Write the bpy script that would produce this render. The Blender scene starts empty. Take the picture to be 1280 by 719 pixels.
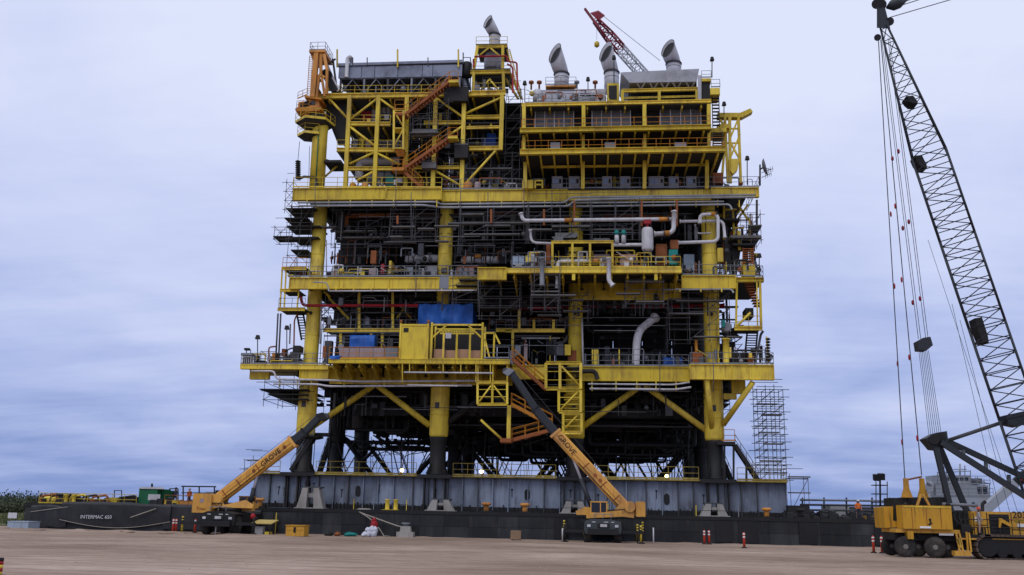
import bpy, math, random
from mathutils import Vector, Matrix, Quaternion
random.seed(7)
scene = bpy.context.scene
COL = scene.collection
rad = math.radians

# ------------------------------------------------------------------ camera
FPX, PITCH, ROLL, YAW = 1193.2, rad(13.225), rad(1.14), rad(-4.867)
CAM = Vector((8.35, -95.0, 2.39))
FW = Vector((math.sin(YAW)*math.cos(PITCH), math.cos(YAW)*math.cos(PITCH), math.sin(PITCH)))
R0 = Vector((math.cos(YAW), -math.sin(YAW), 0)); U0 = R0.cross(FW)
RT = R0*math.cos(ROLL) + U0*math.sin(ROLL)
UP = U0*math.cos(ROLL) - R0*math.sin(ROLL)
cam_data = bpy.data.cameras.new('camera')
cam_data.sensor_width = 36.0
cam_data.lens = FPX/1280*36.0
cam_data.clip_start = 0.1
cam_data.clip_end = 6000
cam = bpy.data.objects.new('camera', cam_data)
M = Matrix.Identity(4)
for i in range(3):
    M[i][0], M[i][1], M[i][2], M[i][3] = RT[i], UP[i], -FW[i], CAM[i]
cam.matrix_world = M
COL.objects.link(cam)
scene.camera = cam

# ------------------------------------------------------------------ sky, sun, exposure
SUN_EL, SUN_AZ = rad(52), rad(205)      # azimuth measured clockwise from +Y
world = bpy.data.worlds.new('World')
scene.world = world
world.use_nodes = True
wn, wl = world.node_tree.nodes, world.node_tree.links
wn.clear()
wo = wn.new('ShaderNodeOutputWorld'); bg = wn.new('ShaderNodeBackground')
bg.inputs['Strength'].default_value = 0.1
sky = wn.new('ShaderNodeTexSky'); sky.sky_type = 'NISHITA'; sky.sun_disc = False
sky.sun_elevation = SUN_EL; sky.sun_rotation = SUN_AZ
sky.air_density = 1.0; sky.dust_density = 2.0
tc = wn.new('ShaderNodeTexCoord'); sep = wn.new('ShaderNodeSeparateXYZ')
wl.new(tc.outputs['Generated'], sep.inputs[0])
# the cloud deck: direction projected on a flat layer, so the streaks flatten towards the horizon
mx = wn.new('ShaderNodeMath'); mx.operation = 'MAXIMUM'; mx.inputs[1].default_value = 0.0
wl.new(sep.outputs['Z'], mx.inputs[0])
ad = wn.new('ShaderNodeMath'); ad.operation = 'ADD'; ad.inputs[1].default_value = 0.16
wl.new(mx.outputs[0], ad.inputs[0])
dv = wn.new('ShaderNodeVectorMath'); dv.operation = 'DIVIDE'
cmb = wn.new('ShaderNodeCombineXYZ')
for k in range(3): wl.new(ad.outputs[0], cmb.inputs[k])
wl.new(tc.outputs['Generated'], dv.inputs[0]); wl.new(cmb.outputs[0], dv.inputs[1])
n1 = wn.new('ShaderNodeTexNoise'); n1.inputs['Scale'].default_value = 0.9; n1.inputs['Detail'].default_value = 6
n1.inputs['Roughness'].default_value = 0.55; n1.inputs['Distortion'].default_value = 0.4
n2 = wn.new('ShaderNodeTexNoise'); n2.inputs['Scale'].default_value = 2.6; n2.inputs['Detail'].default_value = 5
wl.new(dv.outputs[0], n1.inputs['Vector']); wl.new(dv.outputs[0], n2.inputs['Vector'])
mm = wn.new('ShaderNodeMath'); mm.operation = 'MULTIPLY_ADD'; mm.inputs[1].default_value = 0.50; mm.inputs[2].default_value = -0.345
wl.new(n1.outputs['Fac'], mm.inputs[0])
mm2 = wn.new('ShaderNodeMath'); mm2.operation = 'MULTIPLY_ADD'; mm2.inputs[1].default_value = 0.17
wl.new(n2.outputs['Fac'], mm2.inputs[0]); wl.new(mm.outputs[0], mm2.inputs[2])
mp3 = wn.new('ShaderNodeMapping'); mp3.inputs['Rotation'].default_value = (0, 0, rad(12)); mp3.inputs['Scale'].default_value = (0.55, 2.6, 1)
n3 = wn.new('ShaderNodeTexNoise'); n3.inputs['Scale'].default_value = 1.6; n3.inputs['Detail'].default_value = 7; n3.inputs['Roughness'].default_value = 0.6; n3.inputs['Distortion'].default_value = 0.3
wl.new(dv.outputs[0], mp3.inputs[0]); wl.new(mp3.outputs[0], n3.inputs['Vector'])
mm3 = wn.new('ShaderNodeMath'); mm3.operation = 'MULTIPLY_ADD'; mm3.inputs[1].default_value = 0.22
wl.new(n3.outputs['Fac'], mm3.inputs[0])
hz = wn.new('ShaderNodeMath'); hz.operation = 'ADD'
wl.new(mm2.outputs[0], mm3.inputs[2]); wl.new(sep.outputs['Z'], hz.inputs[0]); wl.new(mm3.outputs[0], hz.inputs[1])
ramp = wn.new('ShaderNodeValToRGB')
els = ramp.color_ramp.elements
els[0].position = 0.0; els[0].color = (0.19, 0.28, 0.59, 1)
els[1].position = 0.58; els[1].color = (0.77, 0.825, 1.03, 1)
for pos, c in ((0.09, (0.25, 0.345, 0.67, 1)), (0.19, (0.39, 0.475, 0.80, 1)), (0.35, (0.59, 0.655, 0.935, 1))):
    e = els.new(pos); e.color = c
wl.new(hz.outputs[0], ramp.inputs[0])
scl = wn.new('ShaderNodeVectorMath'); scl.operation = 'SCALE'; scl.inputs['Scale'].default_value = 10.0
wl.new(ramp.outputs[0], scl.inputs[0])
mix = wn.new('ShaderNodeMix'); mix.data_type = 'RGBA'; mix.inputs['Factor'].default_value = 0.93
wl.new(sky.outputs[0], mix.inputs['A']); wl.new(scl.outputs[0], mix.inputs['B'])
wl.new(mix.outputs['Result'], bg.inputs['Color']); wl.new(bg.outputs[0], wo.inputs[0])

sd = bpy.data.lights.new('sun', 'SUN'); sd.energy = 0.9; sd.angle = rad(25); sd.color = (1.0, 0.96, 0.9)
sun = bpy.data.objects.new('sun', sd); COL.objects.link(sun)
sdir = Vector((math.sin(SUN_AZ)*math.cos(SUN_EL), math.cos(SUN_AZ)*math.cos(SUN_EL), math.sin(SUN_EL)))
sun.rotation_euler = sdir.to_track_quat('Z', 'Y').to_euler()
sun.location = (0, -120, 120)
scene.view_settings.view_transform = 'Standard'
scene.view_settings.look = 'None'
scene.view_settings.exposure = 0.0
scene.view_settings.gamma = 1.0

# ------------------------------------------------------------------ unprojection: a picture point on the vertical plane y = Y
def P(px, py, Y):
    d = FW*FPX + RT*(px-640) - UP*(py-359.5)
    return CAM + d*((Y-CAM.y)/d.y)
def X(px, py, Y): return P(px, py, Y).x
def Z(px, py, Y): return P(px, py, Y).z
def B(px0, py0, px1, py1, Y0, Y1):
    """world box (x0,x1,y0,y1,z0,z1) whose front face, at y = Y0, covers that picture rectangle"""
    xm, ym = (px0+px1)/2, (py0+py1)/2
    return (X(px0, ym, Y0), X(px1, ym, Y0), Y0, Y1, Z(xm, py1, Y0), Z(xm, py0, Y0))

# ------------------------------------------------------------------ materials
MATS = {}
def mat(name, col, rough=0.6, metal=0.0, dirt=None, dirt_amt=0.35, scale=1.2, streak=True, bump=0.0, spec=0.3, emit=None, rust=None, vary=0.0):
    if name in MATS: return MATS[name]
    m = bpy.data.materials.new(name); m.use_nodes = True
    nt = m.node_tree; b = nt.nodes['Principled BSDF']
    b.inputs['Roughness'].default_value = rough; b.inputs['Metallic'].default_value = metal
    b.inputs['Specular IOR Level'].default_value = spec
    c4 = (*col, 1)
    if emit:
        b.inputs['Base Color'].default_value = c4
        b.inputs['Emission Color'].default_value = c4; b.inputs['Emission Strength'].default_value = emit
    elif dirt is None:
        b.inputs['Base Color'].default_value = c4
    else:
        t = nt.nodes.new('ShaderNodeTexCoord'); mp = nt.nodes.new('ShaderNodeMapping')
        mp.inputs['Scale'].default_value = (1, 1, 0.22) if streak else (1, 1, 1)
        ge = nt.nodes.new('ShaderNodeNewGeometry')
        nt.links.new(ge.outputs['Position'], mp.inputs[0])
        a = nt.nodes.new('ShaderNodeTexNoise'); a.inputs['Scale'].default_value = scale
        a.inputs['Detail'].default_value = 8; a.inputs['Roughness'].default_value = 0.68
        nt.links.new(mp.outputs[0], a.inputs['Vector'])
        g = nt.nodes.new('ShaderNodeTexNoise'); g.inputs['Scale'].default_value = scale*0.23; g.inputs['Detail'].default_value = 3
        nt.links.new(ge.outputs['Position'], g.inputs['Vector'])
        mu = nt.nodes.new('ShaderNodeMath'); mu.operation = 'MULTIPLY'
        nt.links.new(a.outputs['Fac'], mu.inputs[0]); nt.links.new(g.outputs['Fac'], mu.inputs[1])
        r = nt.nodes.new('ShaderNodeValToRGB')
        r.color_ramp.elements[0].position = 0.20; r.color_ramp.elements[1].position = 0.42
        nt.links.new(mu.outputs[0], r.inputs[0])
        k = nt.nodes.new('ShaderNodeMath'); k.operation = 'MULTIPLY'; k.inputs[1].default_value = dirt_amt
        nt.links.new(r.outputs[0], k.inputs[0])
        x = nt.nodes.new('ShaderNodeMix'); x.data_type = 'RGBA'
        nt.links.new(k.outputs[0], x.inputs['Factor'])
        x.inputs['A'].default_value = c4; x.inputs['B'].default_value = (*dirt, 1)
        res = x.outputs['Result']
        if rust:
            m3 = nt.nodes.new('ShaderNodeMapping'); m3.inputs['Scale'].default_value = (4.5, 4.5, 0.45); nt.links.new(ge.outputs['Position'], m3.inputs[0])
            rn = nt.nodes.new('ShaderNodeTexNoise'); rn.inputs['Scale'].default_value = 1.0; rn.inputs['Detail'].default_value = 7; rn.inputs['Roughness'].default_value = 0.62
            nt.links.new(m3.outputs[0], rn.inputs['Vector'])
            rp = nt.nodes.new('ShaderNodeValToRGB'); rp.color_ramp.elements[0].position = 0.55; rp.color_ramp.elements[1].position = 0.70
            nt.links.new(rn.outputs['Fac'], rp.inputs[0])
            k2 = nt.nodes.new('ShaderNodeMath'); k2.operation = 'MULTIPLY'; k2.inputs[1].default_value = rust[1]; nt.links.new(rp.outputs[0], k2.inputs[0])
            x2 = nt.nodes.new('ShaderNodeMix'); x2.data_type = 'RGBA'; nt.links.new(k2.outputs[0], x2.inputs['Factor']); nt.links.new(res, x2.inputs['A']); x2.inputs['B'].default_value = (*rust[0], 1); res = x2.outputs['Result']
        if vary:
            oi = nt.nodes.new('ShaderNodeObjectInfo'); hv = nt.nodes.new('ShaderNodeHueSaturation')
            vr = nt.nodes.new('ShaderNodeMapRange'); vr.inputs['To Min'].default_value = 1-vary; vr.inputs['To Max'].default_value = 1+vary*.4
            nt.links.new(oi.outputs['Random'], vr.inputs['Value']); nt.links.new(vr.outputs[0], hv.inputs['Value'])
            sr = nt.nodes.new('ShaderNodeMapRange'); sr.inputs['To Min'].default_value = 1.0; sr.inputs['To Max'].default_value = 0.95
            nt.links.new(oi.outputs['Random'], sr.inputs['Value']); nt.links.new(sr.outputs[0], hv.inputs['Saturation'])
            nt.links.new(res, hv.inputs['Color']); res = hv.outputs['Color']
        nt.links.new(res, b.inputs['Base Color'])
        rr = nt.nodes.new('ShaderNodeMath'); rr.operation = 'MULTIPLY_ADD'; rr.inputs[1].default_value = 0.25; rr.inputs[2].default_value = rough-0.1
        nt.links.new(a.outputs['Fac'], rr.inputs[0]); nt.links.new(rr.outputs[0], b.inputs['Roughness'])
        if bump:
            bp = nt.nodes.new('ShaderNodeBump'); bp.inputs['Strength'].default_value = bump; bp.inputs['Distance'].default_value = 0.05
            nt.links.new(a.outputs['Fac'], bp.inputs['Height']); nt.links.new(bp.outputs[0], b.inputs['Normal'])
    MATS[name] = m
    return m
YEL = mat('yellow paint', (0.79, 0.585, 0.035), 0.5, dirt=(0.30, 0.18, 0.05), dirt_amt=0.75, scale=2.0, rust=((0.16, 0.075, 0.025), 0.5), vary=0.26)
ORA = mat('orange paint', (0.62, 0.25, 0.03), 0.5, dirt=(0.20, 0.08, 0.03), dirt_amt=0.8, scale=2.0, rust=((0.07, 0.03, 0.015), 0.6), vary=0.3)
GRV = mat('crane amber paint', (0.74, 0.37, 0.055), 0.5, dirt=(0.34, 0.17, 0.07), dirt_amt=0.8, scale=1.8, rust=((0.16, 0.08, 0.04), 0.5), vary=0.12)
CRW = mat('crawler crane yellow paint', (0.60, 0.31, 0.018), 0.5, dirt=(0.26, 0.13, 0.04), dirt_amt=0.85, scale=1.6, rust=((0.10, 0.05, 0.03), 0.6), vary=0.12)
RUS = mat('rust brown paint', (0.30, 0.095, 0.03), 0.75, dirt=(0.08, 0.03, 0.015), dirt_amt=0.7, scale=2.5)
RLO = mat('orange primer rail', (0.50, 0.20, 0.02), 0.6, dirt=(0.2, 0.08, 0.02), dirt_amt=0.6, scale=2.5)
DRK = mat('dark steel and deck shade', (0.018, 0.018, 0.019), 0.7, dirt=(0.04, 0.034, 0.03), dirt_amt=0.5, scale=1.5)  # dark parts, and shade coloured onto steel deep inside the decks
BLK = mat('black steel', (0.012, 0.0125, 0.014), 0.6, dirt=(0.03, 0.026, 0.022), dirt_amt=0.5)
BLG = mat('black green boom paint', (0.026, 0.031, 0.038), 0.5, dirt=(0.03, 0.03, 0.03), dirt_amt=0.4)
GRY = mat('galvanised grey', (0.21, 0.225, 0.255), 0.5, metal=0.0, dirt=(0.10, 0.09, 0.09), dirt_amt=0.7, scale=2)
PIPG = mat('grey pipe cladding', (0.33, 0.35, 0.37), 0.45, dirt=(0.14, 0.12, 0.11), dirt_amt=0.6, scale=2)
MGY = mat('mid grey steel', (0.065, 0.068, 0.075), 0.6, dirt=(0.05, 0.04, 0.035), dirt_amt=0.6, scale=2)
SCF = mat('scaffold tube', (0.095, 0.10, 0.11), 0.55, dirt=(0.08, 0.06, 0.05), dirt_amt=0.6, scale=3)
BRD = mat('scaffold board', (0.15, 0.15, 0.155), 0.8, dirt=(0.08, 0.07, 0.06), dirt_amt=0.7, scale=3, streak=False)
WHT = mat('white cladding', (0.60, 0.60, 0.63), 0.5, dirt=(0.33, 0.30, 0.28), dirt_amt=0.8, scale=2.2, rust=((0.2, 0.13, 0.1), 0.5), vary=0.12)
SHD = mat('shade toned deck grating', (0.035, 0.034, 0.033), 0.75, dirt=(0.06, 0.05, 0.04), dirt_amt=0.6, scale=2, streak=False)  # dark tone stands in for the shade under the yellow decks
GRM = mat('grimy yellow rail', (0.36, 0.265, 0.045), 0.65, dirt=(0.10, 0.07, 0.03), dirt_amt=0.8, scale=2, rust=((0.06, 0.035, 0.02), 0.6), vary=0.25)
INT = mat('intake grey sheet', (0.27, 0.27, 0.295), 0.5, dirt=(0.13, 0.12, 0.12), dirt_amt=0.7, scale=1.2)
STK = mat('stack silver', (0.46, 0.46, 0.50), 0.45, dirt=(0.20, 0.18, 0.18), dirt_amt=0.6, scale=1.5)
COO = mat('cooler grey blue sheet', (0.23, 0.26, 0.34), 0.5, dirt=(0.08, 0.085, 0.12), dirt_amt=0.9, scale=1.2, streak=False)
SKD = mat('skid beam blue grey paint', (0.225, 0.265, 0.345), 0.55, dirt=(0.07, 0.07, 0.078), dirt_amt=0.75, scale=1.6, rust=((0.07, 0.045, 0.035), 0.6), vary=0.25)
CON = mat('concrete', (0.36, 0.34, 0.31), 0.9, dirt=(0.18, 0.16, 0.14), dirt_amt=0.8, scale=2.5, bump=0.3)
BLU = mat('blue tarpaulin', (0.016, 0.11, 0.44), 0.5, dirt=(0.01, 0.04, 0.16), dirt_amt=0.7, scale=1.5, bump=0.6)
BL2 = mat('blue painted steel', (0.01, 0.08, 0.40), 0.45, dirt=(0.01, 0.03, 0.15), dirt_amt=0.5)
TEA = mat('teal paint', (0.005, 0.21, 0.19), 0.5, dirt=(0.01, 0.09, 0.08), dirt_amt=0.5)
GRN = mat('green paint', (0.01, 0.13, 0.05), 0.5, dirt=(0.01, 0.05, 0.03), dirt_amt=0.5)
RED = mat('red paint', (0.34, 0.012, 0.02), 0.5, dirt=(0.12, 0.01, 0.01), dirt_amt=0.5)
ORR = mat('orange red plastic', (0.58, 0.055, 0.025), 0.55)
REF = mat('white reflective band', (0.75, 0.75, 0.75), 0.4)
TAN = mat('tan plywood', (0.42, 0.25, 0.15), 0.8, dirt=(0.25, 0.15, 0.1), dirt_amt=0.6)
PNK = mat('pinkish wrapped crate', (0.36, 0.28, 0.29), 0.7, dirt=(0.2, 0.13, 0.12), dirt_amt=0.8)
TYR = mat('tyre rubber', (0.022, 0.021, 0.02), 0.85, dirt=(0.11, 0.09, 0.075), dirt_amt=0.7, scale=3, streak=False)
TRK = mat('track steel with mud', (0.075, 0.055, 0.045), 0.8, dirt=(0.16, 0.12, 0.10), dirt_amt=0.8, scale=3, streak=False)
RIM = mat('dusty wheel rim', (0.20, 0.18, 0.16), 0.7, dirt=(0.1, 0.08, 0.06), dirt_amt=0.6)
GLS = mat('dark glass', (0.01, 0.012, 0.014), 0.08, spec=0.6)
LOU = mat('louvre panel', (0.15, 0.155, 0.16), 0.4, dirt=(0.03, 0.03, 0.03), dirt_amt=0.6, spec=0.5)
SCR = mat('pale blue cabinet glass', (0.26, 0.33, 0.46), 0.3)
CAB = mat('cabinet grey', (0.33, 0.33, 0.34), 0.6, dirt=(0.2, 0.17, 0.13), dirt_amt=0.5)
HUL = mat('barge hull black', (0.018, 0.020, 0.022), 0.5, dirt=(0.055, 0.058, 0.058), dirt_amt=0.9, scale=0.9, bump=0.3, rust=((0.06, 0.042, 0.032), 0.6), vary=0.45)
TRP = mat('black rubber sheet', (0.016, 0.017, 0.020), 0.5, dirt=(0.045, 0.044, 0.046), dirt_amt=0.7, scale=0.9, bump=0.25)
LET = mat('white lettering', (0.60, 0.61, 0.63), 0.7, dirt=(0.25, 0.25, 0.25), dirt_amt=0.5, scale=3)
BLT = mat('black lettering', (0.015, 0.013, 0.012), 0.6)
ROP = mat('wire rope', (0.06, 0.06, 0.065), 0.6)
MOO = mat('mooring rope', (0.33, 0.30, 0.25), 0.9)
LMP = mat('lit lamp', (1.0, 0.72, 0.34), emit=7.0)
BOO = mat('boom red paint', (0.22, 0.012, 0.03), 0.5, dirt=(0.1, 0.02, 0.02), dirt_amt=0.5)
SHP = mat('ship white paint', (0.34, 0.36, 0.40), 0.5, dirt=(0.28, 0.26, 0.25), dirt_amt=0.6)
WOO = mat('timber', (0.30, 0.20, 0.12), 0.85, dirt=(0.15, 0.1, 0.07), dirt_amt=0.6)
PAL = mat('pale blue paint', (0.33, 0.42, 0.52), 0.6, dirt=(0.25, 0.25, 0.25), dirt_amt=0.4)
SKN = mat('skin', (0.35, 0.2, 0.13), 0.6)
NAV = mat('dark overalls', (0.03, 0.035, 0.05), 0.8)
GCL = mat('grey overalls', (0.30, 0.27, 0.27), 0.8)
VST = mat('orange vest', (0.70, 0.16, 0.02), 0.7)
BAG = mat('white sack', (0.62, 0.64, 0.70), 0.7, dirt=(0.3, 0.33, 0.45), dirt_amt=0.6, streak=False, bump=0.4)
LEF = mat('leaf', (0.055, 0.072, 0.04), 0.7, dirt=(0.012, 0.024, 0.012), dirt_amt=0.9, scale=0.6, streak=False)
LF2 = mat('dry leaf', (0.06, 0.066, 0.028), 0.7, dirt=(0.02, 0.03, 0.015), dirt_amt=0.8, scale=0.6, streak=False)
BRK = mat('bark', (0.06, 0.045, 0.035), 0.9)

# ------------------------------------------------------------------ mesh collector
VZ = Vector((0, 0, 1))
def frame(d):
    d = d.normalized()
    up = VZ if abs(d.z) < 0.98 else Vector((0, 1, 0))
    s = d.cross(up).normalized(); u = s.cross(d).normalized()
    return s, u
def bend(pts, r=0.4, n=5):
    """round the corners of a polyline"""
    pts = [Vector(p) for p in pts]; out = [pts[0]]
    for i in range(1, len(pts)-1):
        a, b, c = pts[i-1], pts[i], pts[i+1]
        d1 = (a-b); d2 = (c-b); rr = min(r, d1.length*0.49, d2.length*0.49)
        p1 = b + d1.normalized()*rr; p2 = b + d2.normalized()*rr
        for k in range(n+1):
            t = k/n; out.append(p1*(1-t)**2 + b*2*t*(1-t) + p2*t*t)
    out.append(pts[-1]); return out
class MB:
    def __init__(s): s.v = []; s.f = []; s.s = []; s.m = []; s.mi = 0
    def face(s, idx, smooth=False): s.f.append(idx); s.s.append(smooth); s.m.append(s.mi)
    def hexa(s, p):
        n = len(s.v); s.v += [Vector(q) for q in p]
        for q in ((0,3,2,1),(4,5,6,7),(0,1,5,4),(1,2,6,5),(2,3,7,6),(3,0,4,7)): s.face([n+k for k in q])
        return s
    def box(s, x0, x1, y0, y1, z0, z1):
        return s.hexa([(x0,y0,z0),(x1,y0,z0),(x1,y1,z0),(x0,y1,z0),(x0,y0,z1),(x1,y0,z1),(x1,y1,z1),(x0,y1,z1)])
    def bar(s, a, b, w, h=None):
        a, b = Vector(a), Vector(b); h = h or w
        if (b-a).length < 1e-5: return s
        x, u = frame(b-a); x = x*(w/2); u = u*(h/2)
        return s.hexa([a-x-u, a+x-u, b+x-u, b-x-u, a-x+u, a+x+u, b+x+u, b-x+u])
    def ibeam(s, a, b, w, h, t=0.06):
        a, b = Vector(a), Vector(b); x, u = frame(b-a)
        k = u*(h/2-t/2)
        s.bar(a+k, b+k, w, t); s.bar(a-k, b-k, w, t); s.bar(a, b, t, h-2*t); return s
    def tube(s, a, b, r, n=8, r2=None, caps=True):
        a, b = Vector(a), Vector(b); r2 = r if r2 is None else r2
        if (b-a).length < 1e-5: return s
        x, u = frame(b-a); k0 = len(s.v)
        for c, rr in ((a, r), (b, r2)):
            for k in range(n):
                t = 2*math.pi*k/n; s.v.append(c + x*(rr*math.cos(t)) + u*(rr*math.sin(t)))
        for k in range(n):
            j = (k+1) % n; s.face([k0+k, k0+j, k0+n+j, k0+n+k], n > 5)
        if caps: s.face([k0+k for k in range(n)][::-1]); s.face([k0+n+k for k in range(n)])
        return s
    def path(s, pts, r, n=8, caps=True):
        pts = [Vector(p) for p in pts]; k0 = len(s.v); N = len(pts); x = None
        for i, p in enumerate(pts):
            d = (pts[min(i+1, N-1)] - pts[max(i-1, 0)]).normalized()
            if x is None: x, u = frame(d)
            else:
                x = (x - d*x.dot(d)).normalized(); u = x.cross(d)
            rr = r[i] if isinstance(r, (list, tuple)) else r
            for k in range(n):
                t = 2*math.pi*k/n; s.v.append(p + x*(rr*math.cos(t)) + u*(rr*math.sin(t)))
        for i in range(N-1):
            for k in range(n):
                j = (k+1) % n; q = k0+i*n
                s.face([q+k, q+j, q+n+j, q+n+k], n > 5)
        if caps: s.face([k0+k for k in range(n)]); s.face([k0+(N-1)*n+k for k in range(n)][::-1])
        return s
    def lathe(s, prof, base, axis=(0,0,1), n=16):
        base = Vector(base); ax = Vector(axis).normalized(); x, u = frame(ax); k0 = len(s.v)
        for (r, t) in prof:
            for k in range(n):
                a = 2*math.pi*k/n; s.v.append(base + ax*t + x*(r*math.cos(a)) + u*(r*math.sin(a)))
        for i in range(len(prof)-1):
            for k in range(n):
                j = (k+1) % n; q = k0+i*n; s.face([q+k, q+j, q+n+j, q+n+k], True)
        s.face([k0+k for k in range(n)][::-1]); s.face([k0+(len(prof)-1)*n+k for k in range(n)])
        return s
    def prism(s, pts, y0, y1):
        """polygon in x,z pushed along y"""
        n = len(pts); k0 = len(s.v)
        s.v += [Vector((p[0], y0, p[1])) for p in pts] + [Vector((p[0], y1, p[1])) for p in pts]
        s.face([k0+k for k in range(n)]); s.face([k0+n+k for k in range(n)][::-1])
        for k in range(n):
            j = (k+1) % n; s.face([k0+k, k0+n+k, k0+n+j, k0+j])
        return s
    def poly(s, pts):
        k0 = len(s.v); s.v += [Vector(p) for p in pts]; s.face(list(range(k0, k0+len(pts)))); return s
    def mesh(s, name, mats, off=Vector((0,0,0))):
        me = bpy.data.meshes.new(name)
        me.from_pydata([tuple(v-off) for v in s.v], [], s.f)
        for mm in (mats if isinstance(mats, (list, tuple)) else [mats]): me.materials.append(mm)
        me.polygons.foreach_set('use_smooth', s.s)
        me.polygons.foreach_set('material_index', s.m)
        me.validate(); me.update(); return me
    def build(s, name, m, parent, label=None, kind=None):
        """a part: verts are given in world space, stored relative to the thing"""
        off = WORLD_LOC[parent.name]
        o = bpy.data.objects.new(name, s.mesh(name, m, off)); COL.objects.link(o)
        o.parent = parent; WORLD_LOC[o.name] = off
        if label: o['label'] = label
        if kind: o['kind'] = kind
        return o
    def one(s, name, m, label, cat, group=None, kind=None):
        """a whole thing that is one mesh, its origin at its base"""
        xs = [v.x for v in s.v]; ys = [v.y for v in s.v]; zs = [v.z for v in s.v]
        off = Vector(((min(xs)+max(xs))/2, (min(ys)+max(ys))/2, min(zs)))
        o = bpy.data.objects.new(name, s.mesh(name, m, off)); COL.objects.link(o); o.location = off
        WORLD_LOC[o.name] = off
        if kind: o['kind'] = kind
        if label: o['label'] = label
        if cat: o['category'] = cat
        if group: o['group'] = group
        return o
WORLD_LOC = {}
def thing(name, label, cat, loc, group=None):
    o = bpy.data.objects.new(name, None); COL.objects.link(o); o.location = Vector(loc)
    o.empty_display_size = 0.2
    WORLD_LOC[o.name] = Vector(loc); o['label'] = label; o['category'] = cat
    if group: o['group'] = group
    return o
def clone(o, loc, label=None, group=None, rotz=None):
    c = o.copy(); COL.objects.link(c); c.location = Vector(loc)
    if rotz is not None: c.rotation_euler = (0, 0, rotz)
    if label: c['label'] = label
    if group: c['group'] = group
    for ch in list(o.children):
        k = ch.copy(); COL.objects.link(k); k.parent = c
        for g in list(ch.children):
            q = g.copy(); COL.objects.link(q); q.parent = k
    return c
def dup_part(o, delta):
    c = o.copy(); COL.objects.link(c); c.location = o.location + Vector(delta); return c
def rail(parent, pts, m=None, h=1.1, post=1.5, r=0.028, name='handrail', mids=2, toe=True):
    m = m or YEL; b = MB(); pts = [Vector(p) for p in pts]
    for a, c in zip(pts, pts[1:]):
        L = (c-a).length; n = max(1, round(L/post))
        for k in range(n+1):
            p = a.lerp(c, k/n); b.tube(p, p+VZ*h, r, 4)
        for q in range(mids): 
            z = h*(q+1)/mids; b.tube(a+VZ*z, c+VZ*z, r, 4)
        if toe: b.bar(a+VZ*0.08, c+VZ*0.08, 0.015, 0.14)
    return b.build(name, m, parent)
def lettering(name, body, size, origin, xdir, ydir, m, parent, extrude=0.01):
    cu = bpy.data.curves.new(name, 'FONT'); cu.body = body; cu.size = size; cu.extrude = extrude
    cu.align_x = 'CENTER'; cu.align_y = 'CENTER'; cu.resolution_u = 2
    t = bpy.data.objects.new('tmp', cu); COL.objects.link(t)
    bpy.context.view_layer.update()
    me = bpy.data.meshes.new_from_object(t.evaluated_get(bpy.context.evaluated_depsgraph_get()))
    bpy.data.objects.remove(t); bpy.data.curves.remove(cu)
    x = Vector(xdir).normalized(); y = Vector(ydir); y = (y-x*y.dot(x)).normalized(); z = x.cross(y)
    off = WORLD_LOC[parent.name]
    mw = Matrix(((x.x, y.x, z.x, origin[0]-off.x), (x.y, y.y, z.y, origin[1]-off.y), (x.z, y.z, z.z, origin[2]-off.z), (0,0,0,1)))
    me.transform(mw); me.materials.clear(); me.materials.append(m)
    o = bpy.data.objects.new(name, me); COL.objects.link(o); o.parent = parent; WORLD_LOC[o.name] = off
    return o
def structure(o): o['kind'] = 'structure'; return o
from mathutils import noise
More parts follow.
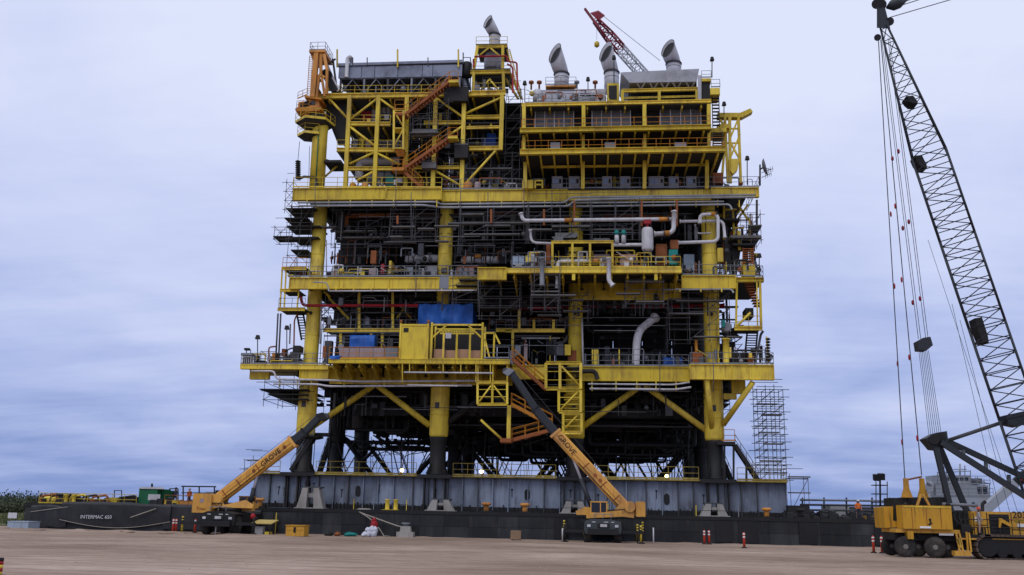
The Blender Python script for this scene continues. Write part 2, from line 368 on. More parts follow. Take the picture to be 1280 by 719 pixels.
# ================================================================== the setting
def ground_material():
    m = bpy.data.materials.new('packed dirt'); m.use_nodes = True; nt = m.node_tree; b = nt.nodes['Principled BSDF']
    b.inputs['Roughness'].default_value = 0.95; b.inputs['Specular IOR Level'].default_value = 0.1
    g = nt.nodes.new('ShaderNodeNewGeometry')
    def nz(sc, det, rough=0.6, vscale=None):
        n = nt.nodes.new('ShaderNodeTexNoise'); n.inputs['Scale'].default_value = sc; n.inputs['Detail'].default_value = det; n.inputs['Roughness'].default_value = rough
        if vscale:
            mp = nt.nodes.new('ShaderNodeMapping'); mp.inputs['Scale'].default_value = vscale
            nt.links.new(g.outputs['Position'], mp.inputs[0]); nt.links.new(mp.outputs[0], n.inputs['Vector'])
        else: nt.links.new(g.outputs['Position'], n.inputs['Vector'])
        return n
    a = nz(0.10, 6, 0.6, (0.6, 1.0, 1)); c = nz(1.3, 8, 0.7); d = nz(14, 4, 0.7); t = nz(0.40, 6, 0.65, (0.16, 1.0, 1))
    r = nt.nodes.new('ShaderNodeValToRGB'); nt.links.new(a.outputs['Fac'], r.inputs[0])
    e = r.color_ramp.elements; e[0].position = 0.34; e[0].color = (0.225, 0.158, 0.117, 1); e[1].position = 0.66; e[1].color = (0.455, 0.352, 0.276, 1)
    q = e.new(0.5); q.color = (0.345, 0.252, 0.192, 1)
    def mixc(fac, A, Bc, mode='MIX', amt=1.0):
        x = nt.nodes.new('ShaderNodeMix'); x.data_type = 'RGBA'; x.blend_type = mode
        k = nt.nodes.new('ShaderNodeMath'); k.operation = 'MULTIPLY'; k.inputs[1].default_value = amt
        nt.links.new(fac, k.inputs[0]); nt.links.new(k.outputs[0], x.inputs['Factor'])
        nt.links.new(A, x.inputs['A'])
        if isinstance(Bc, tuple): x.inputs['B'].default_value = Bc
        else: nt.links.new(Bc, x.inputs['B'])
        return x.outputs['Result']
    def band(n, lo, hi):
        rr = nt.nodes.new('ShaderNodeValToRGB'); rr.color_ramp.elements[0].position = lo; rr.color_ramp.elements[1].position = hi
        nt.links.new(n.outputs['Fac'], rr.inputs[0]); return rr.outputs[0]
    col = mixc(band(t, 0.52, 0.70), r.outputs[0], (0.19, 0.13, 0.10, 1), amt=0.5)
    col = mixc(band(c, 0.45, 0.75), col, (0.20, 0.14, 0.11, 1), amt=0.5)
    col = mixc(band(d, 0.60, 0.72), col, (0.55, 0.47, 0.41, 1), amt=0.35)
    w = nt.nodes.new('ShaderNodeTexWave'); w.wave_type = 'BANDS'; w.bands_direction = 'Y'; w.inputs['Scale'].default_value = 0.16; w.inputs['Distortion'].default_value = 5.0; w.inputs['Detail'].default_value = 4; w.inputs['Detail Scale'].default_value = 0.35
    nt.links.new(g.outputs['Position'], w.inputs['Vector'])
    col = mixc(band(w, 0.80, 0.97), col, (0.16, 0.105, 0.08, 1), amt=0.35)
    st = nz(0.22, 5, 0.65, (1, 1.3, 1)); col = mixc(band(st, 0.62, 0.74), col, (0.12, 0.085, 0.07, 1), amt=0.5)
    nt.links.new(col, b.inputs['Base Color'])
    bp = nt.nodes.new('ShaderNodeBump'); bp.inputs['Strength'].default_value = 0.6; bp.inputs['Distance'].default_value = 0.06
    nt.links.new(c.outputs['Fac'], bp.inputs['Height'])
    b2 = nt.nodes.new('ShaderNodeBump'); b2.inputs['Strength'].default_value = 0.5; b2.inputs['Distance'].default_value = 0.02
    nt.links.new(d.outputs['Fac'], b2.inputs['Height']); nt.links.new(bp.outputs[0], b2.inputs['Normal'])
    nt.links.new(b2.outputs[0], b.inputs['Normal'])
    return m
GND = ground_material()
QUAY = -6.35
def gh(x, y):
    if y > QUAY-0.1 or abs(x) > 90 or y < -95: return 0.0
    k = noise.noise(Vector((x*0.12, y*0.35, 0)))*0.05 + noise.noise(Vector((x*0.9, y*1.1, 4)))*0.03
    # a low spoil ridge along the far side of the yard, left of the cranes
    rdg = math.exp(-((y+13.5)/1.3)**2)*max(0, noise.noise(Vector((x*0.35, 2, 0)))+0.25)*0.32
    if x > -20: rdg *= max(0, 1-(x+20)/8)
    edge = math.exp(-((y-QUAY)/0.9)**2)*max(0, 0.02+noise.noise(Vector((x*0.5, 7, 0)))*0.10)
    # wheel ruts: shallow pairs that wander along the yard
    rut = 0
    for (y0, am, fr, ph) in ((-20, 1.6, .055, 0), (-31, 2.2, .045, 1.3), (-41, 2.0, .06, 2.1), (-15.5, .8, .08, .5)):
        for off in (-1.05, 1.05):
            d = y-(y0+am*math.sin(x*fr+ph)+off+x*.02); rut += -.055*math.exp(-(d/.28)**2)+.03*math.exp(-((abs(d)-.55)/.2)**2)
    return k+rdg+edge+rut*(0.6+.5*noise.noise(Vector((x*.2, y*.1, 9))))
def frange(a, b, s):
    out = []; 
    while a < b-1e-6: out.append(a); a += s
    return out
gx = [-2500, -1200, -600, -300, -160, -100] + frange(-90, 90, 0.75) + [90, 100, 160, 300, 600, 1200, 2500]
gy = [-800, -400, -200, -130, -95] + frange(-94, -60, 2) + frange(-60, QUAY-0.01, 0.25) + [QUAY, 0, 20, 60, 150, 400, 1000, 2500]
g = MB(); idx = {}
for j, y in enumerate(gy):
    for i, x in enumerate(gx):
        idx[i, j] = len(g.v); g.v.append(Vector((x, y, gh(x, y))))
for j in range(len(gy)-1):
    for i in range(len(gx)-1):
        if gx[i] > -47.4 and gy[j] >= QUAY-0.01 and gx[i] < 600: continue
        g.face([idx[i,j], idx[i+1,j], idx[i+1,j+1], idx[i,j+1]], True)
structure(g.one('ground', GND, None, None))
wm = bpy.data.materials.new('harbour water'); wm.use_nodes = True; b = wm.node_tree.nodes['Principled BSDF']
b.inputs['Base Color'].default_value = (0.03, 0.04, 0.045, 1); b.inputs['Roughness'].default_value = 0.12
nn = wm.node_tree.nodes.new('ShaderNodeTexNoise'); nn.inputs['Scale'].default_value = 0.8
bb = wm.node_tree.nodes.new('ShaderNodeBump'); bb.inputs['Strength'].default_value = 0.3
gg = wm.node_tree.nodes.new('ShaderNodeNewGeometry'); wm.node_tree.links.new(gg.outputs['Position'], nn.inputs['Vector'])
wm.node_tree.links.new(nn.outputs['Fac'], bb.inputs['Height']); wm.node_tree.links.new(bb.outputs[0], b.inputs['Normal'])
structure(MB().poly([(-47.4, QUAY, -1.4), (610, QUAY, -1.4), (610, 2500, -1.4), (-47.4, 2500, -1.4)]).one('water', wm, None, None))
structure(MB().box(-47.6, 610, QUAY, QUAY+0.25, -3, -0.05).one('quay_wall', CON, None, None))
gm = mat('rough grass', (0.085, 0.105, 0.035), 0.9, dirt=(0.15, 0.12, 0.06), dirt_amt=0.7, scale=0.25, streak=False)
g = MB(); n = 26
for j in range(n+1):
    for i in range(n+1):
        x = -47.9 - 160*(i/n)**1.5; y = 1 + 240*(j/n)**1.5
        g.v.append(Vector((x, y, 0.05 + 0.55*min(1, j/4)*(0.5+0.5*noise.noise(Vector((x*.06, y*.06, 0)))))))
for j in range(n):
    for i in range(n):
        q = j*(n+1)+i; g.face([q, q+n+1, q+n+2, q+1], True)
structure(g.one('grass_field', gm, None, None))
# grass tufts on the bank beside the barge
g = MB(); rg = random.Random(3)
for k in range(5200):
    x = -48.3-rg.random()**1.3*45; y = rg.uniform(1.5, 70); h = rg.uniform(.25, .8)
    a = rg.random()*6.3; d = Vector((math.cos(a), math.sin(a), 0))*0.12; p = Vector((x, y, 0.1)); ln = Vector((rg.uniform(-.3,.3), rg.uniform(-.3,.3), 0))
    g.poly([p-d, p+d, p+ln+VZ*h])
g.one('grass', gm, 'rough green grass on the bank beyond the end of the barge', 'grass', kind='stuff')
# trees far left
def tree(px, top, Y, w, label, seed, m):
    rg = random.Random(seed); t = P(px, top, Y); base = Vector((t.x, Y, 0.2)); H = (t.z-0.2)*.72
    root = thing('tree', label, 'tree', base, 'trees along the far bank')
    tk = MB(); tips = []
    tk.tube(base, base+Vector((0.2, 0, H*0.45)), 0.22, 7, 0.14)
    for k in range(6):
        a = k*1.05+rg.random(); q = base+Vector((0.2, 0, H*rg.uniform(.2, .45)))
        e = q+Vector((math.cos(a)*w*.6, math.sin(a)*w*.6, H*rg.uniform(.25, .45))); tips.append(e); tk.tube(q, e, 0.1, 5, 0.03)
    tk.build('trunk', BRK, root)
    cr = MB()
    clumps = [(e, rg.uniform(.35, .6)*w) for e in tips] + [(base+Vector((rg.uniform(-w, w), rg.uniform(-w, w), H*rg.uniform(.25, .85))), rg.uniform(.3, .6)*w) for _ in range(14)]
    for c, r in clumps:
        for _ in range(120):
            d = Vector((rg.gauss(0,1), rg.gauss(0,1), rg.gauss(0,.8))).normalized()*r*rg.random()**.4
            p = c+d;  s = rg.uniform(.12, .3); x = Vector((rg.gauss(0,1), rg.gauss(0,1), rg.gauss(0,1))).normalized()*s; y = x.orthogonal().normalized()*s*.6
            cr.poly([p-x, p+y, p+x, p-y])
    cr.build('crown', m, root)
tl = ['low dark tree at the left edge of the photograph', 'broad dark tree second from the left edge', 'round dull green tree in the far bank row', 'dark tree nearest to the end of the barge', 'taller bushy tree just behind the end of the barge', 'sprawling grey green bush in front of the far trees']
for i, (px, top, Y, w) in enumerate(((-6, 622, 105, 5.0), (9, 620.5, 125, 6.0), (23, 618.5, 115, 4.6), (37, 621, 130, 6.0), (50, 617.5, 120, 4.2), (15, 629, 80, 3.0))):
    tree(px, top, Y, w, tl[i], 20+i, LF2 if i in (2, 5) else LEF)

# ================================================================== the barge
DECK = 2.3
XB0, XB1 = -45.2, 62.0
barge = thing('cargo_barge', 'long black flat cargo barge moored along the dirt quay under the platform', 'barge', ((XB0+XB1)/2, 10, -1))
b = MB(); YH = -6.0
b.hexa([(XB0, YH, -1.2), (XB1, YH, -1.2), (XB1, 34, -1.2), (XB0, 34, -1.2), (XB0, YH, DECK), (XB1, YH, DECK), (XB1, 34, DECK), (XB0, 34, DECK)])
b.build('hull', HUL, barge)
b = MB(); b.box(XB0-.06, XB1+.06, YH-.10, YH+.1, DECK-.28, DECK+.04); b.build('rubbing_strake', BLK, barge)
x = XB0+2
while x < XB1:
    rgh = random.Random(int(x*10)); w_ = rgh.choice((1.9, 2.3, 2.6))
    for (za, zb) in ((-.6, .95), (.98, DECK-.30)):
        o1, o2, o3, o4 = [rgh.uniform(.0, .05) for _ in range(4)]
        MB().hexa([(x, YH-.02-o1, za), (x+w_-.04, YH-.02-o2, za), (x+w_-.04, YH+.05, za), (x, YH+.05, za), (x, YH-.02-o3, zb), (x+w_-.04, YH-.02-o4, zb), (x+w_-.04, YH+.05, zb), (x, YH+.05, zb)]).build('hull_plate', HUL, barge)
    x += w_
for px in (1105, 1010, 935, 905, 700):                       # fender plates
    q = P(px, 662, YH-.1); w = random.Random(px).uniform(.5, .9)
    MB().box(q.x-w, q.x+w, YH-.16, YH-.03, 0.15, DECK-.35).build('fender_plate', BLK, barge)
# draped black sheets on the near side of the bow end
def drape(px0, px1, top, label, seed, mtext=False):
    xa, xb = X(px0, 645, YH-.2), X(px1, 645, YH-.2); rg = random.Random(seed); b = MB(); nx, nz = 90, 22
    for j in range(nz+1):
        for i in range(nx+1):
            u, v = i/nx, j/nz; x = xa+(xb-xa)*u
            sag = 0.35*math.sin(u*math.pi) if mtext else 0.1*math.sin(u*9)
            z0 = 0.12 + (0.75-0.65*math.sin(u*math.pi) if mtext else 0.05*math.sin(u*14))
            zt = top + 0.10*math.sin(u*math.pi*1.3)+.06*noise.noise(Vector((x*.7, 9, seed)))
            z = zt+(z0-zt)*v
            y = YH-.20 - 0.05*noise.noise(Vector((x*.55+seed, z*.9+x*.35, 0))) - 0.07*noise.noise(Vector((x*1.9, z*.35+x*.3, seed))) - 0.03*math.sin(v*math.pi) - (0.08 if mtext else 0)
            if v < .06: y += .2*(1-v/.06)
            b.v.append(Vector((x, y, z)))
    for j in range(nz):
        for i in range(nx):
            q = j*(nx+1)+i; b.face([q, q+1, q+nx+2, q+nx+1], True)
    o = b.one('hull_sheet', TRP, label, 'rubber sheet', 'black sheets hung over the barge side')
    s = o.modifiers.new('thickness', 'SOLIDIFY'); s.thickness = 0.03
    # stitched hem rope along the sagging lower edge
    return o, b, nx, nz
for (a0, a1, tp, lab, sd_, tx) in ((38, 84, 2.15, 'black sheet hung over the left end of the barge', 1, False), (76, 214, 2.45, 'sagging black sheet with white lettering on the barge side', 2, True), (205, 262, 2.35, 'creased black sheet below the green cabin on the barge side', 5, False), (258, 326, 2.2, 'black sheet on the barge side behind the left mobile crane', 9, False)):
    o, bm_, nx, nz = drape(a0, a1, tp, lab, sd_, tx)
    if tx:
        hb = MB(); row = nz*(nx+1)
        hb.path([bm_.v[row+i]+Vector((0, -.05, 0)) for i in range(0, nx+1, 2)], 0.03, 5); hb.build('hem_rope', MOO, o)
        c = P(120, 646.5, YH-.48); lettering('barge_name', 'INTERMAC 650', 0.46, c, (1,0,0.012), (0,0,1), LET, o)
# skid beams
SKX0, SKX1, SKT = -24.7, 26.7, 5.72
COLX = (-20.32, -6.77, 6.77, 20.32); ROWS = (0.0, 12.0, 24.0)
for n_, ry in enumerate(ROWS):
    s = thing('skid_beam', ['blue grey stiffened skid beam facing the yard under the platform', 'second skid beam behind the front one', 'rearmost skid beam on the barge deck'][n_], 'skid beam', ((SKX0+SKX1)/2, ry, DECK))
    MB().box(SKX0, SKX1, ry-1.05, ry+1.05, DECK+.06, SKT-.16).build('core', SKD, s)
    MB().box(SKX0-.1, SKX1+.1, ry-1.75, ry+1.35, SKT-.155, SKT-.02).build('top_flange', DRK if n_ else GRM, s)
    MB().box(SKX0-.1, SKX1+.1, ry-1.5, ry+1.2, DECK+.005, DECK+.055).build('bottom_flange', DRK, s)
    if n_ == 0:
        rg = random.Random(5); x = SKX0; xs = [x]
        while x < SKX1-1.2:
            x += rg.choice((1.45, 1.5, 1.55, 1.9)); xs.append(min(x, SKX1))
        xs[-1] = SKX1
        for a, c in zip(xs, xs[1:]):
            MB().box(a+.055, c-.055, ry-1.052-rg.uniform(.01, .03), ry-1.0, DECK+.5, SKT-.2).build('panel', SKD, s)
        for x in xs:
            MB().box(x-.045, x+.045, ry-1.38, ry-1.0, DECK+.06, SKT-.165).build('stiffener', MGY if rg.random() < .6 else SKD, s)
        br = MB(); x = SKX0+.2
        while x < SKX1-.2:
            hgt = rg.uniform(.28, .75); br.prism([(x-.05, DECK+.06), (x+.05, DECK+.06), (x+.03, DECK+hgt), (x-.03, DECK+hgt)], ry-1.42, ry-1.07); x += rg.uniform(.26, .42)
        br.build('deck_bracket', BLK, s, kind='stuff')
        MB().box(SKX0, SKX1, ry-1.30, ry-1.26, DECK+.06, DECK+.48).build('kick_plate', DRK, s)
        for px, py in ((447.5, 614), (659, 618.5), (833.5, 624), (385, 606)):
            q = P(px, py, ry-1.1); e = MB(); ring = [(q.x+.26*math.cos(t)*1.0, q.z+(.30 if math.sin(t) > 0 else .30)*math.sin(t)+(.22 if math.sin(t) > 0 else -.22)) for t in [2*math.pi*k/20 for k in range(20)]]
            e.prism(ring, ry-1.12, ry-1.03); e.build('manhole', BLK, s)
        for k in range(16):
            px = rg.uniform(330, 975); q = P(px, 588+(px-320)*15/665+rg.uniform(14, 22), ry-1.1)
            e = MB(); e.bar(q, q+Vector((rg.uniform(-.05,.05), 0, -.75)), .07, .05); e.tube(q-Vector((.1,.05,0)), q+Vector((.1,-.05,0)), .05, 6); e.build('lifting_lug', DRK, s)
        for cx in COLX:                                        # dark doublers under the columns
            for dx in (-1.0, 0.0, 1.0): MB().box(cx+dx-.07, cx+dx+.07, ry-1.6, ry-1.0, DECK+.06, SKT-.166).build('stiffener', DRK, s)
            MB().box(cx-1.7, cx+1.7, ry-1.9, ry-.4, SKT-.3, SKT+.05).build('bearing_plate', DRK, s)
        rail(s, [(SKX0, ry-1.7, SKT), (COLX[0]-1.8, ry-1.7, SKT)], h=1.15, m=GRM); 
        for a, c in zip(COLX, COLX[1:]): rail(s, [(a+1.8, ry-1.7, SKT), (c-1.8, ry-1.7, SKT)], h=1.15, m=GRM)
        rail(s, [(COLX[-1]+1.8, ry-1.7, SKT), (SKX1, ry-1.7, SKT), (SKX1, ry+1.2, SKT)], h=1.15, m=GRM)
# concrete A shaped feet in front of the skid beam
foot_labels = ('tall pale concrete foot at the left column, in front of the skid beam', 'concrete foot below the second column from the left', 'concrete foot behind the boom of the right mobile crane', 'concrete foot below the rightmost column')
for k, (px, w, h) in enumerate(((388.5, 2.6, 1.95), (551, 2.6, 1.05), (718, 2.5, 1.15), (892, 2.5, 1.15))):
    cx = P(px, 636, -3.2).x; t = thing('support_foot', foot_labels[k], 'support', (cx, -3.2, DECK), 'concrete feet along the skid beam')
    for sgn in (-1, 1):
        m = MB(); o_, i_ = w/2*sgn, w*.09*sgn
        m.prism([(cx+o_, DECK+.05), (cx+i_*1.6, DECK+.05), (cx+i_*1.2, DECK+h), (cx+sgn*w*.30, DECK+h)][::sgn], -3.7, -2.5); m.build('leg', CON, t)
    MB().box(cx-w*.56, cx+w*.56, -3.9, -2.3, DECK+.004, DECK+.12).build('base', CON, t)
    MB().box(cx-w*.16, cx+w*.16, -3.4, -2.7, DECK+h*.55, DECK+h*.75).build('web', CON, t)
    MB().box(cx-w*.35, cx+w*.35, -3.5, -2.0, DECK+h+.002, DECK+h+.12).build('cap_plate', MGY, t)

# ================================================================== the platform
ZL, ZM, ZT = 16.35, 25.2, 34.75
plat = thing('offshore_platform', 'huge yellow multi deck offshore platform topside standing on the barge', 'oil platform', (0, 12, SKT))
Q = plat
for r_, ry in enumerate(ROWS):
    for cx in COLX:
        c = MB().lathe([(.80, 9.4), (.95, 9.75), (.95, ZL-.3), (.80, ZL+.4), (.74, ZL+.9), (.74, ZM-.2), (.72, ZT-.3)], (cx, ry, 0), n=24).build('column', YEL if r_ == 0 else DRK, Q)  # rear rows carry their shade as a dark colour
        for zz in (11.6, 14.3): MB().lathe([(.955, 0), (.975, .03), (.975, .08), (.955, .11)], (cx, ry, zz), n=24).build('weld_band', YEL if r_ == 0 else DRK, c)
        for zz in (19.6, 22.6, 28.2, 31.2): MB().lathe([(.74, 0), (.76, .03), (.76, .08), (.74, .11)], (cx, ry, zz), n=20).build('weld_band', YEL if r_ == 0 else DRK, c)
        f_ = MB().lathe([(.98, SKT+.06), (.98, SKT+.22), (.80, SKT+.3), (.80, 9.0), (.92, 9.35), (.80, 9.6)], (cx, ry, 0), n=18)
        for a in range(4):
            d = Vector((math.cos(a*math.pi/2+.785), math.sin(a*math.pi/2+.785), 0)); f_.bar(Vector((cx, ry, 7.0))+d*.6, Vector((cx, ry, SKT+.1))+d*1.25, .1, .3)
        f_.build('column_footing', BLK, Q)
        if r_ == 0:
            q = MB().box(cx-.32, cx+.10, -.99, -.90, 12.25, 12.85).build('nameplate', MGY, c)
            MB().lathe([(.16, -.98), (.16, -.80)], (cx-.05, 0, 21.9), axis=(0, 1, 0), n=10).build('access_hole', BLK, c)
for ry in ROWS:                                                 # shoring diagonals between the footings
    for a, c in ((COLX[0], COLX[1]), (COLX[1], COLX[2]), (COLX[2], COLX[3])):
        if ry == 0: continue
        mid = (a+c)/2
        MB().tube((a+.5, ry, 10.6), (mid-2.2, ry, SKT+.05), .26, 8).build('shoring_strut', BLK, Q)
        MB().tube((c-.5, ry, 10.6), (mid+2.2, ry, SKT+.05), .26, 8).build('shoring_strut', BLK, Q)
        MB().tube((a+.5, ry, 9.7), (c-.5, ry, 9.7), .22, 8).build('shoring_strut', BLK, Q)
# front knee braces
for (ax, ay), (bx_, by_) in (((470, 480), (393, 532)), ((472, 482), (537, 532)), ((800, 483), (722, 538)), ((806, 482), (887, 541)), ((625, 480), (555, 532)), ((640, 480), (712, 535))):
    hidden = ax in (625, 640)
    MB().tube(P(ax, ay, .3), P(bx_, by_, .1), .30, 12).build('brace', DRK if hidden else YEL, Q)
for (a, c) in (((883.5, 474), (890, 535)), ((941, 478), (904, 531))):
    MB().tube(P(a[0], a[1], -3.2), P(c[0], c[1], -.7), .27, 12).build('brace', YEL, Q)
# decks
def deck_plate(z, x0, x1, y0, y1, nm='deck_plate', m=None):
    MB().box(x0, x1, y0, y1, z-.12, z).build(nm, m or MGY, Q)
deck_plate(ZL, -23.5, 24.4, -1.9, 27)
deck_plate(ZM, -21.8, 22.3, -1.9, 27)
deck_plate(ZT, -22.2, 24.4, -1.9, 27)
for z, x0, x1, dpt in ((ZL, -22, 23.5, .9), (ZM, -21.5, 22, .8), (ZT, -21.8, 24, .8)):
    k = 0; x = x0+1
    while x < x1:
        MB().ibeam((x, -1.7, z-.14-dpt/2), (x, 26.8, z-.14-dpt/2), .3, dpt).build('floor_joist', DRK, Q); x += 2.15; k += 1  # joists inside the decks are coloured dark for shade
    for ry in ROWS[1:]:
        MB().ibeam((x0, ry, z-.9), (x1, ry, z-.9), .5, 1.5, .08).build('main_girder', DRK, Q)  # rear girders coloured dark to read as shaded
def girder(px0, pt, px1, pb, Y, web=.16, m=None, stiff=0):
    """plate girder along x filling a picture rectangle at y = Y"""
    x0, x1, y0, y1, z0, z1 = B(px0, pt, px1, pb, Y, Y+.55)
    t = .07; b = MB(); b.box(x0, x1, y0, y1, z1-t, z1); b.box(x0, x1, y0, y1, z0, z0+t); b.box(x0+.02, x1-.02, y0+web, y0+web+.08, z0+t, z1-t)
    b.box(x0, x0+.06, y0+.02, y1, z0+t, z1-t); b.box(x1-.06, x1, y0+.02, y1, z0+t, z1-t)
    g_ = b.build('deck_girder', m or YEL, Q)
    if stiff:
        n = max(1, int((x1-x0)/stiff))
        for k in range(1, n):
            xx = x0+(x1-x0)*k/n; MB().box(xx-.025, xx+.025, y0+.03, y0+web, z0+t, z1-t).build('web_stiffener', m or YEL, g_)
    rgs_ = random.Random(int(px0*7)); xx = x0+rgs_.uniform(1.0, 2.0)
    while xx < x1-.4:
        MB().box(xx-.012, xx+.012, y0+web-.012, y0+web+.01, z0+t+.01, z1-t-.01).build('plate_seam', RUS, g_); xx += rgs_.uniform(1.6, 3.2)
    return g_, (x0, x1, y0, y1, z0, z1)
# top main deck
girder(366, 234.5, 482, 249.5, -3.2); girder(482.4, 235, 552, 249.5, -3.25); girder(552.5, 237, 658, 251.5, -2.0, stiff=4); girder(658.3, 236.5, 709, 251.5, -2.0); girder(709.3, 235.5, 889, 250, -1.9, stiff=5); girder(889.3, 234, 949, 246, -2.1)
MB().box(X(366, 235, -3.1), X(552, 235, -3.1), -2.64, -1.92, ZT-.14, ZT-.01).build('deck_plate', MGY, Q)
# mid deck
girder(361, 346.5, 549, 361, -3.0, stiff=5); girder(561, 346, 597, 361, -3.0); MB().box(*B(549.3, 346, 560.7, 361, -2.95, -2.4)).build('girder_splice', GRY, Q)
girder(852, 344, 920, 360.5, -3.0, stiff=6); girder(920.3, 346.5, 955, 352, -2.6)
MB().box(X(361, 346, -3), X(600, 346, -3), -2.44, -1.92, ZM-.13, ZM-.01).build('deck_plate', MGY, Q)
MB().box(X(852, 346, -3), X(955, 346, -3), -2.04, 6, ZM-.33, ZM-.16).build('deck_plate', SHD, Q)
# mid deck porch
girder(597, 334, 633, 349.5, -6.2); girder(633.4, 335, 852, 341, -6.0, web=.05)
def porch(px0, px1, py, Y0, Y1, n, zt=None):
    z = zt if zt is not None else Z((px0+px1)/2, py, Y0); x0, x1 = X(px0, py, Y0), X(px1, py, Y0)
    MB().box(x0, x1, Y0+.56, Y1, z-.14, z-.03).build('deck_plate', SHD, Q)
    for k in range(n):
        x = x0+.3+(x1-x0-.6)*k/(n-1); MB().ibeam((x, Y0+.56, z-.42), (x, Y1, z-.42), .22, .5).build('floor_joist', YEL, Q)
        MB().hexa([(x-.03, Y0+.6, z-.72), (x+.03, Y0+.6, z-.72), (x+.03, Y1+.9, z-1.75), (x-.03, Y1+.9, z-1.75), (x-.03, Y0+.6, z-.68), (x+.03, Y0+.6, z-.68), (x+.03, Y1+.9, z-.68), (x-.03, Y1+.9, z-.68)]).build('shading_gusset', YEL, Q)  # bracket plates added to shade the girder behind
    return x0, x1, z
porch(598, 851, 335, -6.0, -1.95, 13, ZM-.02)
for px in (717, 820): MB().box(*B(px-2, 341.5, px+2, 350, -5.9, -5.6)).build('hanger_lug', YEL, Q)
MB().box(X(716, 352, -1.7), X(852, 352, -1.7), -1.0, -.8, ZM-1.9, ZM-.15).build('deck_girder', YEL, Q)
# lower deck: left wing, porch, right
girder(300, 455.5, 410, 461.5, -3.0, web=.05); girder(374, 461.8, 410, 473.5, -2.9)
MB().box(*B(312, 461.8, 336, 474, -2.2, -1.7)).build('deck_girder', YEL, Q)
MB().box(X(300, 456, -3), X(412, 456, -3), -2.44, 4, ZL-.32, ZL-.16).build('deck_plate', YEL, Q)
girder(410.5, 448.5, 637, 454.5, -5.6, web=.05)
porch(410.5, 637, 448.5, -5.6, -1.95, 14, ZL+.02)
MB().box(X(410, 463, -1.7), X(640, 463, -1.7), -1.0, -.8, ZL-1.75, ZL-.15).build('deck_girder', YEL, Q)
girder(638, 456, 683, 474, -2.3); girder(728, 458, 862, 476.5, -2.4, stiff=8); girder(862.3, 455.5, 968, 474.5, -3.6, stiff=3.2)
MB().box(X(862, 457, -3.5), X(968, 457, -3.5), -3.04, 4, ZL-.3, ZL-.14).build('deck_plate', YEL, Q)
MB().box(*B(915, 476, 932, 492, -1.2, -.6)).build('deck_girder', YEL, Q); MB().box(*B(905, 492, 921, 499, -1.0, -.5)).build('deck_girder', YEL, Q)
# added dark backdrop panels that keep the deck interiors dark from behind
def dark_backdrop(x0, x1, y, z0, z1, m=None):
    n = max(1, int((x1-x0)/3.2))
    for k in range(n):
        a, c = x0+(x1-x0)*k/n, x0+(x1-x0)*(k+1)/n; MB().box(a+.03, c-.03, y-.04*(k % 2), y+.12, z0, z1).build('backdrop_panel', m or DRK, Q)
dark_backdrop(-20.9, -17.8, 10.5, ZM, ZT-.2); dark_backdrop(-20.6, -17.4, 10.5, ZL, ZM-.2); dark_backdrop(-19.4, 20.5, 13.2, ZM, ZT-.2); dark_backdrop(-19.0, 20.8, 13.2, ZL, ZM-.2)
dark_backdrop(-15.8, -.9, 10.5, ZT, 46.8); dark_backdrop(.8, 21.0, 9.5, ZT+3.4, 45)
# handrails along the decks
rail(Q, [P(366, 234.2, -3.1), P(552, 234.7, -3.1)]); rail(Q, [P(552, 236.7, -1.9), P(658, 236.2, -1.9)], GRY); rail(Q, [P(690, 236, -1.8), P(949, 233.7, -1.8), P(949, 233.7, -1.8)+Vector((0, 8, 0))], GRY)
rail(Q, [P(361, 346.2, -2.9), P(597, 345.5, -2.9)], GRY); rail(Q, [P(640, 334.7, -5.9), P(690, 334.7, -5.9)], GRY); rail(Q, [P(690, 334.7, -5.9), P(851, 334.7, -5.9), P(851, 334.7, -5.9)+Vector((0, 3.5, 0))], YEL); rail(Q, [P(853, 343.6, -2.9), P(954, 346, -2.9), P(954, 346, -2.9)+Vector((0, 5, 0))], GRY)
rail(Q, [P(301, 455.2, -2.9)+Vector((0, 6, 0)), P(301, 455.2, -2.9), P(408, 455.2, -2.9)], GRY); rail(Q, [P(411, 448.2, -5.5), P(498, 448.2, -5.5)], RLO); rail(Q, [P(605, 448.2, -5.5), P(636, 448.2, -5.5)], GRY)
rail(Q, [P(730, 457.7, -2.3), P(861, 457.7, -2.3)], GRY); rail(Q, [P(863, 455.2, -3.5), P(967, 455.2, -3.5), P(967, 455.2, -3.5)+Vector((0, 6, 0))], GRY)
# pipe runs clipped under the deck edges
def pipe_run(name, pts, r, m, parent=None, rr=.5, n=10):
    b = MB().path(bend(pts, rr), r, n); return b.build(name, m, parent or Q)
pipe_run('edge_pipe', [P(372, 253.5, -3.4), P(545, 252.5, -3.4), P(552, 255.5, -2.6), P(706, 253.5, -2.6), P(713, 247, -2.6), P(945, 243.5, -2.6)], .10, PIPG)
pipe_run('edge_pipe', [P(374, 257.5, -3.4), P(530, 256.5, -3.4), P(553, 259.5, -2.6), P(711, 258, -2.6), P(718, 250.5, -2.6), P(800, 248, -2.6), P(943, 246.5, -2.6)], .11, PIPG)
pipe_run('edge_pipe', [P(716, 254, -2.6), P(905, 252, -2.6)], .08, PIPG); pipe_run('edge_pipe', [P(720, 258.3, -2.6), P(912, 255.6, -2.6), P(915, 262, -2.6)], .10, PIPG)
for px in range(384, 940, 27): MB().bar(P(px, 250, -3.3 if px < 552 else -2.4), P(px, 259, -3.3 if px < 552 else -2.4), .10, .10).build('pipe_hanger', YEL, Q)
pipe_run('edge_pipe', [P(412, 364, -3.3), P(596, 363, -3.3)], .08, WHT); pipe_run('edge_pipe', [P(392, 353, -3.3), P(409, 353, -3.3), P(411, 364, -3.3)], .07, PIPG); pipe_run('edge_pipe', [P(830, 362, -2.9), P(914, 361.5, -2.9), P(917, 366, -2.9)], .10, PIPG)
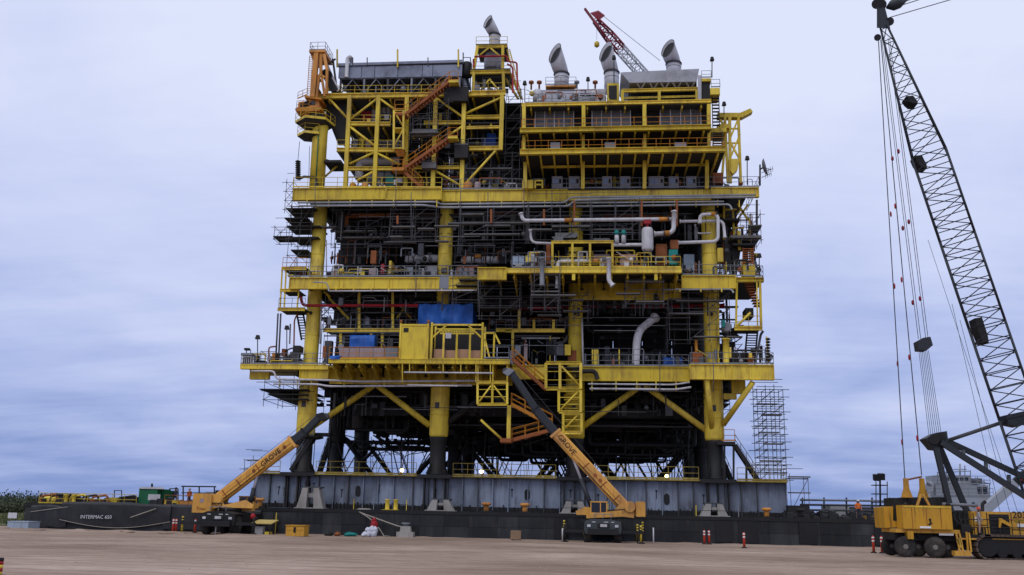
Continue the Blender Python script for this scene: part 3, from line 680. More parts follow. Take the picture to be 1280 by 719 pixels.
for px in list(range(420, 596, 22))+[850, 876, 902]: MB().bar(P(px, 361, -3.2), P(px, 365, -3.2), .12, .1).build('pipe_hanger', YEL, Q)
pipe_run('edge_pipe', [P(314, 464, -3.2), P(343, 464, -3.2), P(345, 474, -3.2), P(400, 475, -3.2), P(450, 477, -3.2), P(600, 476, -3.2)], .10, WHT); pipe_run('edge_pipe', [P(342, 480, -3.2), P(398, 480.5, -3.2), P(410, 483, -3.2), P(590, 482, -3.2)], .10, WHT)
pipe_run('edge_pipe', [P(735, 480, -2.6), P(842, 481, -2.6), P(862, 478, -2.6)], .08, WHT); pipe_run('edge_pipe', [P(737, 486, -2.6), P(845, 487, -2.6), P(864, 484, -2.6)], .10, WHT)
pipe_run('porch_pipe', [P(505, 465.5, -5.7), P(616, 466.5, -5.7)], .08, WHT); pipe_run('porch_pipe', [P(509, 481.5, -5.2), P(572, 482.5, -5.2)], .08, WHT)
for px in (503, 512, 532, 554, 576, 595, 613): MB().bar(P(px, 455, -5.5), P(px, 478 if px % 2 else 467, -5.5), .09, .09).build('pipe_hanger', YEL, Q)
for px in (350, 372, 389, 430, 480, 740, 770, 796, 820, 845): MB().bar(P(px, 474 if px < 700 else 477, -3.0 if px < 700 else -2.5), P(px, 484 if px < 700 else 489, -3.0 if px < 700 else -2.5), .10, .09).build('pipe_hanger', YEL, Q)
# ================================================================== upper left module (part of the platform)
YM = -1.0
def beam(a, c, Y, w=.36, m=None, nm='module_beam', par=None):
    return MB().ibeam(P(a[0], a[1], Y), P(c[0], c[1], Y), w*.8, w, .05).build(nm, m or YEL, par or Q)
def post(a, c, Y, w=.42, m=None, nm='module_post', par=None):
    return MB().bar(P(a[0], a[1], Y), P(c[0], c[1], Y), w, w).build(nm, m or YEL, par or Q)
def diag(a, c, Y, r=.13, m=None, nm='module_brace', par=None):
    return MB().tube(P(a[0], a[1], Y), P(c[0], c[1], Y), r, 8).build(nm, m or YEL, par or Q)
for a, c in (((437.5, 120), (431.5, 236)), ((473.5, 119.5), (468, 236)), ((580.5, 120), (577, 238)), ((545, 123), (541, 236)), ((509, 122), (507, 236)), ((628, 117), (626, 188))): post(a, c, YM)
for a, c, w in (((396, 121), (589, 118), .5), ((589, 117.5), (632, 116.5), .55), ((437, 155), (488, 155.5), .4), ((530, 154), (580, 153.5), .4), ((583, 147), (627, 146.5), .4), ((421, 187.5), (508, 188), .42), ((583, 186), (628, 185.5), .45), ((433, 211), (490, 211), .4), ((518, 210), (580, 209.5), .35), ((583, 160), (626, 159), .3)): beam(a, c, YM-.02, w)
for a, c in (((410, 122), (436, 150)), ((437, 150), (472, 123)), ((474, 123), (496, 139)), ((438, 159), (468, 182)), ((437, 205), (467, 191)), ((470, 191), (500, 206)), ((446, 226), (466, 215)), ((546, 123), (579, 147)), ((582, 142), (627, 122)), ((578, 158), (560, 170)), ((543, 213), (577, 233)), ((579, 233), (620, 188))): diag(a, c, YM-.05)
def floor(px0, px1, py, Y0, Y1, t=.14, m=None, nm='deck_plate', j=0):
    z = Z((px0+px1)/2, py, Y0); x0, x1 = X(px0, py, Y0), X(px1, py, Y0)
    MB().box(x0, x1, Y0+.25, Y1, z-t, z-.02).build(nm, m or MGY, Q)
    for k in range(j):
        xx = x0+(x1-x0)*(k+.5)/j; MB().box(xx-.08, xx+.08, Y0+.3, Y1, z-t-.35, z-t-.003).build('floor_joist', YEL, Q)
    return x0, x1, z
floor(398, 630, 119, -1, 10, j=9); floor(432, 488, 155, -1, 9, j=3); floor(520, 627, 152, -1, 9, j=4); floor(421, 520, 187.5, -1, 9, j=4); floor(583, 628, 185.5, -1, 9, j=3)
rail(Q, [P(410, 118, YM), P(560, 116.8, YM)], h=1.0); rail(Q, [P(590, 115, YM), P(630, 114.5, YM)], h=1.0)
rail(Q, [P(421, 186, YM), P(500, 186.6, YM)], h=1.0); rail(Q, [P(585, 184.5, YM), P(627, 184, YM)], GRY, h=1.0); rail(Q, [P(438, 153.5, YM), P(488, 154, YM)], h=.9)
# brown under-slope beside the crane pedestal
MB().box(X(624, 180, 3), X(655, 180, 3), 3, 3.3, ZT, 46).build('dark_backing', DRK, Q)  # dark sheet added to darken the gap between the modules
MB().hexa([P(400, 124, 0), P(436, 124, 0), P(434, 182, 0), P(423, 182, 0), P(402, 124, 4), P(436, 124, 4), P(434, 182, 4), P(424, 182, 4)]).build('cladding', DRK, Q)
# ---- things in the left module
def cyl_thing(name, mats, a, c, r, label, cat, m, heads=True, group=None):
    a, c = Vector(a), Vector(c); t = thing(name, label, cat, ((a.x+c.x)/2, a.y, min(a.z, c.z)-r), group)
    d = (c-a); L = d.length
    MB().lathe([(r*.35, -r*.42), (r*.75, -r*.26), (r, 0), (r, L), (r*.75, L+r*.26), (r*.35, L+r*.42)] if heads else [(r, 0), (r, L)], a, d, 18).build('shell', m, t)
    for k in (.25, .75):
        q = a.lerp(c, k)
        if abs(d.normalized().z) < .5: MB().box(q.x-.12, q.x+.12, q.y-r*.8, q.y+r*.8, q.z-r*1.35, q.z-r*.6).build('saddle', MGY, t)
        MB().lathe([(r*1.02, -.06), (r*1.02, .06)], q, d, 18).build('band', MGY, t)
    return t
cyl_thing('vessel', WHT, P(477, 139, 2.5), P(487, 139, 2.5), .85, 'white horizontal vessel in the upper left module', 'tank', WHT)
cyl_thing('vessel', WHT, P(478, 163.5, 2), P(484, 163.5, 2), .75, 'pale grey short vessel below the white one in the upper left module', 'tank', STK)
MB().box(*B(452, 139, 464, 151, 1.5, 3)).one('red_cabinet', RED, 'dark red cabinet in the upper left module', 'cabinet')
MB().box(*B(464.5, 137, 472, 152, 1.7, 3)).one('white_cabinet', WHT, 'narrow white cabinet beside the dark red one', 'cabinet')
MB().path(bend([P(449, 224, .5), P(449, 208, .5), P(453, 202, .5), P(500, 201, .5)], .9), .45, 12).one('duct', STK, 'fat pale grey elbow duct low in the left module', 'duct')
cyl_thing('vessel', STK, P(463, 222, 2), P(488, 221, 2), .62, 'pale grey lying vessel beside the teal box', 'tank', CAB)
MB().box(*B(482, 219.5, 491.5, 232, -.5, .8)).one('teal_box', TEA, 'small teal green box on the top deck at the left module', 'box')
MB().box(*B(495.5, 222.5, 503, 228, -1.4, -.7)).one('white_box', WHT, 'small white box on the rail beside the teal one', 'box')
blu = thing('blue_pump', 'bright blue machine on the platform at the right of the left module', 'machine', P(614, 184.5, 1.2))
MB().box(*B(608.5, 166.5, 619.5, 183, 1.2, 2.4)).build('body', BL2, blu); MB().box(*B(603, 174, 608.3, 182.5, 1.3, 2.1)).build('motor', BL2, blu); MB().lathe([(.3, 0), (.42, .15), (.2, .5)], P(614, 165, 1.8), n=12).build('cap', ORA, blu); MB().box(*B(602, 183, 621, 185, 1.1, 2.5)).build('skid', DRK, blu)
for i, (a0, a1, t0, t1, Y) in enumerate(((441, 447, 174, 184, .5), (449, 455, 172, 184, .8), (457, 464, 175, 184, .4), (490, 498, 174, 184, .6), (503, 512, 165, 184, 1.5))):
    MB().box(*B(a0, t0, a1, t1, Y, Y+.9)).build('equipment_box', (CAB, YEL, PNK, GRY, MGY)[i], Q)
# orange drums and coils along the top deck edge
for i, (px, w, m, lab) in enumerate(((585, 5.5, ORA, 'orange drum on the top deck edge beside the module post'), (597, 4, PNK, 'pinkish drum on the top deck right of the orange drum'), (456, 4, ORA, 'orange drum below the left module'), (441, 4, RLO, 'rust orange drum at the left foot of the module'))):
    q = P(px, 234, -1.2); r = abs(X(px+w, 234, -1.2)-q.x)
    d = MB().lathe([(r*.9, 0), (r, .05), (r, .35), (r*1.04, .4), (r, .45), (r, .95), (r*.9, 1.0)], (q.x, -1.2, ZT), n=14).one('drum', m, lab, 'drum')

# ---- grey air cooler on top of the left module
coo = thing('air_cooler', 'long grey blue air cooler box on the roof of the left module', 'cooler', P(500, 117, 3))
x0, x1, y0, y1, z0, z1 = B(423, 79, 578, 97.5, 0.2, 7)
zl = Z(500, 117, 0.2)
MB().box(x0+.15, x1-.15, y0+.12, y1, z0+.02, z1-.25).build('housing', COO, coo)
xs = [x0]+[X(px, 88, .2) for px in (452, 468.5, 497.5, 528, 541)]+[x1]
for a, c in zip(xs, xs[1:]): MB().box(a+.04, c-.04, y0, y0+.1, z0+.1, z1-.3).build('panel', COO, coo)
MB().hexa([(x0-.1, y0-.15, z1-.25), (x1+.1, y0-.15, z1-.10), (x1+.1, y1+.2, z1-.10), (x0-.1, y1+.2, z1-.25), (x0-.1, y0-.15, z1+.05), (x1+.1, y0-.15, z1+.2), (x1+.1, y1+.2, z1+.2), (x0-.1, y1+.2, z1+.05)]).build('roof', COO, coo)
for k in range(5):
    a = x0+(x1-x0)*(k+.1)/5; c = x0+(x1-x0)*(k+.9)/5
    MB().hexa([(a+.7, y0+1.2, z0-.9), (c-.7, y0+1.2, z0-.9), (c-.7, y1-1.2, z0-.9), (a+.7, y1-1.2, z0-.9), (a, y0+.3, z0), (c, y0+.3, z0), (c, y1-.3, z0), (a, y1-.3, z0)]).build('plenum', DRK, coo)
for k in range(6):
    x = x0+.3+(x1-x0-.6)*k/5
    MB().bar((x, y0+.2, zl), (x, y0+.2, z0+.1), .2, .2).build('leg', GRY if k % 2 else MGY, coo); MB().bar((x, y1-.2, zl), (x, y1-.2, z0+.1), .2, .2).build('leg', MGY, coo)
    if k < 5:
        xn = x+(x1-x0-.6)/5
        MB().bar((x, y0+.2, zl+.1), (x+(xn-x)*.5, y0+.2, z0), .11, .11).build('brace', GRY, coo); MB().bar((xn, y0+.2, zl+.1), (x+(xn-x)*.5, y0+.25, z0), .11, .11).build('brace', MGY, coo)
for px in (421.5, 497, 573): MB().bar(P(px, 62, .0), P(px, 84, .0), .16, .16).build('guide_post', YEL, coo)
for px in (459, 535, 441): MB().bar(P(px, 72, .1), P(px, 82, .1), .1, .1).build('lifting_lug', MGY, coo)
MB().path(bend([P(433, 97, -.1), P(434.5, 73, -.1), P(438, 71, -.1), P(439, 77, .8)], .35), .22, 10).build('vent_pipe', WHT, coo)
MB().box(*B(555, 109, 584.5, 126, -1.9, .6)).build('hanging_box', DRK, Q)
bk = thing('black_filter', 'black cylindrical filter at the right end of the grey cooler', 'filter', P(583, 98, 1)); MB().lathe([(.4, 0), (.6, .1), (.6, 1.6), (.35, 1.8)], P(583, 97, 1), n=14).build('shell', BLK, bk); MB().bar(P(579, 66, 1), P(579, 118, 1), .12).build('post', MGY, bk); MB().bar(P(588, 72, 1), P(588, 118, 1), .10).build('post', MGY, bk)
for k in range(6): MB().tube(P(579, 72+k*7, 1), P(588, 72+k*7, 1), .04, 5).build('rung', MGY, bk)
# ---- exhaust stacks
def stack(label, neck, open_, r, Y, zb, parts_m=None):
    """vertical duct that turns left and towards the yard, its mouth cut steeply"""
    n0 = P(neck[0], neck[1], Y); o = P(open_[0], open_[1], Y); t = thing('exhaust_stack', label, 'exhaust stack', (n0.x, Y, zb), 'exhaust stacks')
    base = Vector((n0.x, Y, zb)); top = Vector((n0.x, Y, n0.z))
    MB().lathe([(r*1.02, 0), (r*1.02, (top-base).length*.5), (r, (top-base).length)], base, (0,0,1), 20).build('duct', STK, t)
    MB().lathe([(r*1.12, 0), (r*1.12, .14)], top-VZ*.1, (0,0,1), 20).build('flange', MGY, t)
    # swept elbow
    d1 = (Vector((o.x, Y-r*1.1, o.z))-top); e = MB(); n = 20; rings = []
    dirn = d1.normalized(); mouth_n = Vector((-.70, -.66, .28)).normalized()
    for k in range(4):
        u = k/3; c = top+VZ*.03+d1*(u*.35); nrm = (VZ*(1-u)+dirn*u).normalized(); x, y = frame(nrm); rings.append((c, nrm, r*(1+.05*u)))
    ang0 = Vector((1, 0, 0)); k0 = len(e.v)
    for (c, nrm, rr) in rings:
        xx = (ang0-nrm*ang0.dot(nrm)).normalized(); yy = nrm.cross(xx)
        for k in range(n): a = 2*math.pi*k/n; e.v.append(c+xx*rr*math.cos(a)+yy*rr*math.sin(a))
    # mouth: slide the last ring along the duct axis until it meets the slanted cut
    mc = top+d1; xx = (ang0-dirn*ang0.dot(dirn)).normalized(); yy = dirn.cross(xx); rr = r*1.08; mouth = []
    for k in range(n):
        a = 2*math.pi*k/n; off = xx*rr*math.cos(a)+yy*rr*math.sin(a); s_ = -off.dot(mouth_n)/dirn.dot(mouth_n); s_ = max(-r*1.5, min(r*1.5, s_)); mouth.append(mc+off+dirn*s_)
    e.v += mouth
    for i in range(4):
        for k in range(n):
            j = (k+1) % n; q = k0+i*n; e.face([q+k, q+j, q+n+j, q+n+k], True)
    h = e.build('hood', STK, t); s_ = h.modifiers.new('sheet', 'SOLIDIFY'); s_.thickness = .05; s_.offset = -1
    rm = MB().path(mouth+[mouth[0], mouth[1]], .05, 6, caps=False); rm.build('rim', MGY, t)
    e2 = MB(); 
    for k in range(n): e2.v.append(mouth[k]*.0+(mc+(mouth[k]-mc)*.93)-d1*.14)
    e2.face(list(range(n))); e2.build('mouth_shade', BLK, t)  # black disc stands in for the shade inside the mouth
    for k in (.3, .7): MB().lathe([(r*1.04, 0), (r*1.05, .05)], base.lerp(top, k), (0,0,1), 20).build('band', GRY, t)
    return t
zr = Z(760, 128, 2)
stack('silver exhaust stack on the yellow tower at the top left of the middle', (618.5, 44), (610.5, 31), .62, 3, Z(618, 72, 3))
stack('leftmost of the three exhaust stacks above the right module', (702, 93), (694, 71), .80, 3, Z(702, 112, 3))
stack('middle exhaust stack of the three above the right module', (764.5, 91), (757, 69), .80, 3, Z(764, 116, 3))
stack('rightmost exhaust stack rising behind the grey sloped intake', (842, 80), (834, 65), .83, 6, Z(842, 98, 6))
# ---- yellow stack tower
tw = thing('stack_tower', 'yellow framed tower with rails carrying the left exhaust stack', 'tower', P(614, 117, 2))
for Yt in (0.6, 4.6):
    for a, c in (((597, 58), (592, 89)), ((628.5, 57), (628.5, 89)), ((592, 90), (592, 117)), ((629, 90), (630, 117))): post(a, c, Yt, .3, nm='post', par=tw)
    beam((595, 59), (634, 58), Yt, .3, nm='beam', par=tw); beam((588, 91), (638, 90), Yt, .4, nm='beam', par=tw)
    for a, c in (((601, 113), (612, 99)), ((623, 113), (612, 99)), ((600, 69), (611, 60)), ((624, 70), (613, 60))): diag(a, c, Yt, .1, nm='brace', par=tw)
z = Z(612, 58, .6); MB().box(X(595, 58, .6), X(634, 58, .6), .5, 4.8, z+.16, z+.24).build('upper_floor', MGY, tw)
z = Z(612, 90, .6); MB().box(X(588, 90, .6), X(638, 90, .6), .4, 4.9, z+.21, z+.3).build('lower_floor', MGY, tw)
rail(tw, [P(595, 56.5, 4.7), P(595, 56.5, .6), P(634, 56, .6), P(634, 56, 4.7)], h=1.0); rail(tw, [P(589, 88, .5), P(638, 87.5, .5), P(638, 87.5, 4.7)], GRY, h=1.0)
MB().lathe([(1.0, 0), (1.0, 1.55), (.75, 1.9), (.66, 2.2)], (P(616, 87, 2.6).x, 2.6, Z(616, 87.5, 2.6)), n=20).build('silencer', STK, tw)
for pts in ([(593, 71), (634, 70), (634, 77), (646, 78), (647, 112)], [(592, 74), (592, 84)], [(634, 80), (641, 84), (641, 116)]): MB().path(bend([P(a, c, .2) for a, c in pts], .3), .10, 8).build('red_pipe', RED, tw)
for a, c in (((634, 62), (648, 116)), ((637, 62), (651, 116))): MB().bar(P(a[0], a[1], 1.2), P(c[0], c[1], 1.2), .12).build('ladder_stile', YEL, tw)
lad = MB()
for k in range(22):
    u = k/21; lad.tube(P(634+14*u, 62+54*u, 1.2), P(637+14*u, 62+54*u, 1.2), .03, 4)
lad.build('rungs', RLO, tw, kind='stuff')
for a, c in (((628, 92), (648, 124)), ((638, 92), (652, 124))): diag(a, c, 1.5, .14, nm='brace', par=tw)
# ---- stair flights
def stair(label, top, bot, Y, w=1.0, m=None, mr=None, landing=None, name='stair_flight', cat='stairs'):
    m = m or RUS; mr = mr or RLO; a, c = P(top[0], top[1], Y), P(bot[0], bot[1], Y)
    t = thing(name, label, cat, c)
    for dy in (0, w): MB().bar(a+Vector((0, dy, 0)), c+Vector((0, dy, 0)), .08, .32).build('stringer', m, t)
    n = max(4, int(abs(a.z-c.z)/.24)); tr = MB()
    for k in range(1, n):
        p = a.lerp(c, k/n); tr.box(p.x-.14, p.x+.14, p.y+.05, p.y+w-.05, p.z-.02, p.z+.02)
    tr.build('treads', m, t, kind='stuff')
    for dy in (-.05, w+.05):
        o_ = Vector((0, dy, 0)); r_ = MB(); L = max(2, round((a-c).length/1.4))
        for k in range(L+1): p = a.lerp(c, k/L)+o_; r_.tube(p, p+VZ*1.05, .032, 4)
        r_.tube(a+o_+VZ*1.05, c+o_+VZ*1.05, .035, 4); r_.tube(a+o_+VZ*.55, c+o_+VZ*.55, .03, 4); r_.build('handrail', mr, t)
    if landing:
        for (l0, l1, lp, mm) in landing:
            x0, x1, z = X(l0, lp, Y), X(l1, lp, Y), Z((l0+l1)/2, lp, Y)
            MB().box(x0, x1, Y-.1, Y+w+.1, z-.22, z).build('landing', mm, t); rail(t, [(x0, Y-.05, z), (x1, Y-.05, z)], mr, h=1.0, post=.8)
    return t
stair('rust brown stair flight rising to the grey cooler', (562, 101), (508, 142), -2.6, landing=((561, 573, 101, YEL), (494, 508, 142, RUS)))
stair('lower rust brown stair flight at the left module', (562, 171), (504, 211), -2.6, landing=((560, 572, 171, YEL), (490, 505, 211, RLO)))
stair('short rust stair reaching the top deck below the left module', (503, 213), (527, 234), -2.3)
stt = thing('stair_tower', 'narrow yellow trussed stair tower between the two rust flights', 'stair tower', P(499, 187, -2))
for px in (492.5, 504.5):
    for Yt in (-2.6, -1.4): post((px, 138), (px-.3, 187), Yt, .2, nm='post', par=stt)
for a, c in (((493, 140), (504, 158)), ((493, 182), (504, 162))): diag(a, c, -2.62, .08, nm='brace', par=stt)
for py in (138, 160, 185): MB().box(X(492, py, -2.6), X(505, py, -2.6), -2.7, -1.3, Z(498, py+1, -2.6), Z(498, py, -2.6)).build('landing', YEL, stt)
MB().hexa([P(493, 187, -2.5), P(505, 187, -2.5), P(506, 196, -1.9), P(497, 196, -1.9), P(493, 186, -1.4), P(505, 186, -1.4), P(506, 195, -1.4), P(497, 195, -1.4)]).build('lower_step', ORA, stt)
rail(stt, [P(493, 137, -2.6), P(505, 137, -2.6)], RLO, post=.8)
# hanging work baskets
for i, (a0, a1, t0, t1, lab) in enumerate(((568, 585, 181, 197, 'dark box hung on the post at the right of the stairs'), (527, 545, 204, 210, 'flat grey work platform below the lower rust flight'), (515, 547, 163, 167, 'grey railed work platform behind the rust stairs'))):
    t = thing('work_basket', lab, 'work platform', P((a0+a1)/2, t1, -1.8)); MB().box(*B(a0, t0, a1, t1, -1.9, -.6)).build('floor', DRK if i == 0 else BRD, t); rail(t, [P(a0, t0, -1.9), P(a1, t0, -1.9)], SCF, h=1.3 if i == 2 else .6, post=.8)

# ================================================================== pedestal crane on the left corner
pc = thing('pedestal_crane', 'orange pedestal crane on a yellow column at the left corner of the platform', 'crane', P(396, 234, -1.2))
cb, ct = P(396, 236, -1.2), P(401, 152, -1.2)
MB().lathe([(.80, 0), (.80, (ct-cb).length*.8), (.9, (ct-cb).length)], cb, ct-cb, 24).build('pedestal', YEL, pc)
c0 = P(394, 155, -1.2); rg_ = 2.0
def hexring(c, r, z0, z1, flat=1.0): return [(c.x+r*math.cos(math.pi/3*k+.3), c.y+r*flat*math.sin(math.pi/3*k+.3)) for k in range(6)]
def walkway(c, r, m=YEL, nm='walkway', dp=.8):
    h = hexring(c, r, 0, 0); b = MB(); k0 = len(b.v)
    b.v += [Vector((x, y, c.z-.12)) for x, y in h]+[Vector((x, y, c.z)) for x, y in h]+[Vector((c.x+(x-c.x)*.4, c.y+(y-c.y)*.4, c.z-dp)) for x, y in h]
    b.face([6,7,8,9,10,11])
    for k in range(6):
        j = (k+1) % 6; b.face([k, j, 6+j, 6+k]); b.face([12+k, 12+j, j, k])
    b.face([17,16,15,14,13,12]); b.m = [0]+[1 if k % 2 else 0 for k in range(12)]+[1]; w = b.build(nm, [m, SHD], pc); rail(pc, [Vector((x, y, c.z)) for x, y in h+h[:1]], YEL, h=1.0, post=1.2); return w  # undersides take the dark tone that paints in their shade
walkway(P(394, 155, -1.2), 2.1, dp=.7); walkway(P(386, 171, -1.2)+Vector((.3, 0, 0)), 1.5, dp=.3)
for a, c in (((388, 212), (408, 200)), ((408, 200), (424, 207)), ((405, 222), (422, 207))): diag(a, c, -.6, .12, nm='bracket', par=pc)
MB().box(*B(405, 200, 426, 203, -1.8, 1)).build('side_platform', DRK, pc)
MB().lathe([(1.05, 0), (1.05, .35), (.95, .5)], P(396, 151, -1.2), (0,0,1), 24).build('slew_ring', DRK, pc)
def pz(Y, *qs): return [(P(*q, Y).x, P(*q, Y).z) for q in qs]
MB().prism(pz(-1.9, (376, 140), (399, 139.5), (398, 147.5), (380, 147)), -2.0, .6).build('machine_base', ORA, pc)
MB().prism(pz(-2.2, (369.5, 136.5), (402, 134.5), (402, 137.5), (399, 139.5), (376, 140.2), (370, 139.5)), -2.4, 1.0).build('machine_deck', RLO, pc)
MB().prism(pz(-1.8, (386, 122.5), (399, 123.5), (399, 134.5), (386, 135.2)), -1.8, .4).build('machine_house', ORA, pc)
MB().prism(pz(-1.6, (373, 127.5), (383, 126.5), (383, 135.6), (372, 136.2)), -1.6, .2).build('winch_house', ORA, pc)
MB().prism(pz(-2.1, (381, 120), (402, 123), (402, 125), (381, 122.5)), -2.2, .8).build('roof_deck', RLO, pc)
MB().box(*B(389, 126, 394, 131, -1.86, -1.78)).build('window', GLS, pc); MB().box(*B(375, 129, 380, 134, -1.66, -1.58)).build('vent', DRK, pc)
MB().tube(P(384.5, 131, -1.9), P(384.5, 131, .3), .42, 14).build('winch_drum', DRK, pc)
rail(pc, [P(370.5, 136, -2.3), P(386, 135, -2.3)], RLO, h=.9, post=.7)
for Yp in (-2.0, .6):
    for a, c, w in (((396, 66), (391, 122), .5), ((401.5, 65), (401, 96), .28), ((405, 68), (409, 88), .3), ((409, 88), (408, 118), .26), ((399, 94), (396, 122), .24), ((402, 95), (406, 121), .24), ((399, 93), (406, 97), .24)): post(a, c, Yp, w, ORA, 'mast_leg', pc)
for py in (75, 93, 108): MB().box(X(392.5, py, -1), X(397, py, -1), -2.0, .6, Z(394, py+2, -1), Z(394, py, -1)).build('mast_tie', ORA, pc)
z = Z(397, 64, -2); MB().box(X(387.5, 64, -2), X(407, 64, -2), -2.3, .9, z-.25, z).build('top_platform', ORA, pc); rail(pc, [(X(388, 64, -2), -2.2, z), (X(407, 64, -2), -2.2, z), (X(407, 64, -2), .8, z), (X(388, 64, -2), .8, z), (X(388, 64, -2), -2.2, z)], GRY, h=.95, post=.8)
for px in (385.5, 389.5): MB().tube(P(px+1.5, 70, -2.2), P(px-2, 122, -2.2), .035, 5).build('ladder_stile', RLO, pc)
lad = MB()
for k in range(24): u = k/23; lad.tube(P(387-3.5*u, 70+52*u, -2.2), P(391-3.5*u, 70+52*u, -2.2), .03, 4)
lad.build('ladder_rungs', RLO, pc, kind='stuff')
rail(pc, [P(372, 124, -2.2), P(384, 119, -2.2)], RLO, h=.8, post=.7)
MB().bar(P(405, 90, -.6), P(420, 116, -.6), .9, .8).build('boom_foot', BLK, pc); MB().bar(P(409, 82, -.9), P(423, 114, -.9), .18, .3).build('boom_chord', WHT, pc); MB().bar(P(416, 74, -.4), P(421, 112, -.4), .2).build('boom_chord', MGY, pc); MB().bar(P(411, 80, -.9), P(419, 74, -.4), .2).build('boom_chord', DRK, pc); MB().tube(P(409, 94, -1.3), P(409, 94, .3), .55, 14).build('winch_drum', BLK, pc)
for a, c in (((374.5, 177), (372.5, 200)), ((387, 183), (386, 222))): MB().tube(P(*a, -1.6), P(*c, -1.6), .03, 5).build('hoist_rope', ROP, pc)
MB().tube(P(398.5, 160, -2.1), P(394.5, 234, -2.05), .06, 6).build('cable', mat('green cable', (.02, .12, .06)), pc)
spr = MB(); 
for k in range(9): spr.lathe([(.18, 0), (.32, .1), (.18, .2)], P(372.5, 224-k*2.6, -1.7), n=10)
spr.build('hook_stack', BLK, pc)
MB().path([P(373, 224, -2), P(380, 221, -2), P(395, 222, -2), P(397, 233, -2)], .14, 6).build('hose', BLK, pc)

# ================================================================== right module (part of the platform) and what stands on it
rb = [(655, 131.5, 887, 127)]
for k, (pa, ya, pb_, yb, Y, w) in enumerate(((652, 131.5, 889, 126.5, -3.0, .35), (650, 163.5, 889, 159.0, -4.4, .5), (650, 190.5, 907, 186.5, -5.2, .55))): beam((pa, ya), (pb_, yb), Y, w)
floor(652, 889, 129.5, -3, 8, j=10, m=MGY); floor(650, 889, 160, -4.4, 8, j=14, m=SHD); floor(650, 907, 187.5, -5.2, 8, j=15, m=SHD)
for px in (655, 729.5, 805.5, 886): post((px, 131), (px, 162), -3.0, .38)
for px in (655, 729, 806, 886): post((px, 165), (px, 189), -3.0, .3)
for px in (657, 729, 806, 884): post((px-.2, 192), (px-.5, 236), -2.4, .36)
for px in (692, 768, 846): post((px, 192), (px, 236), 1.5, .3)
for py, Y in ((209, -1.8), (200, 1.6)): beam((676, py), (886, py-3), Y, .22)
rail(Q, [P(652, 162, -4.3), P(888, 157.5, -4.3)], RLO, post=1.3); rail(Q, [P(652, 189, -5.1), P(906, 185, -5.1), P(906, 185, -5.1)+Vector((0, 4, 0))], RLO, post=1.3)
for gi, (l, r_, t0, t1) in enumerate(((669, 717, 135, 160), (740, 788, 133.5, 158.5), (825.5, 876, 130.5, 156))):
    t = thing('louvre_bank', ('left grey louvre bank in the upper row of the right module', 'middle grey louvre bank in the upper row of the right module', 'right grey louvre bank in the upper row of the right module')[gi], 'louvres', P((l+r_)/2, t1, -1.6))
    x0, x1, y0, y1, z0, z1 = B(l, t0, r_, t1, -1.6, -1.3)
    for k in range(4):
        a, c = x0+(x1-x0)*k/4, x0+(x1-x0)*(k+1)/4
        pn = MB().box(a+.05, c-.05, -1.52, -1.35, z0+.05, z1-.05).build('pane', LOU, t)
        for q in range(1, 8):
            zz = z0+(z1-z0)*q/8; MB().hexa([(a+.06, -1.56, zz-.08), (c-.06, -1.56, zz-.08), (c-.06, -1.52, zz-.08), (a+.06, -1.52, zz-.08), (a+.06, -1.53, zz+.06), (c-.06, -1.53, zz+.06), (c-.06, -1.52, zz+.06), (a+.06, -1.52, zz+.06)]).build('slat', LOU, pn)
    for k in range(5): xx = x0+(x1-x0)*k/4; MB().box(xx-.05, xx+.05, -1.62, -1.5, z0, z1).build('mullion', WHT, t)
    MB().box(x0-.05, x1+.05, -1.61, -1.5, z1, z1+.09).build('head_rail', STK, t)
MB().box(X(656, 145, -1.2), X(886, 145, -1.2), -1.25, -1.05, Z(770, 161, -1.2), Z(770, 131, -1.2)).build('dark_backing', DRK, Q)
MB().box(X(656, 175, -1.2), X(886, 175, -1.2), -.6, -.4, Z(770, 188, -1.2), Z(770, 165, -1.2)).build('dark_backing', DRK, Q)
for i, (a0, a1) in enumerate(((688, 700), (756, 769), (843.5, 858))):
    MB().box(*B(a0, 178, a1, 189, -3.6, -2.6)).one('grey_cabinet', CAB, ('left pale cabinet on the second walkway of the right module', 'middle pale cabinet on the second walkway of the right module', 'right pale cabinet on the second walkway of the right module')[i], 'cabinet')
for i, (a0, a1) in enumerate(((690, 703), (711, 724.5), (752.5, 765), (775, 788), (836, 848.5), (858, 870.5), (811, 830))):
    t = thing('switch_cabinet', 'pale cabinet with blue window, number %s from the left, under the right module' % ('one two three four six seven five'.split()[i]), 'cabinet', P((a0+a1)/2, 236, -1.3), 'cabinets in a row under the right module')
    MB().box(*B(a0, 220.5, a1, 235.5, -1.2, .2)).build('case', CAB, t); w_ = (a1-a0)*.5; MB().box(*B(a0+1.5, 222.5, a0+1.5+w_, 230, -1.235, -1.15)).build('window', SCR, t); MB().box(*B(a1-4, 224, a1-1.5, 229, -1.235, -1.15)).build('vent', DRK, t)
MB().box(*B(653, 225, 666.5, 235.5, -2.4, -1.0)).one('yellow_box', YEL, 'plain yellow box at the left foot of the right module', 'box')
t = thing('yellow_crate', 'small open yellow framed crate beside the plain yellow box', 'crate', P(674, 235.5, -2)); 
for a, c in (((669, 225.5), (669, 235.5)), ((678, 225.5), (678, 235.5)), ((669, 226), (678, 226)), ((669, 231), (678, 231))): MB().bar(P(*a, -2.3), P(*c, -2.3), .16).build('bar', YEL, t)
MB().box(*B(670, 227, 677, 235, -2, -1.2)).build('core', DRK, t)
MB().box(*B(891, 216, 904, 229, -1.0, .5)).one('rust_cabinet', RUS, 'rust brown cabinet under the yellow boom frame', 'cabinet')
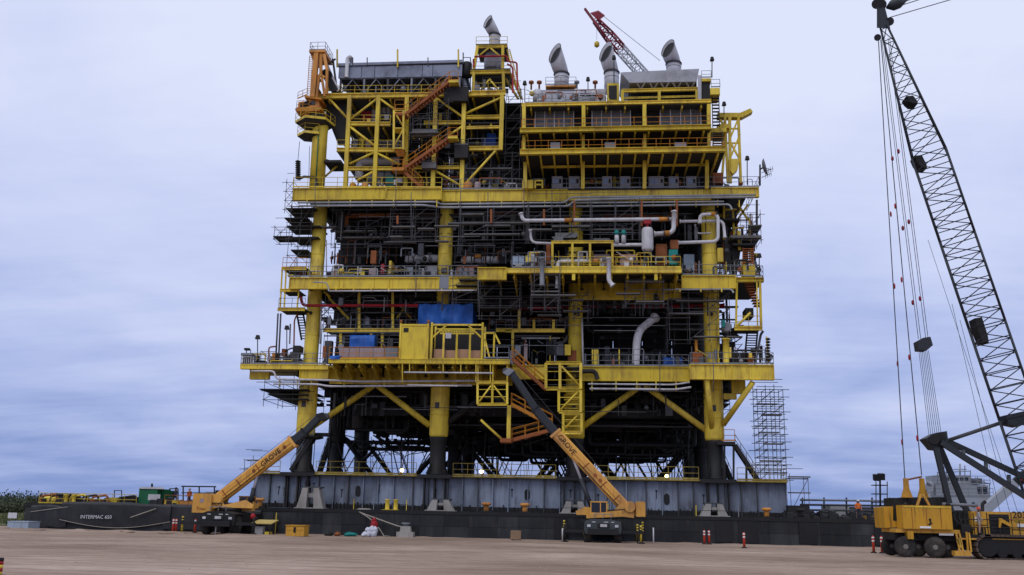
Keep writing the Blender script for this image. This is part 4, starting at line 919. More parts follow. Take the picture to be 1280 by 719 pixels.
# roof plant of the right module
z = Z(700, 128, 1)
t = thing('duct_unit', 'silver duct unit with round tanks on the roof of the right module', 'duct unit', P(712, 128, 1))
MB().box(*B(667, 112, 757, 128, 1.0, 5)).build('casing', STK, t)
for px in (672, 721, 743): 
    q = P(px, 128, .6); MB().lathe([(.52, 0), (.52, 1.25), (.4, 1.4), (.15, 1.45)], (q.x, .6, q.z), n=14).build('tank', WHT, t)
for px in (674, 721, 744, 664): q = P(px, 112, .7); MB().lathe([(.1, 0), (.1, .7), (.28, .72), (.28, .95), (.1, 1.0)], (q.x, .7, q.z), n=10).build('vent', (RUS if px != 721 else GRY), t)
MB().box(*B(682, 106.5, 720, 108.5, .8, 5)).build('walk_edge', ORA, t); rail(t, [P(682, 106.3, .8), P(720, 106, .8)], GRY, h=.9)
rail(Q, [P(656, 129, -2.9), P(757, 127.5, -2.9)], GRY, h=1.0)
MB().box(*B(759, 104, 774, 126, -.2, 1.5)).build('access_frame', YEL, Q); MB().box(*B(761, 107, 771, 124, -.26, -.15)).build('access_door', DRK, Q)
t = thing('air_intake', 'large grey sloped intake hood on the roof of the right module', 'intake', P(825, 128, 1))
a0, a1, a2, a3 = P(776, 90.5, -.5), P(874, 86, -.5), P(871, 102, -1.6), P(787, 103.5, -1.6)
MB().hexa([a3, a2, a2+Vector((0, 6, 0)), a3+Vector((0, 6, 0)), a0, a1, a1+Vector((0, 6, 0)), a0+Vector((0, 6, 0))]).build('hood', INT, t)
MB().box(X(788, 108, .5), X(871, 108, .5), .5, 5, Z(830, 127, .5), Z(830, 103, .5)).build('filter_core', BLK, t)
for px in (796, 812, 826, 841, 858): 
    MB().bar(P(px, 103, -1.5), P(px+5, 112, -.6), .14).build('hood_strut', WHT, t)
    MB().bar(P(px+10, 103, -1.5), P(px+5, 112, -.6), .14).build('hood_strut', WHT, t)
beam((777, 114), (872, 111.5), -1.2, .36, nm='beam', par=t); beam((777, 123), (872, 120.5), -1.2, .2, nm='beam', par=t)
for px in (778, 824, 871): post((px, 113), (px, 128), -1.2, .3, nm='post', par=t)
for a, c in (((776, 91), (788, 104)),): diag(a, c, -.6, .08, STK, nm='edge_trim', par=t)
post((874.5, 95), (874.5, 126), -1.6, .35, STK); MB().box(*B(877, 99, 887.5, 124, -1.5, 1)).build('end_box', DRK, Q); MB().box(*B(876, 98, 889, 101.5, -1.7, 1.2)).build('end_cap', YEL, Q); rail(Q, [P(877, 97.5, -1.6), P(889, 97.2, -1.6)], GRY, h=.8, post=.8)
MB().box(*B(888, 110, 900, 118, -1.8, .5)).build('end_landing', YEL, Q); rail(Q, [P(889, 109.5, -1.7), P(900, 109.2, -1.7), P(900, 109.2, .5)], GRY, h=.9, post=.8)
def ladder_stair(label, t0, t1, b0, b1, Y, m=DRK, n=9, name='stair_flight'):
    t = thing(name, label, 'stairs', P((b0[0]+b1[0])/2, b0[1], Y))
    for a, c in ((t0, b0), (t1, b1)): MB().bar(P(*a, Y+.4), P(*c, Y-.4), .09, .2).build('stringer', m, t)
    for k in range(n):
        u = (k+.5)/n; a = P(t0[0]+(b0[0]-t0[0])*u, t0[1]+(b0[1]-t0[1])*u, Y); c = P(t1[0]+(b1[0]-t1[0])*u, t1[1]+(b1[1]-t1[1])*u, Y); MB().box(a.x, c.x, Y-.15, Y+.15, a.z-.03, a.z+.03).build('tread', m, t)
    return t
ladder_stair('dark stair at the right end of the upper louvre row', (890, 121), (898.5, 120), (891, 159), (899.5, 158), -1.5)
ladder_stair('dark stair at the right end of the second walkway', (892, 166), (903, 165), (891, 184), (902.5, 183), -3.2, n=6)
# yellow cantilever boom frame at the right
t = thing('flare_boom', 'yellow cantilever boom on a braced frame at the right end of the top deck', 'boom', P(915, 231, 1))
MB().prism([(P(*q, .5).x, P(*q, .5).z) for q in ((897, 141), (925, 141), (938, 135.5), (941, 139.5), (928, 146.5), (897, 146.5))], .5, 1.4).build('arm', YEL, t)
for Yt in (.6, 2.2):
    for a, c, w in (((906, 147), (910, 229), .26), ((912, 147), (913, 229), .3), ((923, 147), (926, 229), .26), ((900, 150), (912, 165), .2), ((923, 148), (912, 175), .18), ((913, 178), (925, 200), .18), ((925, 168), (914, 195), .18), ((906, 180), (902, 229), .24), ((910, 160), (902, 185), .18)): post(a, c, Yt, w, nm='frame_leg', par=t)
for py in (160, 178, 200): MB().box(X(908, py, .6), X(925, py, .6), .55, .75, Z(915, py+1.5, .6), Z(915, py, .6)).build('frame_tie', YEL, t)
MB().prism([(P(*q, .2).x, P(*q, .2).z) for q in ((913, 199), (924, 199), (922, 212), (916, 218), (913, 214))], .1, 1).build('gusset', YEL, t)
MB().box(*B(889, 160, 908, 165, -.5, 2)).build('end_bracket', YEL, Q); MB().box(*B(897, 155, 912, 160, 0, 1.6)).build('end_bracket', YEL, Q)
# antennas, dish, lamp masts
def mast(label, px, pt, pb_, Y, lamp=True, name='lamp_mast', r=.05, side=0):
    a, c = P(px, pt, Y), P(px, pb_, Y); t = thing(name, label, 'mast', c)
    MB().tube(c, a, r, 6).build('pole', DRK, t)
    if lamp: MB().hexa([a+Vector((-.22+side, -.2, 0)), a+Vector((.22+side, -.2, 0)), a+Vector((.22+side, .2, 0)), a+Vector((-.22+side, .2, 0)), a+Vector((-.14+side, -.14, .4)), a+Vector((.14+side, -.14, .4)), a+Vector((.14+side, .14, .4)), a+Vector((-.14+side, .14, .4))]).build('lamp_head', BLK, t)
for lab, px, pt, pb_, Y in (('lamp mast at the roof corner above the right dark stairs', 890, 76, 97, -1.5), ('dark lamp mast near the satellite dish', 934, 200, 231, -1.5), ('lamp mast on the roof beside the yellow boom', 905, 132, 143, .5), ('lamp mast on the roof at the left of the silver duct unit', 656, 106, 128, -2.8), ('lamp mast in front of the middle exhaust stack', 767.5, 74, 104, -.5), ('lamp mast behind the roof duct unit', 735, 101, 112, 2), ('lamp mast with dark head on the mid deck at the right edge', 949, 322, 346, -2.5), ('lamp mast on the lower left wing beside the column', 358.5, 412, 455, -2.5), ('black and white signal mast on the lower left wing', 322, 424, 455, -2.8)): mast(lab, px, pt, pb_, Y)
d = thing('satellite_dish', 'grey satellite dish on a post at the right end of the top deck', 'dish', P(953, 231, 0))
MB().tube(P(950, 232, 0), P(950, 206, 0), .09, 8).build('post', MGY, d); MB().tube(P(950, 212, 0), P(953, 210, 0), .08, 8).build('arm', MGY, d)
MB().lathe([(.05, 0), (.45, .06), (.72, .16), (.92, .32), (.92, .35), (.72, .2), (.45, .1), (.05, .04)], P(953, 210, 0), Vector((.93, -.30, .18)), 20).build('reflector', GRY, d)
MB().tube(P(953, 210, 0), P(964, 212, -.4), .035, 5).build('feed_arm', MGY, d)
for k, (a, c) in enumerate((((952, 216), (966, 211)), ((952, 222), (964, 217)))):
    t = MB(); t.tube(P(*a, -.3), P(*c, -.3), .035, 5)
    for u in (.4, .6, .8, 1): q = P(*a, -.3).lerp(P(*c, -.3), u); t.tube(q-VZ*.28, q+VZ*.28, .022, 4)
    t.one('yagi_antenna', MGY, ('upper small antenna pointing right below the dish', 'lower small antenna pointing right below the dish')[k], 'antenna')
# ================================================================== middle decks: pipes, vessels, boxes
def pipe_thing(label, pts, Y, r, m, flanges=(), name='pipe', rr=.6, fm=None):
    p3 = [P(q[0], q[1], q[2] if len(q) > 2 else Y) for q in pts]; lo = min(p3, key=lambda v: v.z)
    t = thing(name, label, 'pipe', lo)
    MB().path(bend(p3, rr, 6), r, 14).build('pipe_body', m, t)
    for (i, u, L, mm) in flanges:
        a, c = p3[i], p3[i+1]; q = a.lerp(c, u); d = (c-a).normalized(); MB().lathe([(r*1.15, 0), (r*1.15, L)], q-d*(L/2), d, 14).build('coloured_band', mm, t)
        MB().lathe([(r*1.5, 0), (r*1.5, .08)], q+d*(L/2), d, 14).build('flange', MGY, t)
    for e, d in ((p3[0], (p3[1]-p3[0]).normalized()), (p3[-1], (p3[-2]-p3[-1]).normalized())): MB().lathe([(r*1.35, -.04), (r*1.35, .08)], e, d, 14).build('flange', m, t)
    return t
pipe_thing('long white pipe along the upper middle deck with an upturned left end', [(651, 267), (654, 276), (845, 274), (842, 264)], -4.2, .19, WHT, ((1, .30, .8, ORA), (1, .92, .9, ORA)))
pipe_thing('white riser beside the white vertical vessel with an orange band', [(842.5, 264.5), (842, 291), (818, 292.5)], -4.6, .22, WHT, ((1, .35, .5, ORA),))
pipe_thing('white looped pipe in front of the right column', [(875, 279), (875, 268.5), (897.5, 267.5), (897.5, 302), (848, 303.5)], -2.4, .17, WHT, ((1, .75, .5, ORA),))
pipe_thing('thin white pipe right of the looped one on the right column', [(850, 277), (904, 276), (906, 297)], -2.0, .15, WHT)
pipe_thing('thin pale pipe low on the right column', [(869, 281), (870, 292), (888, 291.5)], -1.6, .08, WHT)
pipe_thing('white elbow pipe left of the yellow porch frame', [(663, 288), (664, 303.5), (690, 304.5)], -4.8, .13, WHT)
pipe_thing('white pipe with an orange end lying on the mid deck porch', [(697, 333), (698, 327), (752, 326)], -5.3, .18, WHT, ((1, .86, .7, ORA),))
pipe_thing('white drop pipe hanging in front of the porch edge', [(761, 323), (761, 351), (766, 357)], -6.5, .21, WHT)
pipe_thing('grey blue drop pipe at the left of the porch edge', [(677.5, 323), (677.5, 357)], -6.4, .22, GRY)
pipe_thing('short pale drop pipe under the porch', [(696, 346), (696, 360)], -5.4, .13, PIPG)
pipe_thing('white pipe running left from the vertical vessel', [(766, 306.5), (803, 306)], -4.4, .17, WHT)
pipe_thing('red fire main running left to right past the left column', [(376, 371), (378, 382), (522, 382)], -1.6, .15, RED, rr=.8)
pipe_thing('dark red pipe across the back of the lower middle deck', [(605, 386), (905, 382)], .8, .2, RED)
pipe_thing('thick white bent pipe rising from the lower deck', [(794.5, 457), (796, 424, -1.0), (800, 412, -.9), (819, 397, .8)], -1.0, .38, WHT, rr=1.2)
pipe_thing('stubby yellow standpipe at the right column on the lower deck', [(907.5, 457), (907.5, 424)], -2.4, .30, YEL)
pipe_thing('yellow pipe beside the lower right column', [(897.5, 345), (898.5, 455)], -1.4, .10, YEL)
MB().path(bend([P(640+75, 465, -2.7), P(744, 464, -2.7), P(747, 474, -2.7)], .5), .22, 10).one('hose', BLK, 'dark elbow hose hanging on the lower girder by the stair tower', 'hose')
v = thing('vertical_vessel', 'white vertical vessel with red nozzle on the mid deck porch', 'tank', P(809.5, 334, -5))
q = P(809.5, 313, -5.0); rv = .56; H = Z(809.5, 284.5, -5)-q.z
MB().lathe([(rv*.5, -.15), (rv*.9, 0), (rv, .15), (rv, H-.3), (rv*.85, H-.08), (rv*.4, H)], q, n=20).build('shell', WHT, v)
MB().tube(q+VZ*H, q+VZ*(H+.7), .13, 10).build('nozzle', RED, v); MB().box(q.x-.35, q.x+.35, -5.2, -4.8, q.z+H+.35, q.z+H+.75).build('nozzle_head', RED, v)
for k in range(4): a = k*math.pi/2+.78; MB().bar((q.x+.45*math.cos(a), -5+.45*math.sin(a), q.z+.1), (q.x+.45*math.cos(a), -5+.45*math.sin(a), ZM), .12).build('leg', MGY, v)
for i, px in enumerate((771, 779.5)):
    t = thing('bottle', ('left', 'right')[i]+' small white bottle with teal cap above the porch frame', 'bottle', P(px, 304, -4.5)); c_ = P(px, 304, -4.5)
    MB().lathe([(.22, 0), (.22, .7), (.16, .85)], c_, n=12).build('body', WHT, t); MB().lathe([(.24, .86), (.26, 1.0), (.2, 1.3), (.05, 1.35)], c_, n=12).build('cap', TEA, t)
pf = thing('porch_frame', 'open yellow box frame standing on the mid deck porch', 'frame', P(728, 334, -5.2))
for Yf in (-5.7, -3.6):
    for px in (690.5, 715.5, 737.5, 765.5): post((px, 303), (px, 333.5), Yf, .22, nm='post', par=pf)
    beam((689, 303), (767, 302.5), Yf-.02, .26, nm='top_beam', par=pf)
MB().box(X(690, 303, -5.5), X(766, 303, -5.5), -5.4, -3.8, Z(728, 303, -5.6)+.02, Z(728, 301.5, -5.6)).build('roof_grating', DRK, pf)
rail(pf, [P(767, 333.5, -5.2), P(801, 333.5, -5.2)], RLO, h=1.2)
for i, (a0, a1, t0, t1, Y, m) in enumerate(((692, 704, 296, 302, -4.6, BRD), (742, 762, 298, 302, -4.5, BRD), (694, 722, 291, 296, -4.0, BRD), (701, 712, 322, 334, -4.2, CAB), (723, 729, 317, 325, -4.3, WHT), (742, 762, 318, 332, -4.2, PNK), (775, 795, 318, 332, -4.2, PNK), (820, 834, 305, 332, -4.0, RUS), (838, 848, 300, 311, -4.1, RUS), (683, 688, 303, 330, -4.3, RUS))): MB().box(*B(a0, t0, a1, t1, Y, Y+.8)).build('equipment_box', m, Q)
MB().box(*B(836.5, 312, 847.5, 330.5, -5.2, -4.2)).one('teal_cabinet', TEA, 'teal green cabinet at the right end of the mid deck porch', 'cabinet')
MB().box(*B(897, 310, 904, 327, -2.2, -1.6)).one('yellow_cabinet', YEL, 'tall yellow box on the right column above the mid deck', 'cabinet')
MB().box(*B(929, 331, 944, 345.5, -2.2, -.8)).one('yellow_box', YEL, 'yellow box on the mid deck at the far right', 'box')
MB().box(*B(855, 318, 868, 338, 1, 2.5)).one('grey_blue_tank', PAL, 'pale grey machine between the teal cabinet and the right column', 'machine')
cyl_thing('lagged_vessel', WHT, P(508, 324, 1.5), P(548, 323.5, 1.5), .42, 'white wrapped pipe spool lying left of the second column', 'pipe spool', WHT)
cyl_thing('lagged_vessel', WHT, P(578, 325, 1.5), P(625, 325, 1.5), .40, 'white wrapped pipe spool lying right of the second column', 'pipe spool', WHT)
cyl_thing('lagged_vessel', STK, P(640, 328, 1.8), P(662, 328, 1.8), .5, 'silver spool beside the left end of the porch', 'pipe spool', STK)
MB().box(*B(592, 318, 601, 322, .8, 1.4)).build('equipment_box', ORA, Q)
MB().box(*B(641, 320, 655, 331, -2.0, -1)).build('equipment_box', PAL, Q)
for i, (a0, a1, t0, t1) in enumerate(((414, 423, 336, 345), (424, 428, 334, 345), (461, 470, 336, 345), (476, 480, 330, 345), (486, 489, 326, 345), (508, 516, 334, 344), (519, 527, 336, 344), (534, 546, 333, 344), (569, 577, 335, 344), (580, 592, 334, 344))):
    MB().box(*B(a0, t0, a1, t1, -.8-.2*(i % 3), .3)).build('equipment_box', (CAB, MGY, PNK, RED, YEL, GRY, MGY, CAB, GRY, PNK)[i], Q)
# ---- lower middle deck
bt = thing('tarped_container', 'large box under a bright blue tarpaulin above the yellow containers', 'container', P(557, 405, 0))
x0, x1, y0, y1, z0, z1 = B(523, 379, 591, 405, -1.5, 2.5); b = MB(); nx, nz = 40, 10; rgt = random.Random(4)
for j in range(nz+1):
    for i in range(nx+1):
        x = x0+(x1-x0)*i/nx; zz = z0+(z1-z0)*j/nz; b.v.append(Vector((x, y0+.30*noise.noise(Vector((x*1.3, zz*.7+x*.4, 1)))+.10*noise.noise(Vector((x*4, zz*2.2, 3))), zz+(.16*noise.noise(Vector((x, 3, 0)))-.10 if j == nz else 0))))
for j in range(nz):
    for i in range(nx): q = j*(nx+1)+i; b.face([q, q+1, q+nx+2, q+nx+1], True)
b.build('tarpaulin', BLU, bt)
for k in range(4): xx = x0+(x1-x0)*(k+.5)/4; MB().path([(xx, y0-.30, z0+.02), (xx+.03, y0-.28, (z0+z1)/2), (xx, y0-.12, z1+.02), (xx, y1, z1+.02)], .025, 5).build('lashing', BL2, bt)
MB().box(x0+.05, x1-.05, y0+.42, y1, z0-.2, z1-.08).build('body', BLU, bt)
MB().box(X(523, 405, -1.5)-1, X(596, 405, -1.5), -2.2, 4, z0-.35, z0-.21).build('deck_plate', MGY, Q)
def small_tarp(lab, a0, a1, t0, t1, Y, m=BLU):
    x0, x1, y0, y1, z0, z1 = B(a0, t0, a1, t1, Y, Y+1.5); b = MB(); n_ = 14
    for j in range(7):
        for i in range(n_):
            u = i/(n_-1); v = j/6; x = x0+(x1-x0)*u; zz = z0+(z1-z0)*v*(1-.12*abs(noise.noise(Vector((x*2, 1, 0))))); b.v.append(Vector((x, Y+.15*noise.noise(Vector((x*2, zz*2, 0)))+(.3*max(0, v-.8)*5), zz)))
    for j in range(7):
        for i in range(n_):
            u = i/(n_-1); x = x0+(x1-x0)*u; b.v.append(Vector((x, Y+1.4, z1-(z1-z0)*j/6)))
    for j in range(13):
        for i in range(n_-1): q = j*n_+i; b.face([q, q+1, q+n_+1, q+n_], True)
    b.face([j*n_ for j in range(14)][::-1]); b.face([j*n_+n_-1 for j in range(14)])
    return b.one('tarped_load', m, lab, 'tarpaulin')
small_tarp('small dark blue tarpaulin bundle left of the yellow container', 437, 468, 418, 434, -3.6)
small_tarp('blue tarpaulin bundle on the lower deck at the right', 829, 853, 446, 458, -1.0)
small_tarp('tiny blue sheet hanging on the porch corner rail', 411, 425, 444, 449, -5.65)
small_tarp('low grey wrapped heap right of the last yellow standpipe', 911, 936, 440, 455, -1.5, DRK)
for i, (a0, a1) in enumerate(((424, 436), (436.5, 449), (449.5, 466), (466.5, 480), (480.5, 497))):
    MB().box(*B(a0, 435, a1, 447.5, -4.6, -3.4)).one('wrapped_crate', PNK if i != 4 else GRY, ('pinkish wrapped crate at the left end of the porch row', 'second pinkish crate from the left on the porch', 'third and widest pinkish crate on the porch', 'fourth pinkish crate on the porch', 'grey wrapped crate next to the yellow container')[i], 'crate', 'crates on the lower porch')
# yellow container
yc = thing('yellow_container', 'closed yellow steel container standing on the lower porch', 'container', P(517, 447, -5))
x0, x1, y0, y1, z0, z1 = B(499, 405, 535.5, 447, -5.4, -3.0); z0 = ZL+.03
MB().box(x0+.08, x1-.08, y0+.08, y1-.08, z0+.08, z1-.08).build('body', YEL, yc)
for x in (x0, x1-.16):
    for y in (y0, y1-.16): MB().box(x, x+.16, y, y+.16, z0, z1+.12).build('corner_post', YEL, yc)
for zz in (z0+.01, z1-.17): MB().box(x0+.17, x1-.17, y0+.01, y0+.15, zz, zz+.16).build('edge_beam', YEL, yc); MB().box(x0+.17, x1-.17, y1-.15, y1-.01, zz, zz+.16).build('edge_beam', YEL, yc)
MB().box(*B(504.5, 410, 510.5, 415, y0+.02, y0+.1)).build('vent', BLK, yc)
for x in (x0+.08, x1-.08): MB().lathe([(.16, 0), (.16, .12), (.06, .3)], (x, y0+.08, z1+.12), n=10).build('lifting_eye', RUS, yc)
# open basket
ob = thing('open_basket', 'open yellow cargo basket with tan boards beside the closed yellow container', 'basket', P(571, 447, -5))
x0, x1, y0, y1, z0, z1 = B(538, 405, 604, 447, -5.4, -3.0); z0 = ZL+.03
for x in (x0, x1-.2):
    for y in (y0, y1-.2): MB().box(x, x+.2, y, y+.2, z0, z1+.15).build('corner_post', YEL, ob)
for y in (y0, y1-.16):
    MB().box(x0+.21, x1-.21, y, y+.16, z1-.16, z1).build('top_beam', YEL, ob); MB().box(x0+.21, x1-.21, y, y+.16, z0, z0+.2).build('bottom_beam', YEL, ob)
    for s_ in (1, -1):
        xx = x0+.2 if s_ > 0 else x1-.2; MB().bar((xx, y+.08, z1-1.3), (xx+s_*1.3, y+.08, z1-.12), .16).build('knee_brace', YEL, ob)
for k in range(1, 4): xx = x0+(x1-x0)*k/4; MB().box(xx-.09, xx+.09, y0+.02, y0+.15, z0+.2, z1-1.0).build('gate_post', YEL, ob)
MB().box(x0+.9, x1-.9, y0+.03, y0+.13, z1-1.0, z1-.88).build('gate_rail', YEL, ob); MB().box(x0+.9, x1-.9, y0+.03, y0+.13, z1-.72, z1-.64).build('gate_rail', YEL, ob)
for k in range(22): xx = x0+.95+(x1-x0-1.9)*k/21; MB().box(xx-.035, xx+.035, y0+.05, y0+.11, z1-.88, z1-.72).build('gate_slat', YEL, ob)
for k in range(4): a = x0+.25+(x1-x0-.5)*k/4; MB().box(a+.03, a+(x1-x0-.5)/4-.03, y0+.5, y0+.56, z0+.2, z0+1.15-.1*(k % 2)).build('tan_board', TAN, ob)
MB().box(x0+.2, x1-.2, y1-.5, y1-.2, z0+.2, z1-.3).build('back_sheet', DRK, ob); MB().box(*B(557, 416, 564, 423, y0-.02, y0+.02)).build('notice', WHT, ob)
of = thing('end_frame', 'yellow braced railing frame right of the open basket', 'frame', P(615, 447, -5))
for a, c in (((606, 416), (606, 447)), ((618, 416), (617, 447)), ((606, 416.5), (619, 416.5)), ((618, 416), (625, 430)), ((606, 424), (612, 447))): MB().bar(P(*a, -5.2), P(*c, -5.2), .16).build('bar', YEL, of)
# intermediate walkways
for (a0, a1, py, Y) in ((404, 523, 413, -.8), (632, 706, 413.5, -.6), (620, 640, 413, -.6)):
    beam((a0, py), (a1, py), Y, .36, nm='walkway_beam'); z = Z((a0+a1)/2, py, Y); MB().box(X(a0, py, Y), X(a1, py, Y), Y+.3, Y+3, z+.05, z+.16).build('deck_plate', MGY, Q); rail(Q, [P(a0, py-1, Y), P(a1, py-1, Y)], GRY, h=1.0)
for px, t0, t1 in ((449, 366, 411), (491, 366, 411), (464, 413, 445), (649, 388, 412), (667.5, 400, 412), (692, 400, 412), (641, 414, 445), (426, 413, 445), (478, 413, 440)): post((px, t0), (px, t1), -.6, .26)
diag((411, 372), (436, 399), -.4, .14); diag((405, 364), (413, 372), -.4, .14); diag((496, 375), (515, 400), .5, .1); diag((515, 372), (496, 398), .5, .1)
for pts, r, m in (([(652, 423), (700, 423)], .09, PIPG), ([(470, 419), (500, 419)], .08, PIPG), ([(455, 376), (492, 376)], .07, PIPG), ([(640, 420), (690, 420)], .1, MGY), ([(692, 430), (706, 428), (709, 420)], .16, MGY), ([(405, 420), (440, 420)], .07, PIPG), ([(536, 370), (560, 370)], .1, MGY), ([(452, 372), (470, 372), (472, 384)], .06, PIPG)): MB().path(bend([P(a, c, -.3) for a, c in pts], .4), r, 8).build('small_pipe', m, Q)
MB().tube(P(727.5, 397, -.9), P(729, 470, -.9), .09, 8).build('column_pipe', WHT, Q); MB().tube(P(402, 375, -.6), P(400, 430, -.6), .08, 8).build('column_pipe', WHT, Q); MB().tube(P(408, 300, -.8), P(408, 344, -.8), .06, 8).build('column_pipe', WHT, Q)
MB().box(*B(710.5, 438, 720.5, 451, -.98, -.8)).build('column_ladder_cage', RUS, Q)
for (a0, a1, t0, t1, Y, m) in ((742, 748, 437, 457, -1, YEL), (763, 782, 440, 457, 2, MGY), (756, 762, 433, 457, 1, MGY), (866, 879, 440, 455, -1.6, RUS), (869, 872, 425, 440, -1.5, RLO), (655, 659, 430, 452, -1.4, PNK), (405, 414, 426, 454, -.8, MGY)): MB().box(*B(a0, t0, a1, t1, Y, Y+.7)).build('equipment_box', m, Q)
for px in (740.5, 774): MB().tube(P(px, 437, -2.2), P(px, 458, -2.2), .06, 6).build('gauge_post', YEL, Q)
t = thing('pipe_end', 'round open grey duct end with teal wrap beside the right column', 'duct', P(910, 413, -1.5)); MB().lathe([(.36, 0), (.46, .02), (.46, 1.3), (.36, 1.3), (.36, .02)], P(909, 408.5, -2.2), (0, 1, 0), 18).build('duct_shell', GRY, t); MB().lathe([(.36, 0), (.36, .04)], P(909, 408.5, -1.9), (0, 1, 0), 18).build('dark_inside', BLK, t); MB().box(*B(902.5, 400, 906.5, 409, -2.4, -1.8)).build('wrap', TEA, t)
# right end frames between mid and lower deck
rf = thing('stair_cage', 'yellow cage with stairs hung at the right end below the mid deck', 'stair tower', P(935, 412, -2))
for a, c, w in (((921, 353), (920, 410), .18), ((950, 353), (951.5, 410), .22), ((946, 353), (947, 410), .12)):
    for Yt in (-2.5, .8): post(a, c, Yt, w, nm='post', par=rf)
beam((918, 411), (953, 411), -2.5, .34, nm='floor_beam', par=rf); z = Z(935, 410, -2.5); MB().box(X(918, 410, -2.5), X(953, 410, -2.5), -2.4, 1, z+.06, z+.14).build('floor', DRK, rf); rail(rf, [P(920, 409, -2.5), P(952, 409, -2.5), P(952, 409, .8)], YEL)
diag((921, 408), (938, 391), -2.55, .12, nm='brace', par=rf); MB().box(*B(932, 385, 942, 396, -1.5, .5)).build('dark_box', BLK, rf)
for k in range(9): MB().box(X(931+k*1.4, 355+k*3.4, -1.6), X(941+k*1.2, 355+k*3.4, -1.6), -2.0, -1.2, Z(940, 356+k*3.4, -1.6), Z(940, 355+k*3.4, -1.6)).build('tread', RUS, rf)
ladder_stair('dark stair from the lower deck up to the yellow cage at the right', (934, 415), (947, 415), (930, 455), (943, 456), -1.5, n=13)
ladder_stair('dark stair at the right end above the mid deck', (929, 310), (942, 309), (928, 345), (941, 344), -1.0, RUS, n=12)
MB().path(bend([P(954, 414, -1.8), P(951, 418, -1.8), P(944, 455, -1.8)], .4), .12, 8).one('drain_pipe', MGY, 'dark slanted pipe right of the dark stair at the lower right', 'pipe')
s_ = thing('insulator_stack', 'dark ribbed post at the right end of the lower deck', 'post', P(960, 456, -3)); 
for k in range(9): MB().lathe([(.12, 0), (.27, .1), (.12, .22)], P(960, 455-k*3.7, -3), n=10).build('rib', BLK, s_)
MB().tube(P(961, 455, -3), P(958, 421, -3), .09, 8).build('core', YEL, s_); MB().path([P(961, 446, -3), P(964, 444, -3), P(966, 447, -3)], .12, 8).build('hook', DRK, s_)
# right end platforms between top and mid deck
for (a0, a1, py, Y, m) in ((913, 951, 294, -1.2, BRD), (938, 952, 281, -.8, BRD), (916, 945, 304, -1.0, DRK), (903, 925, 273, -.5, DRK)): MB().box(*B(a0, py, a1, py+2.5, Y, Y+2.5)).build('side_platform', m, Q)
for a, c in (((916, 262), (918, 300)), ((946, 250), (946, 300)), ((922, 255), (935, 275)), ((935, 256), (921, 276)), ((905, 258), (905, 300))): post(a, c, .5, .2, YEL if a[0] < 940 else MGY)
for a, c in (((921, 268), (926, 262)), ((917, 285), (930, 285)), ((905, 262), (921, 262))): diag(a, c, .2, .1)
MB().hexa([P(914, 300, 0), P(928, 300, 0), P(921, 344, 0), P(917, 344, 0), P(914, 300, 2), P(928, 300, 2), P(921, 344, 2), P(917, 344, 2)]).build('cladding', DRK, Q)
# left end frames
lf = thing('ladder_cage', 'yellow ladder cage hung at the left end of the mid deck', 'ladder cage', P(362, 388, -2))
for px, t0, t1 in ((352, 335, 388), (357, 335, 388), (373, 362, 388)): post((px+.8, t0), (px-2, t1), -2.4, .13, nm='post', par=lf)
for (a0, a1, py) in ((352, 383, 336), (350, 372, 363), (347, 381, 387)): 
    beam((a0, py), (a1, py), -2.5, .3, nm='floor_beam', par=lf); z = Z(365, py, -2.5); MB().box(X(a0, py, -2.5), X(a1, py, -2.5), -2.4, .5, z+.05, z+.13).build('floor', DRK, lf)
rail(lf, [P(348, 386, -2.5), P(381, 386, -2.5)], GRY); rail(lf, [P(353, 335, -2.5), P(383, 335, -2.5)], RLO)
for px in (347.5, 351): MB().tube(P(px, 392, -2.2), P(px-3, 455, -2.2), .09, 6).build('hanging_pipe', MGY, lf)
ladder_stair('dark stair behind the left column above the lower deck', (371, 392), (379, 392), (377, 425), (385, 425), .2, n=10)
lt = thing('lamp_box', 'white boxed lantern on the left tip of the lower deck', 'lantern', P(308, 455, -2.7))
MB().box(*B(302.5, 445, 313.5, 455, -2.9, -2.2)).build('cage', WHT, lt); MB().box(*B(301, 441.5, 315, 444, -3, -2.1)).build('roof', GRY, lt); MB().box(*B(305, 435, 311, 437.5, -2.8, -2.3)).build('beacon', BLK, lt); MB().tube(P(308, 437, -2.6), P(308, 442, -2.6), .05, 6).build('stem', DRK, lt)
for k in range(4): MB().box(*B(304+k*2.4, 446, 305.2+k*2.4, 454, -2.95, -2.88)).build('slot', DRK, lt)
for i, (a0, a1, t0, t1, m) in enumerate(((317, 330, 450.5, 455, DRK), (337, 350, 450.5, 455, DRK), (340, 346, 441, 450, RLO), (353, 361, 445, 455, MGY), (362, 372, 440, 455, MGY), (366, 375, 432, 440, DRK), (352, 356, 436, 445, RUS))): MB().box(*B(a0, t0, a1, t1, -1.8-.2*(i % 2), -.8)).build('equipment_box', m, Q)
for pts in ([(336, 454), (336, 434), (346, 433)], [(345, 446), (362, 436), (374, 434)], [(367, 455), (368, 400), (372, 392)], [(362, 430), (363, 405)], [(356, 452), (366, 440)]): MB().path(bend([P(a, c, -1.4) for a, c in pts], .3), .08, 6).build('small_pipe', random.choice((MGY, RUS, GRY)), Q)
